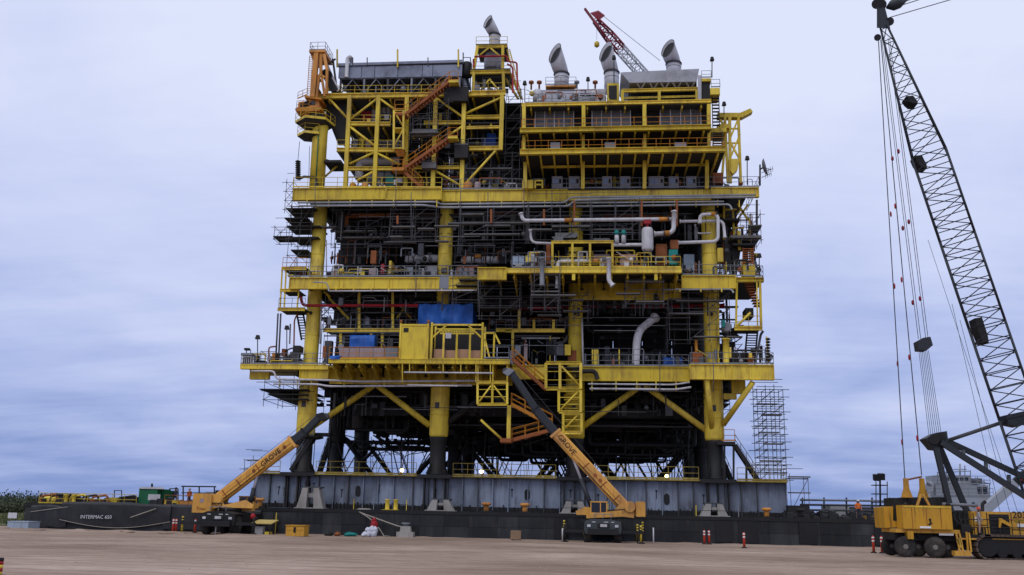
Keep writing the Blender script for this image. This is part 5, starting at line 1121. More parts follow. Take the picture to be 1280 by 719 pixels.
# ---- hung access trusses at the lower deck
def truss_box(label, a0, a1, t0, t1, Y, dp, name='hung_platform', cat='platform', mid=(), diags=(), m=YEL, w=.2):
    t = thing(name, label, cat, P((a0+a1)/2, t1, Y+dp/2))
    for Yt in (Y, Y+dp):
        for px in (a0, a1)+tuple(mid): post((px, t0), (px, t1), Yt, w, m, 'post', t)
        for py in (t0, t1): beam((a0, py), (a1, py), Yt-.01, w*1.3, m, 'beam', t)
        for a, c in diags: diag(a, c, Yt-.02, w*.4, m, 'brace', t)
    z = Z((a0+a1)/2, t1, Y); MB().box(X(a0, t1, Y)+.1, X(a1, t1, Y)-.1, Y+.15, Y+dp-.15, z+.02, z+.1).build('floor', DRK, t)
    for py in (t0+(t1-t0)*.33, t0+(t1-t0)*.66): MB().tube(P(a0, py, Y-.03), P(a1, py, Y-.03), .035, 5).build('rail', m, t)
    return t
truss_box('yellow hung work platform with crossed braces below the porch', 597, 634, 478, 505.5, -5.3, 2.2, mid=(615.5,), diags=(((599, 502), (614, 482)), ((617, 482), (632, 502))))
for px in (597.5, 616, 634): post((px, 455), (px, 478), -5.3, .13)
truss_box('upper yellow stair box on the lower girder at the third column', 682.5, 726, 454, 486, -4.4, 2.4, 'stair_box', 'stair tower', mid=(700,), diags=(((702, 458), (724, 482)),), w=.26)
truss_box('middle yellow stair box hung below the upper one', 698.5, 726, 488, 515, -4.4, 2.4, 'stair_box', 'stair tower', mid=(), diags=(((701, 512), (722, 490)),), w=.24)
truss_box('lowest yellow stair box hung below the middle one', 704, 727, 517, 541, -4.4, 2.4, 'stair_box', 'stair tower', mid=(), diags=(((706, 536), (722, 519)),), w=.24)
for k in range(8): MB().box(X(705, 494+k*5.5, -3.2), X(722, 494+k*5.5, -3.2), -3.6, -2.8, Z(712, 495+k*5.5, -3.2), Z(712, 494+k*5.5, -3.2)).build('stair_tread', YEL, Q)
stair('rust stair flight coming down from the lower deck by the crane hook', (640, 448), (682, 486), -3.8); stair('rust railed gangway stair below the lower deck', (639, 505), (690, 532), -4.0, m=RLO); stair('lowest rust gangway rising towards the yellow stair boxes', (690, 537), (639, 550), -3.9, m=RUS)
post((636.5, 507), (635.5, 553), -4.4, .36); diag((601, 525), (627, 549), -3.6, .12); MB().box(*B(625, 548, 639, 553, -4.6, -2.6)).build('stair_foot', RUS, Q)
for a, c in (((682, 520), (684, 545)),): post(a, c, -3, .14, DRK)

# ================================================================== scaffolding, each run a thing of its own
def scaffold(label, a0, a1, t0, t1, Y, dp, bay=2.0, lift=2.0, boards=(), seed=1, name='scaffold', m=None, ragged=.5, tr=.03, mb=None):
    """tube and board scaffold filling a picture rectangle at y = Y; boards: (px0, px1, py)"""
    rg = random.Random(seed); x0, x1, _, _, z0, z1 = B(a0, t0, a1, t1, Y, Y+1); t = thing(name, label, 'scaffold', ((x0+x1)/2, Y+dp/2, z0)); b = MB()
    nx = max(1, round((x1-x0)/bay)); nz = max(1, round((z1-z0)/lift)); ys = (Y, Y+dp)
    for i in range(nx+1):
        x = x0+(x1-x0)*i/nx
        for y in ys: b.tube((x+rg.uniform(-.05, .05), y, z0-rg.random()*ragged), (x, y, z1+rg.random()*ragged), tr, 5)
        for j in range(nz+1):
            z = z0+(z1-z0)*j/nz; b.tube((x, Y-.2, z), (x, Y+dp+.2, z), tr, 4)
    for j in range(nz+1):
        z = z0+(z1-z0)*j/nz
        for y in ys:
            b.tube((x0-rg.random()*ragged, y, z), (x1+rg.random()*ragged, y, z), tr, 4)
            if rg.random() < .7: b.tube((x0, y, z+1.0), (x1, y, z+1.0), tr*.9, 4)
    for j in range(nz):
        i = rg.randrange(nx); xa, xb = x0+(x1-x0)*i/nx, x0+(x1-x0)*(i+1)/nx; za, zb = z0+(z1-z0)*j/nz, z0+(z1-z0)*(j+1)/nz
        b.tube((xa, Y-.05, za), (xb, Y-.05, zb), tr, 4)
    b.build('tubes', m or SCF, t, kind='stuff')
    for (p0, p1, py) in boards:
        bx0, bx1, z = X(p0, py, Y), X(p1, py, Y), Z((p0+p1)/2, py, Y); yo = rg.choice((0, .25, dp*.4)); MB().box(bx0, bx1, Y-.15, Y+dp if mb is DRK else Y-.15+min(dp, .62), z-.06, z+.05).build('board', mb or BRD, t)
    return t
scaffold('scaffold tower standing on the right end of the skid beam', 948, 981, 487, 600, -.2, 2.2, bay=.9, lift=.75, tr=.034, boards=((946, 972, 505), (952, 977, 519), (949, 974, 540.5), (955, 979, 555), (951, 976, 576)), seed=2, ragged=.7)
scaffold('scaffold hung at the left end between top and mid deck', 361, 388, 258, 340, -1.4, 3, bay=1.5, boards=((358, 395, 261), (356, 385, 273), (359, 400, 283), (365, 398, 297), (364, 385, 313)), seed=3, mb=DRK)
scaffold('small outrigger scaffold sticking out at the left of the upper deck', 343, 358, 284, 299, -1.0, 2, bay=1.0, lift=1.2, boards=((342, 366, 296),), seed=4, mb=DRK)
scaffold('scaffold tubes on the left edge of the top deck', 357, 366, 228, 262, -1.6, 2.2, bay=.8, lift=1.0, seed=5)
scaffold('scaffold across the left bay under the top deck', 415, 500, 262, 305, -.6, 1.4, bay=3.2, boards=((398, 426, 284), (430, 480, 297), (480, 520, 303), (418, 470, 289)), seed=6)
scaffold('scaffold left of the second column under the top deck', 488, 545, 252, 296, -3.0, 1.2, bay=2.8, boards=((490, 519, 283.5), (522, 543, 286), (488, 503, 296), (543, 574, 282.5), (544, 560, 301.5)), seed=7)
scaffold('scaffold right of the second column under the top deck', 574, 658, 254, 300, -2.6, 1.2, bay=3.0, boards=((575, 605, 268), (606, 638, 282), (580, 650, 293), (560, 660, 279)), seed=8)
scaffold('scaffold above the yellow porch frame', 660, 740, 254, 300, -4.0, 1.2, bay=3.0, boards=((660, 690, 287), (690, 738, 283), (690, 720, 297)), seed=9)
scaffold('scaffold bay between porch frame and white vessel', 738, 800, 252, 300, -3.2, 1.2, bay=3, boards=((742, 790, 287),), seed=10)
scaffold('hanging scaffold below the left end of the porch', 664, 698, 341, 385, -5.6, 1.8, bay=1.4, lift=1.2, boards=((664, 699, 364.5), (664, 720, 369), (668, 700, 343)), seed=11)
scaffold('hanging scaffold below the right end of the porch', 782, 830, 344, 380, -4.6, 1.8, bay=1.9, lift=1.5, boards=((782, 830, 352), (770, 800, 367), (795, 830, 377)), seed=12)
scaffold('scaffold around the third column above the lower deck', 700, 735, 366, 398, -2.2, 2.2, bay=1.3, lift=1.4, boards=((704, 735, 389), (690, 730, 375), (672, 702, 394)), seed=13)
scaffold('dark scaffold below the yellow box at the left of the porch', 600, 650, 352, 395, -4.4, 1.6, bay=2, lift=1.7, boards=((598, 625, 358), (604, 650, 371), (600, 640, 385)), seed=14, mb=DRK)
scaffold('scaffold around the right column above the lower deck', 836, 912, 366, 425, -1.9, 2.2, bay=2.1, lift=1.8, boards=((868, 908, 421), (835, 880, 392), (845, 905, 376), (905, 928, 421)), seed=15)
scaffold('scaffold right of the left column on the lower middle deck', 406, 446, 364, 412, -1.2, 1.4, bay=2.4, boards=(), seed=16)
scaffold('scaffold behind the upper rust stairs', 513, 560, 128, 170, -1.9, 1.2, bay=2, lift=1.5, boards=((513, 548, 166),), seed=17)
scaffold('scaffold between the two upper modules', 632, 650, 112, 232, .2, 2.5, bay=1.3, lift=1.9, boards=((630, 654, 130), (628, 650, 149), (632, 652, 172), (632, 650, 196)), seed=18, mb=DRK)
scaffold('scaffold below the left module near the top deck', 560, 640, 192, 234, -.4, 1.2, bay=2.6, lift=1.8, boards=((578, 597, 194), (582, 640, 211)), seed=19)
scaffold('dark scaffold hung under the left end of the lower deck', 330, 385, 478, 500, -1.5, 6, bay=1.6, lift=1.0, boards=((325, 385, 487), (335, 384, 493), (350, 384, 499)), seed=20, mb=DRK, m=DRK, ragged=1.0)
scaffold('dark scaffold hung under the right end of the lower deck', 868, 912, 487, 512, -.2, 5, bay=1.6, lift=1.0, boards=((868, 915, 490), (898, 912, 505), (880, 912, 498)), seed=21, mb=DRK, m=DRK, ragged=.8)
scaffold('scaffold on the left end of the skid beam', 305, 326, 575, 598, -1.0, 1.8, bay=.8, lift=.9, boards=(), seed=22)
scaffold('low scaffold beside the right end of the skid beam', 988, 1011, 598, 640, 0, 2, bay=2.4, lift=2.4, boards=((986, 1013, 596), (986, 1013, 616)), seed=23)
scaffold('scaffold on the right side between the top and mid deck', 926, 951, 268, 300, -1.2, 2.6, bay=1.2, lift=1.3, boards=((936, 952, 282), (914, 952, 297)), seed=24)
scaffold('scaffold in front of the left end of the middle deck', 566, 606, 340, 375, -3.4, 1.2, bay=2.2, lift=1.6, boards=((570, 596, 357), (574, 600, 350)), seed=25, mb=DRK)
# ================================================================== dense piping inside the decks (parts of the platform)
def zone(x0, x1, y0, y1, z0, z1, seed, npipe=14, nsmall=60, nves=4, dark=.7, vert=.35, cols=None):
    rg = random.Random(seed); cols = cols or [DRK, DRK, BLK, MGY, MGY]
    for k in range(npipe):
        r = rg.choice((.09, .12, .16, .22)); y = rg.uniform(y0, y1); z = rg.uniform(z0+.6, z1-.15); L = rg.uniform(.25, .7)*(x1-x0); a = rg.uniform(x0, x1-L)
        pts = [Vector((a, y, z)), Vector((a+L, y, z))]
        if rg.random() < .6: pts.append(Vector((a+L, y, rg.choice((z0, z1)))))
        if rg.random() < .3: pts.insert(0, Vector((a, y, rg.choice((z0, z1)))))
        MB().path(bend(pts, .4, 4), r, 8).build('process_pipe', rg.choice(cols), Q)
    b = MB()
    for k in range(nsmall):
        y = rg.uniform(y0, y1); x = rg.uniform(x0, x1); z = rg.uniform(z0, z1); r = rg.choice((.03, .04, .06))
        u = rg.random()
        if u < vert: b.tube((x, y, z0), (x, y, z0+(z1-z0)*rg.uniform(.3, 1)), r, 5)
        elif u < .85: L = rg.uniform(1, 5); b.tube((x, y, z), (min(x1, x+L), y, z), r, 5)
        else: L = rg.uniform(1, 3); b.tube((x, y, z), (min(x1, x+L), y, min(z1, z+L*.7)), r, 5)
        if rg.random() < .4: s = rg.uniform(.12, .3); b.box(x-s, x+s, y-s, y+s, z-s, z+s)
    b.build('small_piping', DRK, Q, kind='stuff')
    for k in range(nves):
        r = rg.uniform(.4, .85); x = rg.uniform(x0+1, x1-2.5); y = rg.uniform(y0+1, y1); L = rg.uniform(1.5, 3.5)
        if rg.random() < .5: MB().lathe([(r*.5, -.2), (r, 0), (r, L), (r*.5, L+.2)], (x, y, z0+r+.3), (1, 0, 0), 14).build('process_vessel', rg.choice((DRK, MGY, DRK)), Q)
        else: MB().lathe([(r, 0), (r, L), (r*.5, L+.25)], (x, y, z0+.05), (0, 0, 1), 14).build('process_vessel', rg.choice((DRK, MGY, BLK)), Q)
    for k in range(3):
        z = rg.uniform(z0+(z1-z0)*.5, z1-.3); y = rg.uniform(y0, y0+3); L = rg.uniform(.4, .8)*(x1-x0); a = rg.uniform(x0, x1-L); MB().box(a, a+L, y, y+.6, z, z+.12).build('cable_tray', rg.choice((DRK, MGY)), Q)
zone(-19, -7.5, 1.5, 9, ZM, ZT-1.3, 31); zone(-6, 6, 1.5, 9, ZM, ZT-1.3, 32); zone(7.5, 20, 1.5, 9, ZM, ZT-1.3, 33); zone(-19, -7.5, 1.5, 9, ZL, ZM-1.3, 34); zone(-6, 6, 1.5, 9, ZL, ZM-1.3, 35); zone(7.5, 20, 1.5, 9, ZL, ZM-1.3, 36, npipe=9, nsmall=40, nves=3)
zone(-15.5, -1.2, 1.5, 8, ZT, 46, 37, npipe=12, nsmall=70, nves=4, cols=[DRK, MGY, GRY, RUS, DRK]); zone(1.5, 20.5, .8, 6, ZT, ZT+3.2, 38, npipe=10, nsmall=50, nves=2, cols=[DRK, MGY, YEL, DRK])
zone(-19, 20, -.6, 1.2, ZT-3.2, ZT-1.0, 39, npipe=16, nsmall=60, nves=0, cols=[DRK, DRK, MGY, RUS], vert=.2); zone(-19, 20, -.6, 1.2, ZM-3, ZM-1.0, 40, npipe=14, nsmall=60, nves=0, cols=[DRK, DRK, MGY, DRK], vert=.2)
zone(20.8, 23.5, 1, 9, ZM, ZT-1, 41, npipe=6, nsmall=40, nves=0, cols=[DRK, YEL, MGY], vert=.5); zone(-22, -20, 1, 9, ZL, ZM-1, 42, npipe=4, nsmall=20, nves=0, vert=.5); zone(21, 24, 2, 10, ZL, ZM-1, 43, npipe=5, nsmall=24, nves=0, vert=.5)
# rust coloured pipe supports under the top deck
for px, t0, t1 in ((680, 262, 282), (718, 251, 282), (802, 251, 283), (846, 250, 283), (614, 262, 279), (497, 270, 280)): MB().bar(P(px, t0, -3.0), P(px, t1, -3.0), .2).build('pipe_support', RUS, Q)
# ---- cellar level hung below the lower deck
CZ = 12.9
for (a, c, y0, y1) in ((-17, -7.6, 5, 22), (-7.6, 3, 2.5, 22), (3, 12, 2.0, 22), (12, 19.3, 3, 22)): MB().box(a+.03, c-.03, y0, y1, CZ-.1, CZ).build('cellar_deck', DRK, Q)
k = 0; x = -17
while x < 19.4: MB().ibeam((x, 2.5 if x > -7 else 5, CZ-.5), (x, 22, CZ-.5), .3, .75).build('cellar_joist', BLK, Q); x += 1.9
for y in (2.6, 8, 14, 20): MB().ibeam((-16, y, CZ-.6), (19.3, y, CZ-.6), .35, .95).build('cellar_beam', BLK, Q)
for x in frange(-16, 19.5, 3.1):
    for y in (3, 12): MB().bar((x, y, CZ), (x, y, ZL-1), .25).build('cellar_hanger', BLK, Q)
for i in range(11): a = -16+i*3.2; MB().box(a+.02, a+3.18, 20.5+.05*(i % 2), 20.7, CZ, ZL-.3).build('cellar_backdrop', DRK, Q)
for i in range(3): a = -19.9+i*1.35; MB().box(a, a+1.3, 13.9+.05*(i % 2), 14.1, 11.2, ZL-.3).build('cellar_backdrop', DRK, Q)  # dark panels added to blot out the sky behind
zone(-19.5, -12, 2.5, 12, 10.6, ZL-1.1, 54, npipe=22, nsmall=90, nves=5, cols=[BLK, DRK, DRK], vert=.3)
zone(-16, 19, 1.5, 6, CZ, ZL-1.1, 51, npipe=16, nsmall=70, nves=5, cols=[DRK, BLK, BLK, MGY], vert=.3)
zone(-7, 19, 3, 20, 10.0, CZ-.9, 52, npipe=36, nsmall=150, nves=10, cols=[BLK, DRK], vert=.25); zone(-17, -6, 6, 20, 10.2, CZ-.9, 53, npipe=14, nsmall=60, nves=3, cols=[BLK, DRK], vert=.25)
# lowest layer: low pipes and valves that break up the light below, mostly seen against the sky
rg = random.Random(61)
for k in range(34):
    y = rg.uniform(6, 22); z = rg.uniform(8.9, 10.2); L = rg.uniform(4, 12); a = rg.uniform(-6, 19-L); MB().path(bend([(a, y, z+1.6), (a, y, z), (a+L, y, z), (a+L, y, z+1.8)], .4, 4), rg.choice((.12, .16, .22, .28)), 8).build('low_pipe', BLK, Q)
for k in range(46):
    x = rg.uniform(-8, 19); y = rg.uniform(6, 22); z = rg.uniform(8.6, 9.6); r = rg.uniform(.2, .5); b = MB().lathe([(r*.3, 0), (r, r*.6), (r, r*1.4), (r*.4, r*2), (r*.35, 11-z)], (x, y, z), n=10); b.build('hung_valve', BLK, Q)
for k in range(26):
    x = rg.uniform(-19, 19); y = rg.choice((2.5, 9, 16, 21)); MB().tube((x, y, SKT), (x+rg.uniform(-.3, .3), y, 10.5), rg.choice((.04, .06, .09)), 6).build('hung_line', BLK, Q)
for k in range(14):
    x = rg.uniform(-4, 15); y = rg.choice((11.2, 23.2)); s = rg.choice((-1, 1)); MB().tube((x, y, 9.6), (x+s*2.3, y, SKT+.1), .14, 6).build('shoring_strut', BLK, Q)
for a, c in (((428, 545), (448, 560)), ((448, 560), (470, 560)), ((470, 545), (492, 562)), ((455, 575), (470, 560))): MB().tube(P(*a, 16), P(*c, 16), .2, 8).build('low_pipe', BLK, Q)
# stair ramps beside the footings
def ramp(lab, top, bot, Y, m):
    t = thing('access_ramp', lab, 'stairs', P(bot[0], bot[1], Y)); a, c = P(*top, Y), P(*bot, Y)
    for dy in (0, 1.0): MB().bar(a+Vector((0, dy, 0)), c+Vector((0, dy, 0)), .12, .36).build('stringer', m, t)
    n = 12
    for k in range(1, n): p = a.lerp(c, k/n); MB().box(p.x-.15, p.x+.15, Y+.06, Y+.94, p.z-.03, p.z+.02).build('tread', m, t)
    r_ = MB()
    for k in range(5): p = a.lerp(c, k/4); r_.tube(p, p+VZ*1.0, .03, 4)
    r_.tube(a+VZ, c+VZ, .035, 4); r_.tube(a+VZ*.5, c+VZ*.5, .03, 4); r_.build('handrail', GRY, t)
ramp('dark access stair leaning from the left column foot', (391, 546), (363, 588), -.8, DRK); ramp('dark access stair at the right of the rightmost column foot', (919, 556), (948, 600), -.8, DRK); ramp('second dark stair right behind the rightmost column foot', (897, 560), (915, 601), 2.4, DRK); ramp('dark leaning stair left of the second row column', (412, 548), (398, 590), 8, BLK)
t = thing('foot_platform', 'small railed platform at the top of the right access stair', 'platform', P(910, 556, -.5)); MB().box(*B(896, 552, 919, 556, -1.2, 1)).build('floor', DRK, t); rail(t, [P(903, 551.5, -1.1), P(918.5, 551.5, -1.1)], RLO, post=.8)
for px in (905.5, 917, 933): MB().bar(P(px, 556 if px < 930 else 575, -.9), P(px, 602, -.9), .18).build('leg', DRK, t)
t = thing('foot_platform', 'dark round platform at the foot of the left column', 'platform', P(385, 548, 0)); MB().lathe([(1.2, 0), (1.6, .1), (1.6, .25), (1.2, .3)], P(384, 549, 0), n=18).build('floor', BLK, t); MB().box(*B(384, 541, 412, 544.5, .5, 2)).build('gangway', BLK, t)
# lit lamps on the skid beam walkway
for i, (px, py) in enumerate(((502.5, 588), (602, 589.5), (833.5, 595.5))):
    t = thing('work_lamp', ('lit warm work lamp between the two left columns above the skid beam', 'lit warm work lamp below the middle of the platform', 'lit warm work lamp left of the rightmost column')[i], 'lamp', P(px, py+2.5, 1)); q = P(px, py, .6)
    MB().lathe([(.05, 0), (.15, .05), (.2, .18), (.15, .31), (.05, .36)], q-VZ*.18, n=12).build('globe', LMP, t); MB().tube(q-VZ*.25, (q.x, q.y, SKT-.1), .04, 6).build('post', DRK, t)

# ================================================================== red lattice boom far behind the platform
fc = thing('far_crane', 'red tipped lattice crane boom rising behind the platform roof', 'crane', P(862, 640, 60))
def lattice(parent, a, b_, s0, s1, side, m, nseg, r=.12, lr=.05, nm='boom_section', turn=0.0):
    """four-chord lattice between a and b_, square side s0 to s1; chords one part, lacing another"""
    d = (b_-a).normalized(); n_ = side.normalized(); n_ = (n_-d*n_.dot(d)).normalized(); u = d.cross(n_)
    n2 = n_*math.cos(turn)+u*math.sin(turn); u2 = d.cross(n2); C4 = ((-1, -1), (1, -1), (1, 1), (-1, 1))
    def cn(t, k): s = (s0+(s1-s0)*t)/2; return a.lerp(b_, t)+n2*(C4[k][0]*s)+u2*(C4[k][1]*s)
    ch = MB()
    for k in range(4): ch.tube(cn(0, k), cn(1, k), r, 6)
    o = ch.build(nm, m, parent); lc = MB()
    for i in range(nseg):
        t0, t1 = i/nseg, (i+1)/nseg
        for k in range(4):
            j = (k+1) % 4
            if (i+k) % 2: lc.tube(cn(t0, k), cn(t1, j), lr, 4)
            else: lc.tube(cn(t0, j), cn(t1, k), lr, 4)
            lc.tube(cn(t0, k), cn(t0, j), lr, 4)
    for k in range(4): lc.tube(cn(1, k), cn(1, (k+1) % 4), lr, 4)
    lc.build('lacing', m, o, kind='stuff'); return o
A, Bp, Cp, Dp = P(744, 25, 60), P(762, 46, 60), P(800, 88, 60), P(862, 158, 60)
lattice(fc, A, Bp, .9, 1.5, Vector((0, 1, 0)), BOO, 4, .16, .08); lattice(fc, Bp, P(776, 62, 60), 1.5, 1.5, Vector((0, 1, 0)), BOO, 3, .16, .08); lattice(fc, P(776, 62, 60), Dp, 1.5, 1.5, Vector((0, 1, 0)), SHP, 16, .14, .06)
MB().bar(P(731, 11, 60), P(757, 46, 60), .5, .35).build('jib', BOO, fc)
MB().hexa([P(738, 17, 59.5), P(748, 14, 59.5), P(756, 20, 59.5), P(748, 26, 59.5), P(738, 16, 61), P(748, 13, 61), P(756, 19, 61), P(748, 25, 61)]).build('boom_head', BOO, fc)
MB().tube(P(754, 20, 60), P(825, 76, 60), .05, 5).build('pendant', GRY, fc); MB().tube(P(746, 27, 60), P(746, 50, 60), .03, 5).build('hoist_rope', ROP, fc)
q = P(746, 57, 60); MB().lathe([(.1, 0), (.45, .3), (.45, .9), (.15, 1.2)], q-VZ*.4, n=12).build('hook_block', YEL, fc)
MB().bar(Dp, Vector((Dp.x+1, 60, 0)), 1.2, 1.2).build('lower_boom', SHP, fc); MB().box(Dp.x-2.5, Dp.x+3, 57, 63, -1, 2.2).build('house', SHP, fc)
# ================================================================== wheels and people
def wheel(parent, c, r, w, axis, m=None, rim=None, name='wheel'):
    ax = Vector(axis).normalized(); c = Vector(c)-ax*(w/2)
    o = MB().lathe([(r*.58, 0), (r*.90, .02*w), (r, .18*w), (r, .82*w), (r*.90, .98*w), (r*.58, w)], c, ax, 26).build(name, m or TYR, parent)
    tr = MB(); x, u = frame(ax)
    for k in range(22):
        a = 2*math.pi*k/22; d = x*math.cos(a)+u*math.sin(a); tr.bar(c+d*(r*1.0)+ax*(.12*w), c+d*(r*1.0)+ax*(.88*w), r*.10, r*.05)
    tr.build('tread_blocks', m or TYR, o, kind='stuff')
    MB().lathe([(r*.2, -.02), (r*.28, .06*w), (r*.5, .14*w), (r*.57, .03*w), (r*.57, .96*w), (r*.2, .9*w)], c, ax, 20).build('rim', rim or RIM, o)
    return o
def person(label, foot, yaw, shirt, trousers, hat, pose='stand', H=1.75):
    """one continuous skinned body, then a hard hat as its child"""
    k = H/1.75
    J = dict(pel=(0, 0, .95), wai=(0, 0, 1.12), che=(0, -.01, 1.33), nek=(0, 0, 1.48), hed=(0, -.03, 1.60), top=(0, -.02, 1.72),
             lh=(.10, 0, .90), lk=(.12, -.03, .50), la=(.12, .02, .10), lt=(.13, -.16, .05), rh=(-.10, 0, .90), rk=(-.13, .02, .50), ra=(-.14, .06, .10), rt=(-.15, -.12, .05),
             ls=(.20, 0, 1.41), le=(.27, .03, 1.13), lw=(.26, -.12, .92), lf=(.25, -.17, .83), rs=(-.20, 0, 1.41), re=(-.28, .02, 1.14), rw=(-.24, -.16, .96), rf=(-.22, -.22, .88))
    if pose == 'reach':
        J.update(re=(-.26, -.18, 1.25), rw=(-.2, -.42, 1.30), rf=(-.18, -.5, 1.32), le=(.26, -.15, 1.2), lw=(.2, -.38, 1.24), lf=(.18, -.46, 1.26))
    R_ = dict(pel=.15, wai=.135, che=.16, nek=.065, hed=.105, top=.075, lh=.10, lk=.068, la=.05, lt=.045, rh=.10, rk=.068, ra=.05, rt=.045, ls=.075, le=.052, lw=.038, lf=.036, rs=.075, re=.052, rw=.038, rf=.036)
    E_ = [('pel', 'wai'), ('wai', 'che'), ('che', 'nek'), ('nek', 'hed'), ('hed', 'top'), ('pel', 'lh'), ('lh', 'lk'), ('lk', 'la'), ('la', 'lt'), ('pel', 'rh'), ('rh', 'rk'), ('rk', 'ra'), ('ra', 'rt'), ('che', 'ls'), ('ls', 'le'), ('le', 'lw'), ('lw', 'lf'), ('che', 'rs'), ('rs', 're'), ('re', 'rw'), ('rw', 'rf')]
    ks = list(J); me = bpy.data.meshes.new('body'); me.from_pydata([Vector(J[q])*k for q in ks], [(ks.index(a), ks.index(b_)) for a, b_ in E_], [])
    tmp = bpy.data.objects.new('tmp', me); COL.objects.link(tmp); tmp.modifiers.new('skin', 'SKIN')
    for i, q in enumerate(ks): sv = me.skin_vertices[0].data[i]; sv.radius = (R_[q]*k, R_[q]*k); sv.use_root = (q == 'pel')
    tmp.modifiers.new('sub', 'SUBSURF').levels = 1
    bpy.context.view_layer.update(); m2 = bpy.data.meshes.new_from_object(tmp.evaluated_get(bpy.context.evaluated_depsgraph_get())); bpy.data.objects.remove(tmp)
    m2.materials.clear()
    for mm in (trousers, shirt, SKN, BLK): m2.materials.append(mm)
    for p in m2.polygons:
        z = p.center.z/k; side = abs(p.center.x)/k; p.use_smooth = True
        p.material_index = 3 if z < .13 else (2 if z > 1.46 or (side > .18 and z < .94 and pose == 'stand') else (0 if z < .98 else 1))
    t = bpy.data.objects.new('person', None); COL.objects.link(t); t.location = foot; t.rotation_euler = (0, 0, yaw); t['label'] = label; t['category'] = 'person'; WORLD_LOC[t.name] = Vector((0, 0, 0))
    b_ = bpy.data.objects.new('body', m2); COL.objects.link(b_); b_.parent = t
    h = MB(); h.lathe([(.165*k, 0), (.165*k, .015), (.125*k, .03), (.12*k, .08), (.08*k, .13), (.02*k, .145)], Vector((0, -.025, 1.665))*k, n=14); ho = bpy.data.objects.new('hard_hat', h.mesh('hard_hat', hat)); COL.objects.link(ho); ho.parent = t
    return t
person('person in dark overalls standing beside the green cabin on the barge', (P(218, 632, -2).x, -2, DECK), .4, NAV, NAV, BLK)
person('person in an orange vest standing in the railed frame on the barge deck', (P(235.5, 632, -1).x, -1, DECK), -.3, VST, NAV, WHT)
person('person in white and orange beside the yellow machine on the barge at the right', (P(1074, 655, -3.5).x, -3.5, DECK), .2, VST, NAV, WHT)
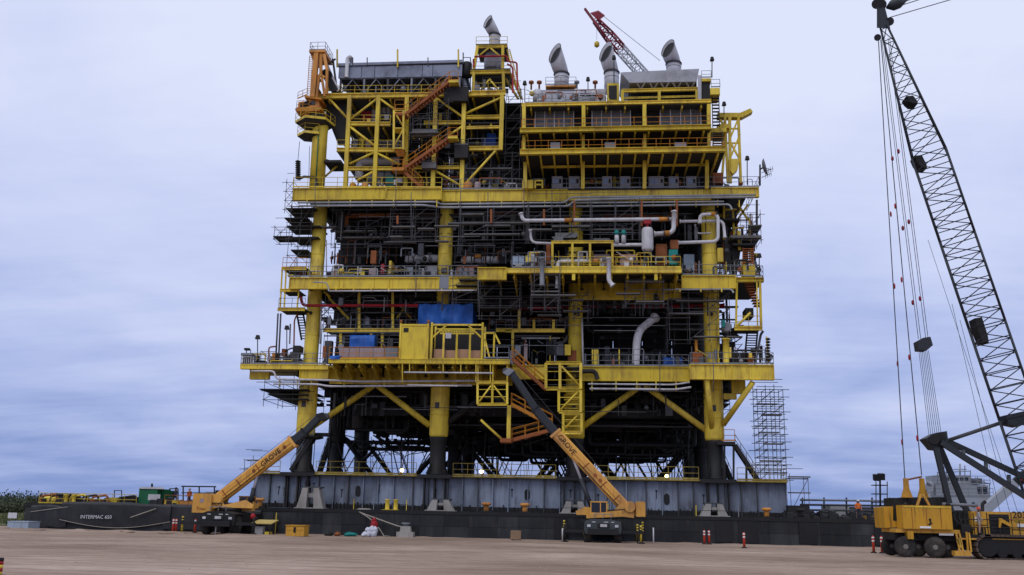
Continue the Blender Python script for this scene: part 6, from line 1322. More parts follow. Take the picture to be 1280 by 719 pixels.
# ================================================================== two mobile rough terrain cranes
def rt_crane(label, base, piv, tip, mid, Yc, side, cw_px, body_m, seed):
    """base: ground centre; boom from piv through mid (colour change) to tip, all at y = Yc; side = +1 when the boom points right"""
    gx_, gy_ = base.x, base.y; t = thing('mobile_crane', label, 'crane', (gx_, gy_, 0), 'mobile rough terrain cranes')
    # carrier seen end on, its length runs away from the yard
    MB().prism([(gx_-1.45, .75), (gx_+1.45, .75), (gx_+1.55, 1.1), (gx_+1.5, 1.75), (gx_+.6, 1.95), (gx_-.9, 1.95), (gx_-1.5, 1.75), (gx_-1.55, 1.1)], gy_-3.0, gy_+4.2).build('carrier', body_m, t)
    MB().box(gx_-1.25, gx_+1.25, gy_-3.35, gy_-3.01, .7, 1.15).build('bumper', BLK, t); MB().box(gx_-.45, gx_+.55, gy_-3.06, gy_-3.01, 1.25, 1.6).build('grille', DRK, t)
    for dx in (-1.15, 1.15): MB().box(gx_+dx-.14, gx_+dx+.14, gy_-3.08, gy_-3.01, 1.3, 1.5).build('headlight', WHT, t)
    MB().box(gx_-.2, gx_+.35, gy_-3.1, gy_-3.065, 1.32, 1.55).build('number_plate', WHT, t)
    for dx, lx in ((-.9, .3), (.1, .35), (.7, .25)): MB().box(gx_+dx, gx_+dx+lx, gy_-3.03, gy_-3.005, 1.68, 1.74).build('data_plate', LET, t)
    for dy in (-1.9, 2.2):
        for sx in (-1.25, 1.25): wheel(t, (gx_+sx, gy_+dy, .82), .82, .66, (1, 0, 0), rim=GRV)
    for dy in (-2.75, 3.6):
        MB().box(gx_-3.3, gx_+3.3, gy_+dy-.14, gy_+dy+.14, .82, 1.06).build('outrigger_beam', BLK, t)
        for sx in (-3.15, 3.15):
            j = MB().tube((gx_+sx, gy_+dy, .12), (gx_+sx, gy_+dy, 1.5), .09, 10).build('outrigger_jack', YEL if sx*side < 0 else BLK, t)
            for zz in (1.05, 1.25): MB().tube((gx_+sx, gy_+dy, zz), (gx_+sx, gy_+dy, zz+.1), .1, 10).build('band', BLK, j)
            MB().lathe([(.32, 0), (.32, .06), (.12, .12)], (gx_+sx, gy_+dy, gh(gx_+sx, gy_+dy)+.01), n=12).build('outrigger_float', DRK, j)
    # superstructure
    pv, ml, tp = P(*piv, Yc), P(*mid, Yc), P(*tip, Yc)
    MB().lathe([(.95, 1.96), (.95, 2.2), (.8, 2.3)], (gx_, gy_, 0), n=20).build('turntable', BLK, t)
    s = side
    MB().prism([(pv.x-s*.75, pv.z-.35), (pv.x+s*.35, pv.z+.35), (pv.x+s*1.0, pv.z-.35), (gx_+s*1.5, 2.95), (gx_+s*2.3, 2.55), (gx_+s*2.2, 2.25), (gx_-s*.9, 2.28), (pv.x-s*.75, pv.z-.9)][::(1 if s < 0 else -1)], gy_-.75, gy_-.6).build('side_plate', GRV, t)
    MB().prism([(pv.x-s*.75, pv.z-.35), (pv.x+s*.35, pv.z+.35), (pv.x+s*1.0, pv.z-.35), (gx_+s*1.5, 2.95), (gx_+s*2.3, 2.55), (gx_+s*2.2, 2.25), (gx_-s*.9, 2.28), (pv.x-s*.75, pv.z-.9)][::(1 if s < 0 else -1)], gy_+.6, gy_+.75).build('side_plate', GRV, t)
    MB().box(min(gx_-1.0, gx_+1.0), max(gx_-1.0, gx_+1.0), gy_-.58, gy_+.58, 2.3, 2.7).build('turret_bed', DRK, t)
    x0, x1, _, _, z0, z1 = B(*cw_px, Yc-.9, Yc)
    MB().prism([(x0, z0), (x1, z0), (x1, z1-.1), (x1-.12, z1), (x0+.12, z1), (x0, z1-.1)], Yc-1.15, Yc+1.25).build('counterweight', GRV, t)
    MB().box(min(x1 if s > 0 else x0, pv.x), max(x1 if s > 0 else x0, pv.x), Yc-.5, Yc+.5, z0+.1, z0+.55).build('rear_frame', GRV, t)
    wx = (x1+.35) if s > 0 else (x0-.5)
    MB().tube((wx, Yc-.9, z1-.45), (wx, Yc+.9, z1-.45), .46, 18).build('winch', GRV, t)
    # cab
    cy0 = gy_-1.7; cx0 = gx_+s*.1
    if s < 0:
        cx0, cx1, cz0, cz1 = X(738, 636, cy0), X(759, 636, cy0), Z(748, 647, cy0), Z(748, 627, cy0)
    else: cy0 = gy_+.85; cx0, cx1, cz0, cz1 = gx_+.35, gx_+1.55, 2.0, 3.3
    MB().box(cx0, cx1, cy0, cy0+1.0, cz0, cz0+(cz1-cz0)*.30).build('cab_base', GRV, t); MB().box(cx0+.06, cx1-.06, cy0+.06, cy0+.94, cz0+(cz1-cz0)*.30, cz1-.08).build('cab_glass', GLS, t)
    MB().box(cx0-.03, cx1+.03, cy0-.03, cy0+1.03, cz1-.08, cz1+.02).build('cab_roof', GRV, t)
    for px_ in (cx0, (cx0+cx1)/2+.1, cx1-.08):
        for py_ in (cy0, cy0+.92): MB().box(px_, px_+.08, py_, py_+.08, cz0+(cz1-cz0)*.3, cz1-.08).build('cab_pillar', GRV, t)
    if s < 0: MB().prism([(X(733, 648, cy0), Z(735, 648, cy0)), (X(777, 646, cy0), Z(777, 646, cy0)), (X(777, 638, cy0), Z(777, 638, cy0)), (X(758, 640, cy0), Z(758, 640, cy0)), (X(733, 643, cy0), Z(735, 643, cy0))], cy0-.25, cy0-.04).build('step_fairing', GRV, t)
    # telescopic boom
    d = (tp-pv).normalized(); up = Vector((0, 1, 0)).cross(d); up = up if up.z > 0 else -up
    def boxboom(a, c, w, h, m, nm):
        b = MB(); yv = Vector((0, 1, 0)); prof = [(-w/2, -h*.30), (-w*.3, -h/2), (w*.3, -h/2), (w/2, -h*.30), (w/2, h*.38), (w*.38, h/2), (-w*.38, h/2), (-w/2, h*.38)]
        k0 = len(b.v); b.v += [a+yv*y+up*z for y, z in prof]+[c+yv*y+up*z for y, z in prof]; n = 8
        for k in range(n): j = (k+1) % n; b.face([k0+k, k0+j, k0+n+j, k0+n+k])
        b.face([k0+k for k in range(n)][::-1]); b.face([k0+n+k for k in range(n)]); return b.build(nm, m, t)
    bs = boxboom(pv-d*.3, ml, .78, 1.0, GRV, 'boom_base_section'); MB().hexa([ml-d*.18+q for q in [Vector((0, y, 0))+up*z for y, z in ((-.44, -.56), (.44, -.56), (.44, .56), (-.44, .56))]]+[ml+d*.05+q for q in [Vector((0, y, 0))+up*z for y, z in ((-.44, -.56), (.44, -.56), (.44, .56), (-.44, .56))]]).build('boom_collar', GRV, bs)
    L = (tp-ml).length; i1 = boxboom(ml-d*.1, ml+d*L*.42, .62, .80, BLG, 'boom_inner_section'); MB().hexa([ml+d*(L*.42-.12)+q for q in [Vector((0, y, 0))+up*z for y, z in ((-.35, -.45), (.35, -.45), (.35, .45), (-.35, .45))]]+[ml+d*(L*.42+.04)+q for q in [Vector((0, y, 0))+up*z for y, z in ((-.35, -.45), (.35, -.45), (.35, .45), (-.35, .45))]]).build('boom_collar', BLK, i1)
    boxboom(ml+d*L*.40, tp, .52, .66, BLG, 'boom_inner_section')
    hd = MB(); hd.hexa([tp+q for q in [Vector((0, y, 0))+up*z for y, z in ((-.34, -.42), (.34, -.42), (.34, .36), (-.34, .36))]]+[tp+d*.55+q for q in [Vector((0, y, 0))+up*z for y, z in ((-.34, -.6), (.34, -.6), (.34, .1), (-.34, .1))]]); hb = hd.build('boom_head', GRY if s < 0 else BLK, t)
    for dy in (-.2, .2): MB().tube(tp+d*.5-up*.3+Vector((0, dy-.06, 0)), tp+d*.5-up*.3+Vector((0, dy+.06, 0)), .3, 14).build('sheave', MGY, hb)
    ca = Vector((gx_+s*1.7, gy_, 2.6)) if s > 0 else P(742, 641, Yc); cb_ = pv.lerp(tp, .36)-up*.5 if s > 0 else pv.lerp(tp, .43)-up*.5
    MB().tube(ca, ca.lerp(cb_, .55), .2, 12).build('lift_cylinder', BLG, t); MB().tube(ca.lerp(cb_, .5), cb_, .12, 12).build('lift_rod', STK, t)
    u = (ml-pv); txt = pv+u*.72-Vector((0, .41, 0)); xd = d if s > 0 else -d
    lettering('boom_lettering', 'GROVE', .66, txt if s > 0 else pv+u*.83-Vector((0, .41, 0)), xd, up, BLT, t, .012)
    for f_ in ((.90, .5) if s > 0 else (.42, .35)): q = pv+u*f_-Vector((0, .40, 0)); MB().lathe([(.17, 0), (.17, .03)], q, (0, -1, 0), 6).build('boom_marking', RUS, t)
    if s > 0: lettering('counterweight_lettering', 'Tmac', .42, ((x0+x1)/2, Yc-1.165, z0+.35), (1, 0, 0), (0, 0, 1), RUS, t); MB().lathe([(.2, 0), (.2, .015)], ((x0+x1)/2, Yc-1.15, z0+1.05), (0, -1, 0), 16).build('round_badge', PNK, t)
    MB().tube(pv+up*.55, tp+up*.45, .02, 5).build('hoist_rope', ROP, t)
    for f_ in (.12, .3, .55): q = pv+u*f_-Vector((0, .40, 0)); MB().bar(q-up*.36, q+up*.36, .02, .10).build('wear_pad', RUS, bs)
    MB().path([pv+u*.05-Vector((0, .43, 0))-up*.3, pv+u*.3-Vector((0, .45, 0))-up*.36, pv+u*.62-Vector((0, .43, 0))-up*.32], .035, 6).build('hose', BLK, bs)
    MB().bar(pv+u*.02-Vector((0, .41, 0))-up*.05, pv+u*.97-Vector((0, .41, 0))-up*.05, .02, .03).build('seam', RUS, bs)
    for k in range(3): q = Vector((gx_-.7+k*.7, gy_-3.0, 2.0)); MB().tube(q, q+VZ*.35, .03, 5).build('grab_rail', GRY, t)
    MB().tube((gx_-.7, gy_-3.0, 2.35), (gx_+.7, gy_-3.0, 2.35), .03, 5).build('grab_rail', GRY, t)
    MB().path([(gx_-.6, gy_-1.5, 2.1), (gx_-.2, gy_-1.6, 2.6), (pv.x, gy_-.85, pv.z-.2)], .05, 6).build('hose', BLK, t)
    for sx in (-1.5, 1.5): MB().box(gx_+sx-.22, gx_+sx+.22, gy_-2.9, gy_-.9, 1.7, 1.78).build('mudguard', BLK, t)
    return t
rt_crane('amber mobile crane at the left with its boom raised to the right', Vector((P(286, 668, -10.2).x, -10.2, 0)), (271, 626), (399, 522), (367, 552), -10.2, 1, (242, 617, 265, 641), BLK, 1)
rt_crane('amber mobile crane at the centre with its boom raised to the left', Vector((P(753, 677, -10).x, -10.0, 0)), (781, 634), (640, 467), (694, 541), -10.0, -1, (795, 627, 806.5, 646), mat('carrier grey', (.055, .065, .07), .6, dirt=(.03, .03, .03), dirt_amt=.5), 2)
# black yellow striped marker posts beside the outriggers
for i, (px, pb_, h, lab) in enumerate(((705, 676, 1.9, 'yellow topped marker post left of the centre crane'), (803.5, 679, 1.9, 'yellow topped marker post right of the centre crane'), (797, 676, 1.7, 'dark marker post beside the right outrigger'))):
    t = thing('marker_post', lab, 'post', (P(px, pb_, -12).x, -12, 0)); x = P(px, pb_, -12).x; MB().tube((x, -12, 0), (x, -12, h), .05, 8).build('pole', BLK, t)
    for k in range(4): MB().tube((x, -12, h-.9+k*.22), (x, -12, h-.78+k*.22), .085, 8).build('band', YEL, t)
for i, (px, pb_, h, lab) in enumerate(((703, 672, 1.15, 'thin white stake left of the centre crane'), (817, 680, 1.35, 'white stake right of the centre crane'), (269, 669, 1.3, 'white stake in front of the left mobile crane'))): x = P(px, pb_, -13).x; MB().tube((x, -13, -.05), (x, -13, h), .055, 8).one('stake', WHT, lab, 'stake')

# ================================================================== crawler crane with wheeled counterweight at the right
YC = -27.0
cr = thing('crawler_crane', 'big yellow crawler crane with black lattice mast at the right edge', 'crane', (P(1250, 697, YC).x, YC, 0))
mt, mb_ = P(1109, 44, YC), P(1313, 640, YC)
kn = P(1162.5, 196, YC)
SIDE = Vector((0, 1, 0)); TURN = rad(24)
lattice(cr, P(1105, 34, YC), kn, .5, 2.35, SIDE, BLG, 9, .072, .036, 'mast_section', TURN)
pts = [kn.lerp(mb_, k/4) for k in range(5)]
for a, c in zip(pts, pts[1:]): lattice(cr, a, c, 2.35, 2.35, SIDE, BLG, 6, .075, .036, 'mast_section', TURN)
dm = (mb_-mt).normalized(); sm = Vector((0, 1, 0)).cross(dm)
MB().hexa([P(1096, 35, YC-.3), P(1113, 36, YC-.3), P(1106, 8, YC-.3), P(1096, 8, YC-.3), P(1096, 35, YC+.5), P(1113, 36, YC+.5), P(1106, 8, YC+.5), P(1096, 8, YC+.5)]).build('mast_head', BLG, cr)
MB().tube(P(1096, 5, YC-.4), P(1096, 5, YC+.6), .38, 16).build('sheave', BLG, cr); MB().tube(P(1101, 6, YC-.35), P(1101, 6, YC+.55), .42, 16).build('sheave', BLG, cr); MB().tube(P(1112, 27, YC-.3), P(1112, 27, YC+.5), .32, 16).build('sheave', BLG, cr); MB().tube(P(1097, 47, YC-.3), P(1097, 47, YC+.4), .26, 12).build('sheave', BLG, cr)
MB().lathe([(.08, 0), (.42, .5), (.42, 1.0), (.08, 1.7)], P(1108, 10, YC), P(1133, 0, YC)-P(1108, 10, YC), 12).build('equaliser', BLG, cr)
for a, c in (((1128, 3), (1290, -52)), ((1126, 7), (1290, -45)), ((1112, 22), (1290, -30))): MB().tube(P(*a, YC), P(*c, YC), .035, 5).build('backstay', ROP, cr)
# sheave nests inside the mast
for px, py, h in ((1136, 129, .6), (1147, 206, .95), (1222, 415, 1.7)):
    q = P(px, py, YC); MB().prism([(q.x-.35, q.z+h*.5), (q.x+.15, q.z+h*.55), (q.x+.42, q.z-h*.2), (q.x+.45, q.z-h*.5), (q.x+.05, q.z-h*.45), (q.x-.2, q.z)], YC-.6, YC+.5).build('guide_block', BLK, cr)
# pendants to the counterweight tray, hoist lines to the gantry
def line(a, c, Y, r=.028, m=None): return MB().tube(P(a[0], a[1], Y), P(c[0], c[1], Y), r, 5).build('pendant', m or ROP, cr)
line((1098, 50), (1131, 598), YC-.6, .035); line((1101, 50), (1152, 594), YC+.3, .035)
for (px, py) in ((1113.5, 268), (1119, 268-10), (1118, 358), (1127, 350), (1122, 455), (1136.5, 447), (1127.7, 553), (1146.5, 548)):
    q = P(px, py, YC-.1); MB().lathe([(.03, 0), (.07, .12), (.07, .3), (.03, .42)], q-VZ*.2, n=8).build('pendant_link', RED, cr)
for i, (a, c) in enumerate((((1102, 48), (1148, 424)), ((1104, 48), (1151, 424)), ((1110, 48), (1157, 422)), ((1112, 48), (1160, 422)))): line(a, c, YC+.1*i, .022)
for px, py in ((1115.5, 198), (1123, 189), (1128.5, 285), (1136, 277), (1141, 378), (1150, 373)): q = P(px, py, YC); MB().lathe([(.04, 0), (.1, .1), (.1, .26), (.04, .36)], q-VZ*.2, n=8).build('pendant_link', BOO, cr)
q = P(1154, 431, YC); MB().prism([(q.x-.5, q.z+.2), (q.x-.1, q.z+.42), (q.x+.4, q.z+.5), (q.x+.52, q.z-.1), (q.x+.1, q.z-.45), (q.x-.45, q.z-.42)], YC-.4, YC+.5).build('spreader_block', BLG, cr)
for k in range(7): line((1148.5+k*2, 438), (1161+k*2.6, 543), YC-.3+.1*k, .018)
for a, c in (((1160, 300), (1272, 640)), ((1190, 380), (1250, 640)), ((1200, 400), (1262, 640))): line(a, c, YC+1, .016)
# gantry: head, two front legs, two rear beams
gh_ = P(1174, 551, YC)
MB().prism([(P(*q, YC).x, P(*q, YC).z) for q in ((1153, 549), (1166, 542), (1179, 540), (1181, 553), (1172, 563), (1164, 562))], YC-.7, YC+.7).build('gantry_head', BLG, cr)
MB().tube(P(1168, 549, YC-.9), P(1168, 549, YC+.9), .35, 14).build('sheave', BLK, cr); MB().tube(P(1176, 546, YC-.9), P(1176, 546, YC+.9), .3, 14).build('sheave', BLK, cr)
for Yg in (YC-.9, YC+.9):
    o = 5 if Yg > YC else 0
    MB().bar(P(1170+o, 560, Yg), P(1189+o*4, 640, Yg), .32, .34).build('gantry_leg', BLG, cr)
    MB().bar(P(1176, 553-o, Yg), P(1290, 626-o*5, Yg), .32, .36).build('gantry_beam', BLG, cr)
for k in (.25, .5, .75): a = P(1176, 553, YC-.7).lerp(P(1290, 622, YC-.7), k); c = P(1176, 548, YC+.7).lerp(P(1290, 612, YC+.7), k); MB().bar(a, c, .25, .25).build('gantry_tie', BLG, cr)
MB().tube(P(1184, 551, YC), P(1256, 527, YC), .13, 10).build('mast_strut', MGY, cr); MB().prism([(P(*q, YC).x, P(*q, YC).z) for q in ((1253, 520), (1285, 513), (1285, 527), (1270, 534), (1256, 531))], YC-.6, YC+.6).build('strut_bracket', BLG, cr)
# upper works
x0, x1, y0, y1, z0, z1 = B(1216, 640, 1300, 672, YC-1.6, YC+1.6)
MB().box(x0, x1, y0, y1, z0, z1).build('house', CRW, cr); MB().box(*B(1237, 643, 1262, 668, YC-1.63, YC-1.55)).build('louvre_door', BLK, cr)
for k in range(5): MB().box(*B(1239, 645+k*4.5, 1260, 646.5+k*4.5, YC-1.66, YC-1.63)).build('louvre_slat', DRK, cr)
MB().box(*B(1272, 655, 1290, 659, YC-1.66, YC-1.58)).build('stripe', REF, cr); MB().box(*B(1268, 650.5, 1290, 652, YC-1.66, YC-1.58)).build('grab_rail', YEL, cr)
lettering('fleet_number', '203', .62, P(1274.5, 644, YC-1.63), (1, 0, .02), (0, 0, 1), BLT, cr)
MB().box(*B(1200, 669, 1300, 675, YC-1.9, YC+1.9)).build('walkway', BLK, cr); MB().box(*B(1200, 673.5, 1300, 675.5, YC-1.95, YC-1.9)).build('walkway_edge', CRW, cr)
MB().prism([(P(*q, YC-1.9).x, P(*q, YC-1.9).z) for q in ((1249, 648), (1252, 648), (1265, 656), (1264, 659), (1252, 653), (1251, 660), (1249, 660))], YC-1.9, YC-1.8).build('step_bracket', CRW, cr)
MB().box(*B(1186, 638, 1216, 667, YC-1.0, YC+1.4)).build('engine_block', BLK, cr); MB().tube(P(1178, 630, YC-1), P(1222, 632, YC-1), .1, 8).build('handrail_pipe', GRY, cr)
for a0, a1, t0, t1, mm_ in ((1217, 1218, 641, 671, BLK), (1234, 1235, 641, 671, BLK), (1264.5, 1265.3, 641, 671, BLK), (1219, 1233, 656, 657, BLK), (1266, 1290, 662, 663, BLK)): MB().box(*B(a0, t0, a1, t1, YC-1.625, YC-1.59)).build('panel_seam', mm_, cr)
rail(cr, [P(1203, 669, YC-1.88), P(1300, 670.5, YC-1.88)], DRK, h=1.0, post=1.2, toe=False)
for k in range(3): MB().path(bend([P(1192+k*6, 640, YC-1.1), P(1194+k*7, 652+k*3, YC-1.5), P(1212+k*3, 662, YC-1.6)], .3), .06, 6).build('hose', BLK, cr)
MB().path(bend([P(1228, 640, YC-.6), P(1228, 630, YC-.6), P(1232, 627, YC-.6)], .2), .12, 8).build('exhaust', DRK, cr); MB().box(*B(1203, 655, 1213, 667, YC-1.7, YC-1.1)).build('tool_box', DRK, cr); MB().box(*B(1219, 646, 1225, 652, YC-1.64, YC-1.58)).build('notice', REF, cr)
for k in range(4): MB().box(*B(1222+k*3, 660, 1223.5+k*3, 669, YC-1.66, YC-1.6)).build('vent_slot', BLK, cr)
# crawler track
for Yt in (YC-2.2, YC+2.0):
    x0, zt = X(1222, 690, Yt), 1.55; x1 = x0+8.5; r = .75; sh = MB(); pitch = .30
    MB().box(x0+r, x1-r, Yt+.2, Yt+1.0, .35, 1.25).build('track_frame', BLK, cr)
    loop = []; L = x1-x0-2*r
    n = int(L/pitch)
    for k in range(n): loop.append((Vector((x0+r+k*pitch, 0, 1.5)), 0))
    for k in range(8): a = math.pi/2-math.pi*k/7; loop.append((Vector((x1-r+r*math.cos(a), 0, .77+r*math.sin(a))), -(math.pi/2-a)))
    for k in range(n): loop.append((Vector((x1-r-k*pitch, 0, .04)), math.pi))
    for k in range(8): a = -math.pi/2-math.pi*k/7; loop.append((Vector((x0+r+r*math.cos(a), 0, .77+r*math.sin(a))), -(math.pi/2-a)))
    for p, a in loop:
        dx = Vector((math.cos(a), 0, math.sin(a)))*(pitch*.46); dn = Vector((-math.sin(a), 0, math.cos(a)))*.07; c = p+Vector((0, Yt, 0)); y_ = Vector((0, 1.2, 0))
        MB().hexa([c-dx-dn, c+dx-dn, c+dx-dn+y_, c-dx-dn+y_, c-dx+dn, c+dx+dn, c+dx+dn+y_, c-dx+dn+y_]).build('track_shoe', TRK, cr)
    for xx in (x0+r, x1-r): MB().tube((xx, Yt+.15, .77), (xx, Yt+1.05, .77), .6, 16).build('idler', BLK, cr)
    for k in range(7): xx = x0+1.6+k*.9; MB().tube((xx, Yt+.1, .35), (xx, Yt+1.1, .35), .26, 12).build('roller', BLK, cr)
MB().box(X(1205, 680, YC), X(1300, 680, YC), YC-1.3, YC+1.3, .5, 2.1).build('car_body', BLK, cr)
# counterweight wagon
cw = thing('counterweight_wagon', 'yellow wheeled counterweight tray hung behind the crawler crane', 'counterweight', (P(1150, 697, YC).x, YC, 0))
MB().box(*B(1128.5, 632, 1190, 661.5, YC-1.9, YC-.6)).build('near_box', CRW, cw); MB().box(*B(1129.5, 633, 1189, 634.5, YC-1.93, YC-1.9)).build('edge_trim', YEL, cw)
MB().prism([(P(*q, YC-.5).x, P(*q, YC-.5).z) for q in ((1105, 634), (1117, 633), (1117, 651), (1127, 652), (1127, 659), (1107, 660))], YC-.4, YC+1.9).build('far_box', CRW, cw)
for k in range(4): x0_, x1_, _, _, z0_, z1_ = B(1117.5+k*18.2, 622.5-(k % 2)*.8, 1135.2+k*18.2, 650, YC-.5, YC+1.7); MB().box(x0_, x1_, YC-.5, YC+1.7, z0_, z1_).build('weight_slab', BLK, cw)
MB().prism([(P(*q, YC-1.95).x, P(*q, YC-1.95).z) for q in ((1161, 649), (1164, 648), (1164, 653), (1166, 654), (1162, 657), (1160, 655), (1163, 654))], YC-1.94, YC-1.9).build('emblem', BLT, cw)
for px in (1140, 1158, 1176): MB().box(*B(px, 635, px+.7, 660.5, YC-1.915, YC-1.88)).build('panel_seam', RUS, cw)
for px in (1132, 1185): MB().lathe([(.1, 0), (.16, .06), (.1, .2)], P(px, 632, YC-1.2), n=10).build('lifting_eye', DRK, cw)
for k in range(3): MB().path([P(1122+k*22, 664, YC-1.2), P(1128+k*22, 672+k, YC-1.4), P(1138+k*22, 668, YC-1.3)], .05, 6).build('hose', BLK, cw)
MB().box(*B(1120, 661.8, 1200, 666.5, YC-1.6, YC+1.6)).build('tray', CRW, cw); MB().box(*B(1150, 658, 1164, 660.5, YC-1.94, YC-1.9)).build('notice', REF, cw); MB().box(*B(1174, 667, 1192, 669.5, YC-1.62, YC-1.58)).build('notice', REF, cw)
MB().box(*B(1118, 667, 1200, 676, YC-1.2, YC+1.2)).build('chassis', BLK, cw); MB().box(*B(1135, 664, 1142, 674, YC-1.9, YC-1.2)).build('axle_bracket', CRW, cw)
for k, (px, Yw, rw) in enumerate(((1114, YC+1.3, .62), (1132, YC-1.5, .66), (1147, YC-.6, .66), (1169, YC-1.5, .66), (1184, YC-.6, .66), (1126, YC+1.3, .66), (1174, YC+1.3, .66))): wheel(cw, (P(px, 690, Yw).x, Yw, rw+.02), rw, .42, (.12 if k % 2 else -.12, 1, 0))
for (px, Yp) in ((1132, YC-.9), (1152, YC+.4)):
    tp_ = P(px, 598, Yp); bt_ = P(px, 622, Yp); MB().prism([(tp_.x-.14, tp_.z), (tp_.x+.14, tp_.z), (tp_.x+.16, bt_.z+.6), (tp_.x+.36, bt_.z), (tp_.x-.36, bt_.z), (tp_.x-.16, bt_.z+.6)], Yp-.12, Yp+.12).build('hanger_plate', CRW, cw)
MB().tube(P(1133, 600, YC-.6), P(1152, 596, YC+.3), .06, 8).build('spreader_bar', RUS, cw)
for a, c in (((1151, 618), (1146, 633)), ((1154, 618), (1162, 633))): MB().bar(P(*a, YC-.9), P(*c, YC-.9), .14).build('hanger_leg', CRW, cw)
st = thing('step_ladder', 'yellow step ladder between the counterweight wagon and the crawler track', 'ladder', P(1203, 692, YC-2))
for a, c in (((1195, 666), (1200, 690)), ((1199, 666), (1204, 690)), ((1208, 665), (1210, 690)), ((1211, 666), (1214, 690))): MB().bar(P(*a, YC-2.2), P(*c, YC-2.2), .1).build('stile', CRW, st)
MB().box(*B(1194, 689, 1214, 695, YC-2.4, YC-1.8)).build('base_tray', CRW, st); MB().prism([(P(*q, YC-2.2).x, P(*q, YC-2.2).z) for q in ((1196, 674), (1200, 672), (1203, 684), (1199, 685))], YC-2.25, YC-2.15).build('warning_plate', YEL, st)
person('person in an orange hard hat and grey overalls standing on the crawler crane walkway', (P(1225, 667, YC-1.75).x, YC-1.78, Z(1225, 668.8, YC-1.78)), 1.4, GCL, GCL, ORR, H=1.72)

# ================================================================== barge deck clutter
def boxthing(name, lab, cat, rect, Y, dp, m, extras=()):
    t = thing(name, lab, cat, P((rect[0]+rect[2])/2, rect[3], Y)); x0, x1, y0, y1, z0, z1 = B(*rect, Y, Y+dp); MB().box(x0, x1, y0, y1, z0, z1).build('body', m, t)
    for nm, r, mm in extras: MB().box(*B(*r, Y-.04, Y+.02)).build(nm, mm, t)
    return t
gc = boxthing('green_cabin', 'dark green cabin with a white sign on the barge', 'cabin', (173, 611, 196, 632.5), -4.5, 3, GRN, (('sign', (185, 618, 200, 625.5), WHT), ('door', (187, 626, 192, 632), DRK)))
MB().hexa([P(173, 611, -4.6), P(205, 611.5, -4.6), P(206, 612.5, -1), P(175, 611.5, -1), P(176, 608.8, -4.6), P(203, 609, -4.6), P(204, 609, -1), P(177, 608.8, -1)]).build('roof', WHT, gc); MB().box(*B(196.3, 613, 206, 632, -3.8, -1.6)).build('side_room', GRN, gc); MB().tube(P(190, 609, -3), P(190, 604.5, -3), .1, 8).build('vent', DRK, gc)
dk = [((246, 620, 256, 632), -4, 2, YEL, 'equipment_locker', 'small yellow locker behind the left mobile crane'), ((256.5, 615, 268, 631), -3, 2, CAB, 'grey_locker', 'grey green locker behind the left mobile crane'), ((132, 622, 146, 632), -4.5, 2, YEL, 'yellow_winch_box', 'yellow machine box left of the green cabin'), ((62, 617, 84, 628), -4, 2.5, DRK, 'winch_house', 'dark winch house at the left end of the barge'), ((78, 625, 98, 634), -4.5, 2, DRK, 'deck_locker', 'dark deck locker right of the winch house'), ((104, 624, 118, 633), -4.2, 2, RUS, 'rust_locker', 'rusty deck locker in the middle of the left barge end'), ((205, 625, 222, 633), -4.6, 1.5, YEL, 'low_yellow_beam', 'low yellow beam right of the green cabin'), ((222.5, 626, 240, 633), -4.4, 1.5, ORA, 'low_orange_box', 'low orange box right of the yellow beam'), ((148, 621, 170, 632), -3.8, 1.5, DRK, 'pump_box', 'dark pump box beside the green cabin'), ((268.5, 613, 276, 631), -2.8, 2, DRK, 'dark_locker', 'dark locker next to the grey green one')]
for r_, Y, dp, m, nm, lab in dk: boxthing(nm, lab, 'box', r_, Y, dp, m)
MB().lathe([(.3, 0), (.55, .1), (.55, 1.4), (.3, 1.5)], P(56, 627, -3.8), (1, 0, 0), 14).one('yellow_winch_drum', YEL, 'yellow winch drum on top of the left barge end', 'winch')
for i, px in enumerate((81.5, 91)):
    t = thing('mooring_bitt', ('left', 'right')[i]+' small yellow bitt on the left barge end', 'bitt', P(px, 634, -5.4)); q = P(px, 634, -5.4); MB().lathe([(.2, 0), (.17, .1), (.17, .75), (.24, .8), (.24, .9)], (q.x, -5.4, DECK), n=12).build('post', YEL, t); MB().box(q.x-.3, q.x+.3, -5.7, -5.1, DECK+.002, DECK+.06).build('base', YEL, t)
for i, (a0, a1) in enumerate(((48, 170), (205, 250))):
    t = thing('barge_rail', ('long yellow handrail along the left barge end', 'short yellow handrail right of the green cabin')[i], 'railing', (P((a0+a1)/2, 632, -5.2).x, -5.2, DECK)); rail(t, [(X(a0, 630, -5.2), -5.2, DECK), (X(a1, 630, -5.2), -5.2, DECK)], YEL if i == 0 else RUS, h=1.0, post=1.2)
fr = thing('tube_shelter', 'dark open tube shelter with lockers on the barge behind the left crane', 'frame', P(250, 632, -2.5))
for px in (229, 249, 268): 
    for Yf in (-4.2, -1.5): post((px, 608), (px, 632), Yf, .1, DRK, 'post', fr)
for Yf in (-4.2, -1.5): MB().bar(P(227, 608, Yf), P(270, 608.5, Yf), .12).build('top_bar', DRK, fr); MB().bar(P(227, 616, Yf), P(270, 616.5, Yf), .08).build('mid_bar', DRK, fr)
t = thing('tall_frame', 'narrow dark tube frame beside the green cabin', 'frame', P(218, 632, -1.4))
for px in (212, 222.5): post((px, 611), (px, 632), -1.4, .09, DRK, 'post', t)
MB().bar(P(212, 611, -1.4), P(222.5, 611, -1.4), .09).build('top_bar', DRK, t)
t = thing('tall_frame', 'empty square tube frame left of the green cabin', 'frame', P(147, 632, -3))
for px in (143, 152): post((px, 613), (px, 632), -3, .07, DRK, 'post', t)
MB().bar(P(143, 613.3, -3), P(152, 613.3, -3), .07).build('top_bar', DRK, t)
rgd = random.Random(77)
bits = MB()
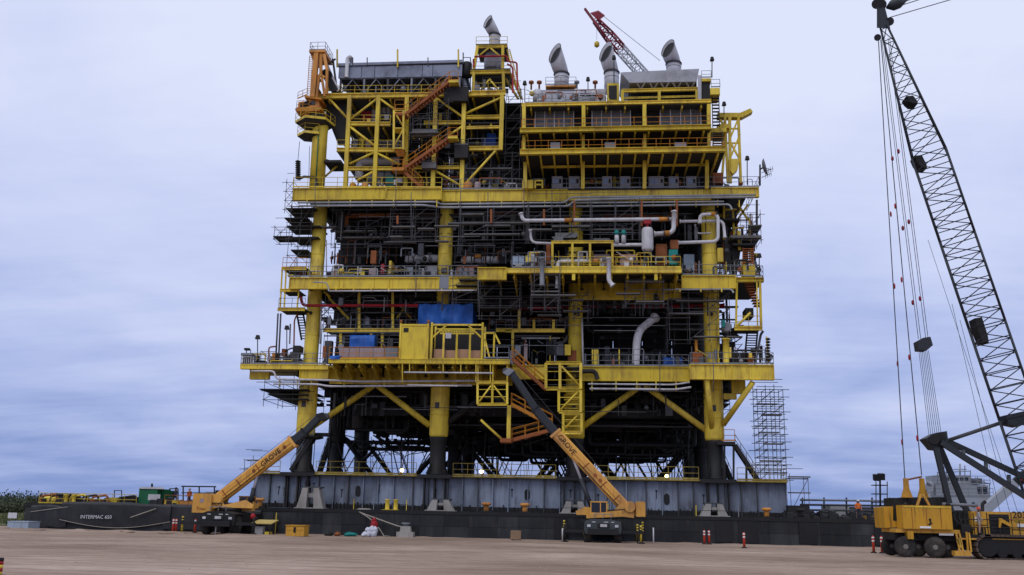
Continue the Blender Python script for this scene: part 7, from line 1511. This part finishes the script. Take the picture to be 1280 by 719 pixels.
for k in range(150):
    px = rgd.choice((rgd.uniform(48, 250), rgd.uniform(985, 1105))); q = P(px, 632, -4); x = q.x; y = rgd.uniform(-5, 3); s = rgd.uniform(.1, .45); h = rgd.uniform(.2, .8); bits.hexa([(x-s, y-s, DECK+.002), (x+s, y-s*.8, DECK+.002), (x+s*.9, y+s, DECK+.002), (x-s, y+s, DECK+.002), (x-s*.8, y-s*.8, DECK+h), (x+s*.7, y-s*.6, DECK+h*.9), (x+s*.7, y+s*.8, DECK+h), (x-s*.7, y+s*.7, DECK+h*1.1)])
bits.one('deck_gear', DRK, 'jumble of dark gear and coiled rope scattered over the barge deck', 'deck gear', kind='stuff')
for px, m in ((60, RUS), (72, DRK), (97, YEL), (112, DRK), (124, RUS), (160, DRK)):
    q = P(px, 632, -4.8); MB().path(bend([(q.x-.8, -4.8, DECK), (q.x-.8, -4.8, DECK+.7), (q.x+.7, -4.8, DECK+.9), (q.x+.9, -4.8, DECK)], .3), .1, 8).build('deck_pipe', m, barge)
# bitts, bollards and orange caps in front of the skid beam
t = thing('mooring_bitt', 'twin yellow mooring bitt in front of the skid beam', 'bitt', P(489.5, 637, -5))
for px in (484, 494.5): q = P(px, 636, -5); MB().lathe([(.22, 0), (.2, .08), (.2, .85), (.24, .88), (.24, .95)], (q.x, -5, DECK+.06), n=14).build('post', YEL, t)
x0, x1 = X(478, 636, -5), X(498.5, 636, -5); MB().box(x0, x1, -5.4, -4.6, DECK+.003, DECK+.08).build('base', YEL, t)
for i, (px, py) in enumerate(((325, 627), (608, 629), (656, 634), (958, 636), (1000, 640))):
    t = thing('roller_fairlead', ('orange capped fairlead at the left end of the skid beam', 'orange capped fairlead right of the second concrete foot', 'orange fairlead behind the left of the centre crane', 'orange capped fairlead near the right end of the skid beam', 'dark fairlead right of the skid beam end')[i], 'fairlead', P(px, py+6, -5)); q = P(px, py, -5)
    mm = ORA if i < 4 else DRK; MB().lathe([(.25, 0), (.22, .5), (.22, .6), (.42, .65), (.45, .8), (.35, .9)], (q.x, -5, DECK+.002), n=14).build('cap', mm, t); MB().box(q.x-.5, q.x+.6, -5.4, -4.6, DECK+.003, DECK+.14).build('base', DRK, t)
for px in (442, 467, 508, 600, 790, 870, 923, 760): 
    q = P(px, 636, -4.6); MB().bar((q.x, -4.6, DECK), (q.x, -4.6, DECK+1.0), .07).build('deck_stanchion', random.choice((YEL, DRK, GRY)), barge)
for a, c in ((442, 508), (700, 760), (870, 925)): MB().tube((P(a, 636, -4.6).x, -4.6, DECK+.55), (P(c, 636, -4.6).x, -4.6, DECK+.55), .025, 5).build('deck_wire', DRK, barge)
# right end: pipe rack, light tower, yellow machine
pr = thing('pipe_rack', 'long railed pipe rack on the barge right of the skid beam', 'pipe rack', P(1050, 640, 4))
for k, py in enumerate((625, 631, 637.5)): MB().tube(P(1000, py, 5), P(1115, py+1.5, 5), .1, 8).build('long_pipe', MGY if k else GRY, pr)
for px in (1003, 1030, 1058, 1090, 1112): MB().bar(P(px, 622, 5.2), P(px, 646, 5.2), .14).build('stand', MGY, pr)
boxthing('concrete_house', 'low grey house behind the pipe rack', 'building', (1038, 632, 1062, 646), 9, 4, CAB); boxthing('dark_house', 'low dark house behind the pipe rack', 'building', (1063, 634, 1112, 648), 10, 4, MGY)
lt2 = thing('light_tower', 'floodlight tower on the barge left of the counterweight wagon', 'light tower', P(1100, 645, 2))
for px in (1095, 1109):
    for Yt in (2, 3): MB().tube(P(px, 602, Yt), P(px, 646, Yt), .05, 5).build('leg', MGY, lt2)
MB().tube(P(1100, 596, 2.5), P(1100.5, 646, 2.5), .09, 8).build('mast', DRK, lt2)
for py in (606, 617, 628): MB().box(*B(1093, py, 1110, py+1, 1.9, 3.1)).build('stage', DRK, lt2)
for px, py in ((1095.5, 597), (1101.5, 596)): q = P(px, py, 2.3); MB().hexa([q+Vector((-.3, -.2, -.35)), q+Vector((.3, -.2, -.35)), q+Vector((.3, .2, -.2)), q+Vector((-.3, .2, -.2)), q+Vector((-.35, -.3, .25)), q+Vector((.3, -.3, .25)), q+Vector((.25, .15, .35)), q+Vector((-.3, .15, .35))]).build('floodlight', BLK, lt2)
boxthing('small_loader', 'small yellow machine on the barge behind the counterweight wagon', 'machine', (1086, 645, 1102, 655), -4, 2, CRW, (('window', (1090, 646, 1096, 650), DRK),)); boxthing('dark_machine', 'dark machine on the barge beside the person in white and orange', 'machine', (1062, 649, 1072, 656), -3, 2, BLK); boxthing('rope_heap', 'dark heap of gear at the right foot of the skid beam', 'gear', (985, 632, 1012, 648), -2, 2, DRK)
# ================================================================== supply vessel behind
sv = thing('supply_vessel', 'white supply vessel moored behind the barge at the right', 'ship', (P(1200, 645, 30).x, 32, -1.4))
def sb(r, Y, dp, m, nm): return MB().box(*B(*r, Y, Y+dp)).build(nm, m, sv)
hx0, hx1 = X(1120, 650, 28), X(1400, 650, 28); MB().hexa([(hx0+2, 30, -1.6), (hx1, 30, -1.6), (hx1, 38, -1.6), (hx0+2, 38, -1.6), (hx0, 29.5, 2.6), (hx1, 29.5, 2.6), (hx1, 38.5, 2.6), (hx0, 38.5, 2.6)]).build('hull', HUL, sv)
w1 = sb((1168, 622, 1240, 648), 30, 7, SHP, 'deckhouse'); w2 = sb((1170, 606, 1236, 621.8), 30.5, 6, SHP, 'deckhouse'); w3 = sb((1174, 594, 1214, 605.8), 31, 5, SHP, 'wheelhouse')
for k in range(6): sb((1176+k*6, 597, 1180.5+k*6, 601), 30.95, .1, GLS, 'wheelhouse_window')
for px in (1178, 1196, 1222, 1229): sb((px, 609, px+5, 617), 30.45, .1, GLS, 'window')
for px in (1180, 1200, 1215): sb((px, 628, px+4, 634), 29.95, .1, GLS, 'window')
for py, a0, a1 in ((621, 1164, 1242), (605.5, 1168, 1238)): rail(sv, [P(a0, py, 30), P(a1, py, 30)], GRY, h=1.0)
MB().tube(P(1200, 594, 33), P(1200, 580, 33), .12, 8).build('mast', SHP, sv); MB().tube(P(1192, 587, 33), P(1208, 587, 33), .08, 6).build('mast_yard', SHP, sv); MB().tube(P(1183, 594, 33), P(1183, 584, 33), .06, 6).build('aerial', GRY, sv)
for px, t0, t1 in ((1172, 590, 606), (1180, 583, 595), (1206, 582, 595), (1213, 588, 606), (1222, 596, 607), (1230, 599, 607), (1237, 604, 622), (1150, 620, 636), (1158, 612, 636)): MB().tube(P(px, t0, 30.5), P(px, t1, 30.5), .06, 5).build('stanchion', GRY, sv)
for a, c in (((1172, 591), (1213, 589)), ((1213, 598), (1237, 605)), ((1150, 621), (1168, 613))): MB().tube(P(*a, 30.5), P(*c, 30.5), .05, 5).build('stay', GRY, sv)
sb((1214.3, 598, 1228, 605.6), 31.5, 3, MGY, 'funnel')
sb((1140, 634, 1168, 646), 30, 6, SHP, 'foredeck_house'); MB().path(bend([P(1160, 640, 31), P(1166, 606, 31), P(1158, 603, 31)], 1), .3, 8).build('deck_crane', SHP, sv)
fb = thing('grey_crane_boom', 'pale grey telescopic crane boom slanting behind the crawler crane', 'crane', P(1232, 640, 20)); MB().bar(P(1228, 641, 20), P(1268, 604, 20), 1.0, 1.0).build('boom', SHP, fb); MB().bar(P(1266, 606, 20), P(1284, 590, 20), .8, .8).build('boom_tip', DRK, fb); MB().box(*B(1216, 640, 1238, 652, 19, 23)).build('house', SHP, fb); MB().lathe([(.1, 0), (.5, .3), (.5, .8), (.1, 1.1)], P(1278, 606, 20), n=12).build('red_ball', RED, fb)

# ================================================================== things on the ground
def delineator(px, py, lab, h=1.15, Y=None):
    q = P(px, py, Y if Y is not None else -8); x, y = q.x, q.y; z = gh(x, y)
    t = thing('delineator', lab, 'delineator', (x, y, z), 'orange delineator posts')
    MB().lathe([(.22, 0), (.22, .05), (.12, .1)], (x, y, z), n=12).build('base', BLK, t); MB().lathe([(.10, 0), (.085, h-.1), (.05, h)], (x, y, z+.05), n=12).build('post', ORR, t)
    for k in (.62, .82): MB().lathe([(.098, 0), (.095, .12)], (x, y, z+.05+h*k), n=12).build('band', REF, t)
for px, py, Y, lab in ((880.5, 679, -8.5, 'left one of the orange delineator pair in front of the barge'), (886.5, 679, -8.2, 'right one of the orange delineator pair in front of the barge'), (930.5, 688, -17, 'single orange delineator standing nearer on the dirt'), (1092.5, 693, -22, 'orange delineator left of the counterweight wagon'), (1103, 693, -22.3, 'orange delineator right next to the counterweight wagon wheels'), (215.5, 668, -10, 'left red delineator near the left crane'), (219, 668, -9.8, 'right red delineator of the leftmost pair near the left crane'), (243, 668, -9, 'red delineator just left of the left crane wheels')): delineator(px, py, lab, Y=Y)
bx = thing('yellow_skip', 'small yellow steel box on the dirt right of the left crane', 'box', (P(368, 672, -13).x, -13, 0)); x0, x1, _, _, z0, z1 = B(357, 657.5, 380, 672, -13.6, -12)
MB().box(x0, x1, -13.6, -12.2, .04, z1).build('body', CRW, bx); MB().box(x0-.05, x1+.05, -13.66, -12.15, z1, z1+.07).build('lid', CRW, bx); MB().box((x0+x1)/2-.12, (x0+x1)/2+.08, -13.63, -13.58, z1-.55, z1-.1).build('latch', BLK, bx); MB().box(x0+.1, x1-.1, -13.63, -13.58, z1-.35, z1-.29).build('rib', CRW, bx)
for sx in (x0+.1, x1-.3): MB().box(sx, sx+.2, -13.5, -12.3, -.02, .04).build('skid', BLK, bx)
tb = thing('work_table', 'yellow topped work table beside the left crane', 'table', (P(329, 668, -11.5).x, -11.5, 0)); x0, x1, _, _, z0, z1 = B(314, 651, 343, 655, -12, -11)
MB().hexa([(x0, -12.1, z1-.28), (x1-.2, -12.1, z1-.28), (x1, -10.9, z1), (x0+.3, -10.9, z1), (x0, -12.1, z1-.2), (x1-.2, -12.1, z1-.2), (x1, -10.9, z1+.08), (x0+.3, -10.9, z1+.08)]).build('top', mat('pale yellow sheet', (.55, .42, .12), .6, dirt=(.3, .2, .08), dirt_amt=.5), tb)
for sx in (x0+.15, x1-.35):
    for y in (-12.0, -11.0): MB().bar((sx, y, -.02), (sx, y, z1-.25), .07).build('leg', DRK, tb)
MB().box(x0+.3, x0+1.0, -11.8, -11.2, .05, .75).build('under_crate', CAB, tb); MB().box(x0+1.2, x1-.4, -11.8, -11.2, .05, .3).build('under_tray', YEL, tb)
MB().tube((x1-.2, -11, 0), (x1-.2, -11, z1+.7), .04, 6).build('lamp_pole', YEL, tb); MB().lathe([(.2, 0), (.25, .3), (.1, .5)], (x0-.1, -11.4, z1+.1), n=12).build('red_cooler', RED, tb)
# white sack pile with a red cloth
sk = thing('sack_pile', 'heap of white sacks with a red hood on the quay edge', 'sacks', (P(464, 670, -8).x, -8, 0)); rgs = random.Random(8)
def lump(c, r, m, nm, par, seed):
    b = MB(); n, mm = 14, 8
    for j in range(mm+1):
        for i in range(n):
            a = 2*math.pi*i/n; e = math.pi*j/mm-math.pi/2; d = Vector((math.cos(a)*math.cos(e), math.sin(a)*math.cos(e), math.sin(e))); k = 1+.42*noise.noise(d*1.9+Vector((seed*1.7, 0, 0)))+.15*noise.noise(d*4.5+Vector((seed, 3, 0))); b.v.append(Vector(c)+Vector((d.x*r[0], d.y*r[1], d.z*r[2]))*k)
    for j in range(mm):
        for i in range(n): b.face([j*n+i, j*n+(i+1) % n, (j+1)*n+(i+1) % n, (j+1)*n+i], True)
    return b.build(nm, m, par)
q = P(464, 670, -8).x
for k_, (dx, dz, rx, rz) in enumerate(((-.5, .2, .32, .26), (-.15, .25, .3, .3), (.25, .28, .33, .34), (-.3, .55, .28, .22), (.1, .65, .32, .3), (.38, .6, .22, .3), (-.7, .1, .2, .14))): lump((q+dx, -8-.08*(k_ % 3), dz), (rx, .32, rz), BAG, 'sack', sk, 11+k_*3)
lump((q+.2, -7.9, 1.05), (.34, .3, .42), RED, 'red_cloth', sk, 5); lump((q+.18, -7.9, 1.45), (.2, .2, .2), RED, 'red_hood', sk, 7)
# concrete mooring block and rope
mbk = thing('mooring_block', 'grey concrete mooring block on the quay edge', 'bollard', (P(507, 668, -7.4).x, -7.4, 0)); x = P(507, 668, -7.4).x
MB().box(x-.75, x+.75, -7.9, -6.9, -.05, .45).build('base', CON, mbk); MB().prism([(x-.5, .45), (x+.5, .45), (x+.42, .95), (x-.42, .95)], -7.7, -7.1).build('pedestal', CON, mbk); MB().lathe([(.25, 0), (.25, .15), (.4, .2), (.4, .3)], (x, -7.4, .95), n=14).build('bollard_head', GRY, mbk)
MB().path([P(449, 640, -6.3), P(452, 641.5, -6.4), P(470, 648, -6.6), P(495, 657, -7.0), P(503, 659, -7.3)], .06, 6).one('mooring_rope', MOO, 'mooring rope slanting from the barge down to the concrete block', 'rope')
MB().path([P(449, 640, -6.35), P(462, 648, -6.6), P(475, 662, -7), (P(480, 667, -7.6).x, -7.6, .05), (P(487, 667, -7.9).x, -7.9, .05)], .05, 6).one('mooring_rope', MOO, 'slack mooring rope falling behind the white sacks', 'rope')
MB().lathe([(.55, 0), (.7, .1), (.7, .25), (.45, .32)], P(455, 640, -5.3), n=16).one('rope_coil', MOO, 'coil of pale rope on the barge edge above the sacks', 'rope')
x = P(645, 672, -9).x; wb = thing('wooden_crate', 'small wooden crate on the dirt left of the centre crane', 'crate', (x, -9, 0))
MB().box(x-.42, x+.42, -9.4, -8.6, .06, .8).build('body', WOO, wb)
for k in range(4): MB().box(x-.45, x+.45, -9.44, -9.4, .1+k*.18, .24+k*.18).build('slat', WOO, wb)
for sx in (-.4, .28): MB().box(x+sx, x+sx+.12, -9.35, -8.65, 0, .06).build('skid', WOO, wb)
for i, (a0, a1, m, lab) in enumerate(((418, 426, RUS, 'low rusty block on the quay edge'), (430, 447, TEA, 'low teal bundle on the quay edge left of the sacks'), (405, 416, DRK, 'low dark block left of the rusty one'))): x0, x1 = X(a0, 670, -8.2), X(a1, 670, -8.2); lump(((x0+x1)/2, -8.2, .14), ((x1-x0)/2, .35, .2), m, 'body', thing('quay_block', lab, 'block', ((x0+x1)/2, -8.2, 0)), i)
# left end: pale blue tank, white sign
t = thing('pale_tank', 'pale blue box on the ground at the left end of the barge', 'box', (P(22, 662, -9).x, -9, 0)); x0, x1, _, _, z0, z1 = B(9, 652.5, 35, 661.5, -9.5, -8); MB().box(x0, x1, -9.5, -7.6, 0, z1).build('body', PAL, t); MB().box(x0-.04, x1+.04, -9.54, -7.56, z1, z1+.06).build('lid', PAL, t)
for k in (.33, .66): xx = x0+(x1-x0)*k; MB().box(xx-.02, xx+.02, -9.53, -9.49, .05, z1).build('rib', PAL, t)
t = thing('ground_sign', 'white sign board above the pale blue box at the left end', 'sign', (P(16, 655, -5).x, -5, 0)); x0, x1, _, _, z0, z1 = B(10, 641, 21, 648, -5, -4.9); MB().box(x0, x1, -5, -4.95, z0, z1).build('board', WHT, t)
for xx in (x0+.15, x1-.15): MB().tube((xx, -4.9, -.1), (xx, -4.9, z0+.2), .04, 6).build('leg', DRK, t)
MB().path([P(38, 640, -6.3), P(90, 633, -6.3)], .035, 6).one('bow_rope', MOO, 'taut pale rope along the top of the left barge end', 'rope'); MB().path([P(163, 647, -6.6), P(195, 636, -6.5)], .05, 6).one('bow_rope', MOO, 'short pale rope slanting up the barge side below the green cabin', 'rope')
# striped marker at the left edge of the frame
YK = -64.0; x = X(-1.5, 708, YK); HK = Z(0, 697, YK); t = thing('marker_post', 'red and yellow striped post at the left bottom corner', 'post', (x, YK, 0))
MB().lathe([(.25, 0), (.25, .06)], (x, YK, 0), n=14).build('base', BLK, t)
for k, m in enumerate((YEL, RED, YEL, RED, BLK)): MB().lathe([(.13, 0), (.125, (HK-.06)/5-.003)], (x, YK, .06+k*(HK-.06)/5), n=14).build('band', m, t)
# loose stones on the yard
stn = MB(); rgk = random.Random(12)
for k in range(1100):
    x = rgk.uniform(-42, 45); y = rgk.uniform(-58, -7); s = rgk.uniform(.015, .045)*(1+1.2*(rgk.random() > .97)); z = gh(x, y)-s*.3
    v = [Vector((x+rgk.uniform(.6, 1.1)*s*a, y+rgk.uniform(.6, 1.1)*s*b_, z+s*c)) for a, b_, c in ((-1,-1,0),(1,-1,0),(1,1,0),(-1,1,0),(-.7,-.7,1),(.7,-.7,.9),(.7,.7,1),(-.7,.7,.8))]; stn.hexa(v)
stn.one('loose_stones', mat('pale stone', (.36, .28, .23), .9), 'small loose stones scattered over the dirt yard', 'stones', kind='stuff')
for k, px in enumerate((28, 62, 118, 176, 232)):
    x = P(px, 668, -11).x; y = -13.5+rgk.uniform(-.6, .6); lab = ('dirt heap nearest to the left edge', 'second dirt heap from the left', 'dirt heap below the white barge lettering', 'dirt heap below the green cabin', 'dirt heap nearest to the left crane')[k]+', low and wide'
    lump((x, y, .02), (rgk.uniform(.6, 1.6), .5, rgk.uniform(.12, .26)), GND, 'heap', thing('dirt_heap', lab, 'dirt heap', (x, y, 0), 'low dirt heaps along the left barge side'), k*3)


# ================================================================== small fittings that crowd the deck edges (parts of the platform)
def fittings(px0, px1, py0, py1, Y0, Y1, n, seed, mats=None):
    """valves, junction boxes, stanchions and short pipe runs standing between two heights"""
    rg = random.Random(seed); mats = mats or [GRY, CAB, MGY, DRK, RUS, YEL]; B_ = {}
    xe = X(px1, py1, Y0)
    for k in range(n):
        m = rg.choice(mats); b = B_.setdefault(m.name, (m, MB()))[1]; px = rg.uniform(px0, px1); Y = rg.uniform(Y0, Y1); base = P(px, py1, Y); H = Z(px, py0, Y)-base.z; u = rg.random(); x, z = base.x, base.z
        if u < .30: h = H*rg.uniform(.4, 1); b.tube((x, Y, z), (x, Y, z+h), rg.choice((.03, .045, .07)), 5)
        elif u < .48: s = rg.uniform(.1, .32); h = H*rg.uniform(.15, .6); zz = z+rg.choice((0, H*.3)); b.box(x-s, x+s, Y-s*.7, Y+s*.7, zz, zz+h)
        elif u < .72: L = min(rg.uniform(.6, 3.0), max(.15, xe-x)); zz = z+H*rg.uniform(.15, 1); b.path(bend([(x, Y, z+H*rg.uniform(0, .4)), (x, Y, zz), (x+L, Y, zz), (x+L, Y, z+H*rg.uniform(0, .5))], .15, 3), rg.choice((.035, .05, .08)), 6)
        elif u < .86: r = rg.uniform(.10, .3); zz = z+H*rg.uniform(.1, .5); b.lathe([(r*.4, 0), (r, r*.5), (r, r*1.6), (r*.4, r*2.1)], (x, Y, zz), rg.choice(((1, 0, 0), (0, 0, 1), (0, 0, 1))), 8)
        else: L = min(rg.uniform(.5, 1.5), max(.1, xe-x)); zz = z+H*rg.uniform(.3, 1); b.tube((x, Y, zz), (x+L, Y, zz-L*.6), .035, 5)
    for m, b in B_.values(): b.build('small_fittings', m, Q, kind='stuff')
LT = [GRY, CAB, MGY, DRK, RUS, YEL, WHT, DRK]; MID = [MGY, DRK, GRY, SCF, DRK, RUS]; DK = [DRK, MGY, SCF, BLK]
fittings(432, 578, 221, 236, -.8, 2, 60, 101, LT); fittings(578, 655, 222, 237, -1.5, 2, 45, 102, LT); fittings(660, 945, 222, 236, -1.0, 3, 60, 103, MID)
fittings(425, 500, 172, 187, -.6, 2.5, 26, 104, LT); fittings(440, 500, 141, 155, -.6, 2.5, 22, 105, LT); fittings(515, 625, 135, 186, -.5, 4, 70, 106, DK+[YEL]); fittings(510, 625, 188, 230, -.5, 4, 70, 107, DK+[YEL, GRY])
fittings(410, 555, 105, 118, -.6, 1, 40, 108, DK+[GRY]); fittings(655, 760, 112, 128, -2.6, .8, 40, 109, LT); fittings(590, 636, 96, 116, -.5, 3, 26, 110, MID+[RED])
fittings(362, 395, 333, 346, -2.6, -.5, 14, 111, LT); fittings(410, 597, 331, 346, -2.6, 1, 80, 112, LT); fittings(410, 640, 300, 330, -1, 3, 90, 113, MID); fittings(640, 850, 313, 334, -5.6, -2.5, 90, 114, LT); fittings(850, 952, 325, 345, -2.6, 2, 45, 115, LT)
fittings(410, 660, 262, 300, -2, 2, 80, 116, DK); fittings(660, 900, 262, 300, -2, 2, 60, 117, DK); fittings(905, 945, 262, 335, -.5, 4, 45, 118, DK+[YEL, RUS])
fittings(405, 522, 392, 412, -.8, 2, 60, 119, MID); fittings(405, 500, 416, 447, -3, 2, 40, 120, MID); fittings(600, 710, 395, 413, -.5, 2, 40, 121, MID); fittings(640, 710, 420, 455, -1.5, 2, 40, 122, MID+[YEL]); fittings(730, 880, 436, 458, -2, 2, 60, 123, MID); fittings(865, 962, 430, 455, -3, 2, 50, 124, LT); fittings(305, 375, 438, 455, -2.6, 2, 40, 125, LT)
fittings(605, 900, 364, 395, -2.5, 2, 90, 126, DK); fittings(410, 600, 364, 390, -2.5, 2, 50, 127, DK)
fittings(400, 640, 488, 520, -.5, 4, 80, 128, [DRK, BLK, MGY]); fittings(735, 885, 490, 520, -.5, 4, 60, 129, [DRK, BLK, MGY])
# thin props, lines and clamps between the skid beams and the cellar level
rg = random.Random(140); b = MB()
for k in range(170):
    x = rg.uniform(-20, 20); y = rg.uniform(1.5, 23); u = rg.random()
    if u < .35: b.tube((x, y, SKT), (x+rg.uniform(-.4, .4), y, rg.uniform(8, 10.5)), rg.choice((.025, .04, .06)), 5)
    elif u < .7: b.tube((x, y, rg.uniform(8.2, 10.4)), (x+rg.uniform(1, 4), y, rg.uniform(8.2, 10.4)), rg.choice((.03, .05, .08)), 5)
    else: s_ = rg.choice((-1, 1)); b.tube((x, y, rg.uniform(8.8, 10)), (x+s_*rg.uniform(1, 2.4), y, SKT+.1), rg.choice((.04, .07)), 5)
b.build('small_props', BLK, Q, kind='stuff')
for k in range(26):
    y = rg.uniform(1.5, 22); L = rg.uniform(2, 7); a = rg.uniform(-17, -5-L*.3); z = rg.uniform(9.2, 11.5); MB().path(bend([(a, y, z+1.4), (a, y, z), (a+L, y, z), (a+L, y, z+1.2)], .4, 4), rg.choice((.1, .15, .2)), 8).build('low_pipe', BLK, Q)
# vertical scaffold standards that cross the girders
for i, (px, t0, t1, Y) in enumerate(((394, 225, 262, -3.7), (495, 212, 262, -3.8), (514, 240, 300, -3.6), (576, 225, 300, -2.8), (655, 225, 290, -2.8), (690, 238, 290, -2.8), (520, 330, 372, -3.6), (598, 350, 390, -6.6), (700, 320, 380, -6.5), (738, 255, 300, -3.4), (770, 252, 284, -3.0), (825, 440, 490, -2.8), (668, 310, 370, -6.4), (892, 455, 490, -3.9), (610, 240, 300, -2.6))): MB().tube(P(px, t0, Y), P(px-.3, t1, Y), .04, 6).build('scaffold_standard', SCF, Q)

# the lowest hung layer under the middle and right bays
for k in range(30):
    y = rg.uniform(5, 23); L = rg.uniform(3, 9); a = rg.uniform(-6, 18.5-L); z = rg.uniform(8.0, 9.2); MB().path(bend([(a, y, z+1.6), (a, y, z), (a+L, y, z), (a+L, y, z+1.8)], .4, 4), rg.choice((.10, .14, .2)), 8).build('low_pipe', BLK, Q)
for k in range(16): a = -5.5+k*1.45+rg.uniform(-.2, .2); w_ = rg.uniform(.5, 1.2); MB().box(a, a+w_, 11.5, 12.6, rg.uniform(8.4, 9.2), 10.6).build('hung_box', BLK, Q)

# long thin conduits that cross the dark bays
rg = random.Random(171)
for (z0, z1, n_) in ((ZM+2.5, ZT-1.6, 22), (ZL+1.5, ZM-1.4, 20), (12.0, 14.8, 10)):
    for k in range(n_):
        L = rg.uniform(4, 11); a = rg.uniform(-18.5, 19-L); z = rg.uniform(z0, z1); y = rg.uniform(-1.6, .6); MB().tube((a, y, z), (a+L, y, z), rg.choice((.03, .04, .06)), 6).build('conduit', rg.choice((GRY, MGY, SCF, PIPG, MGY)), Q)
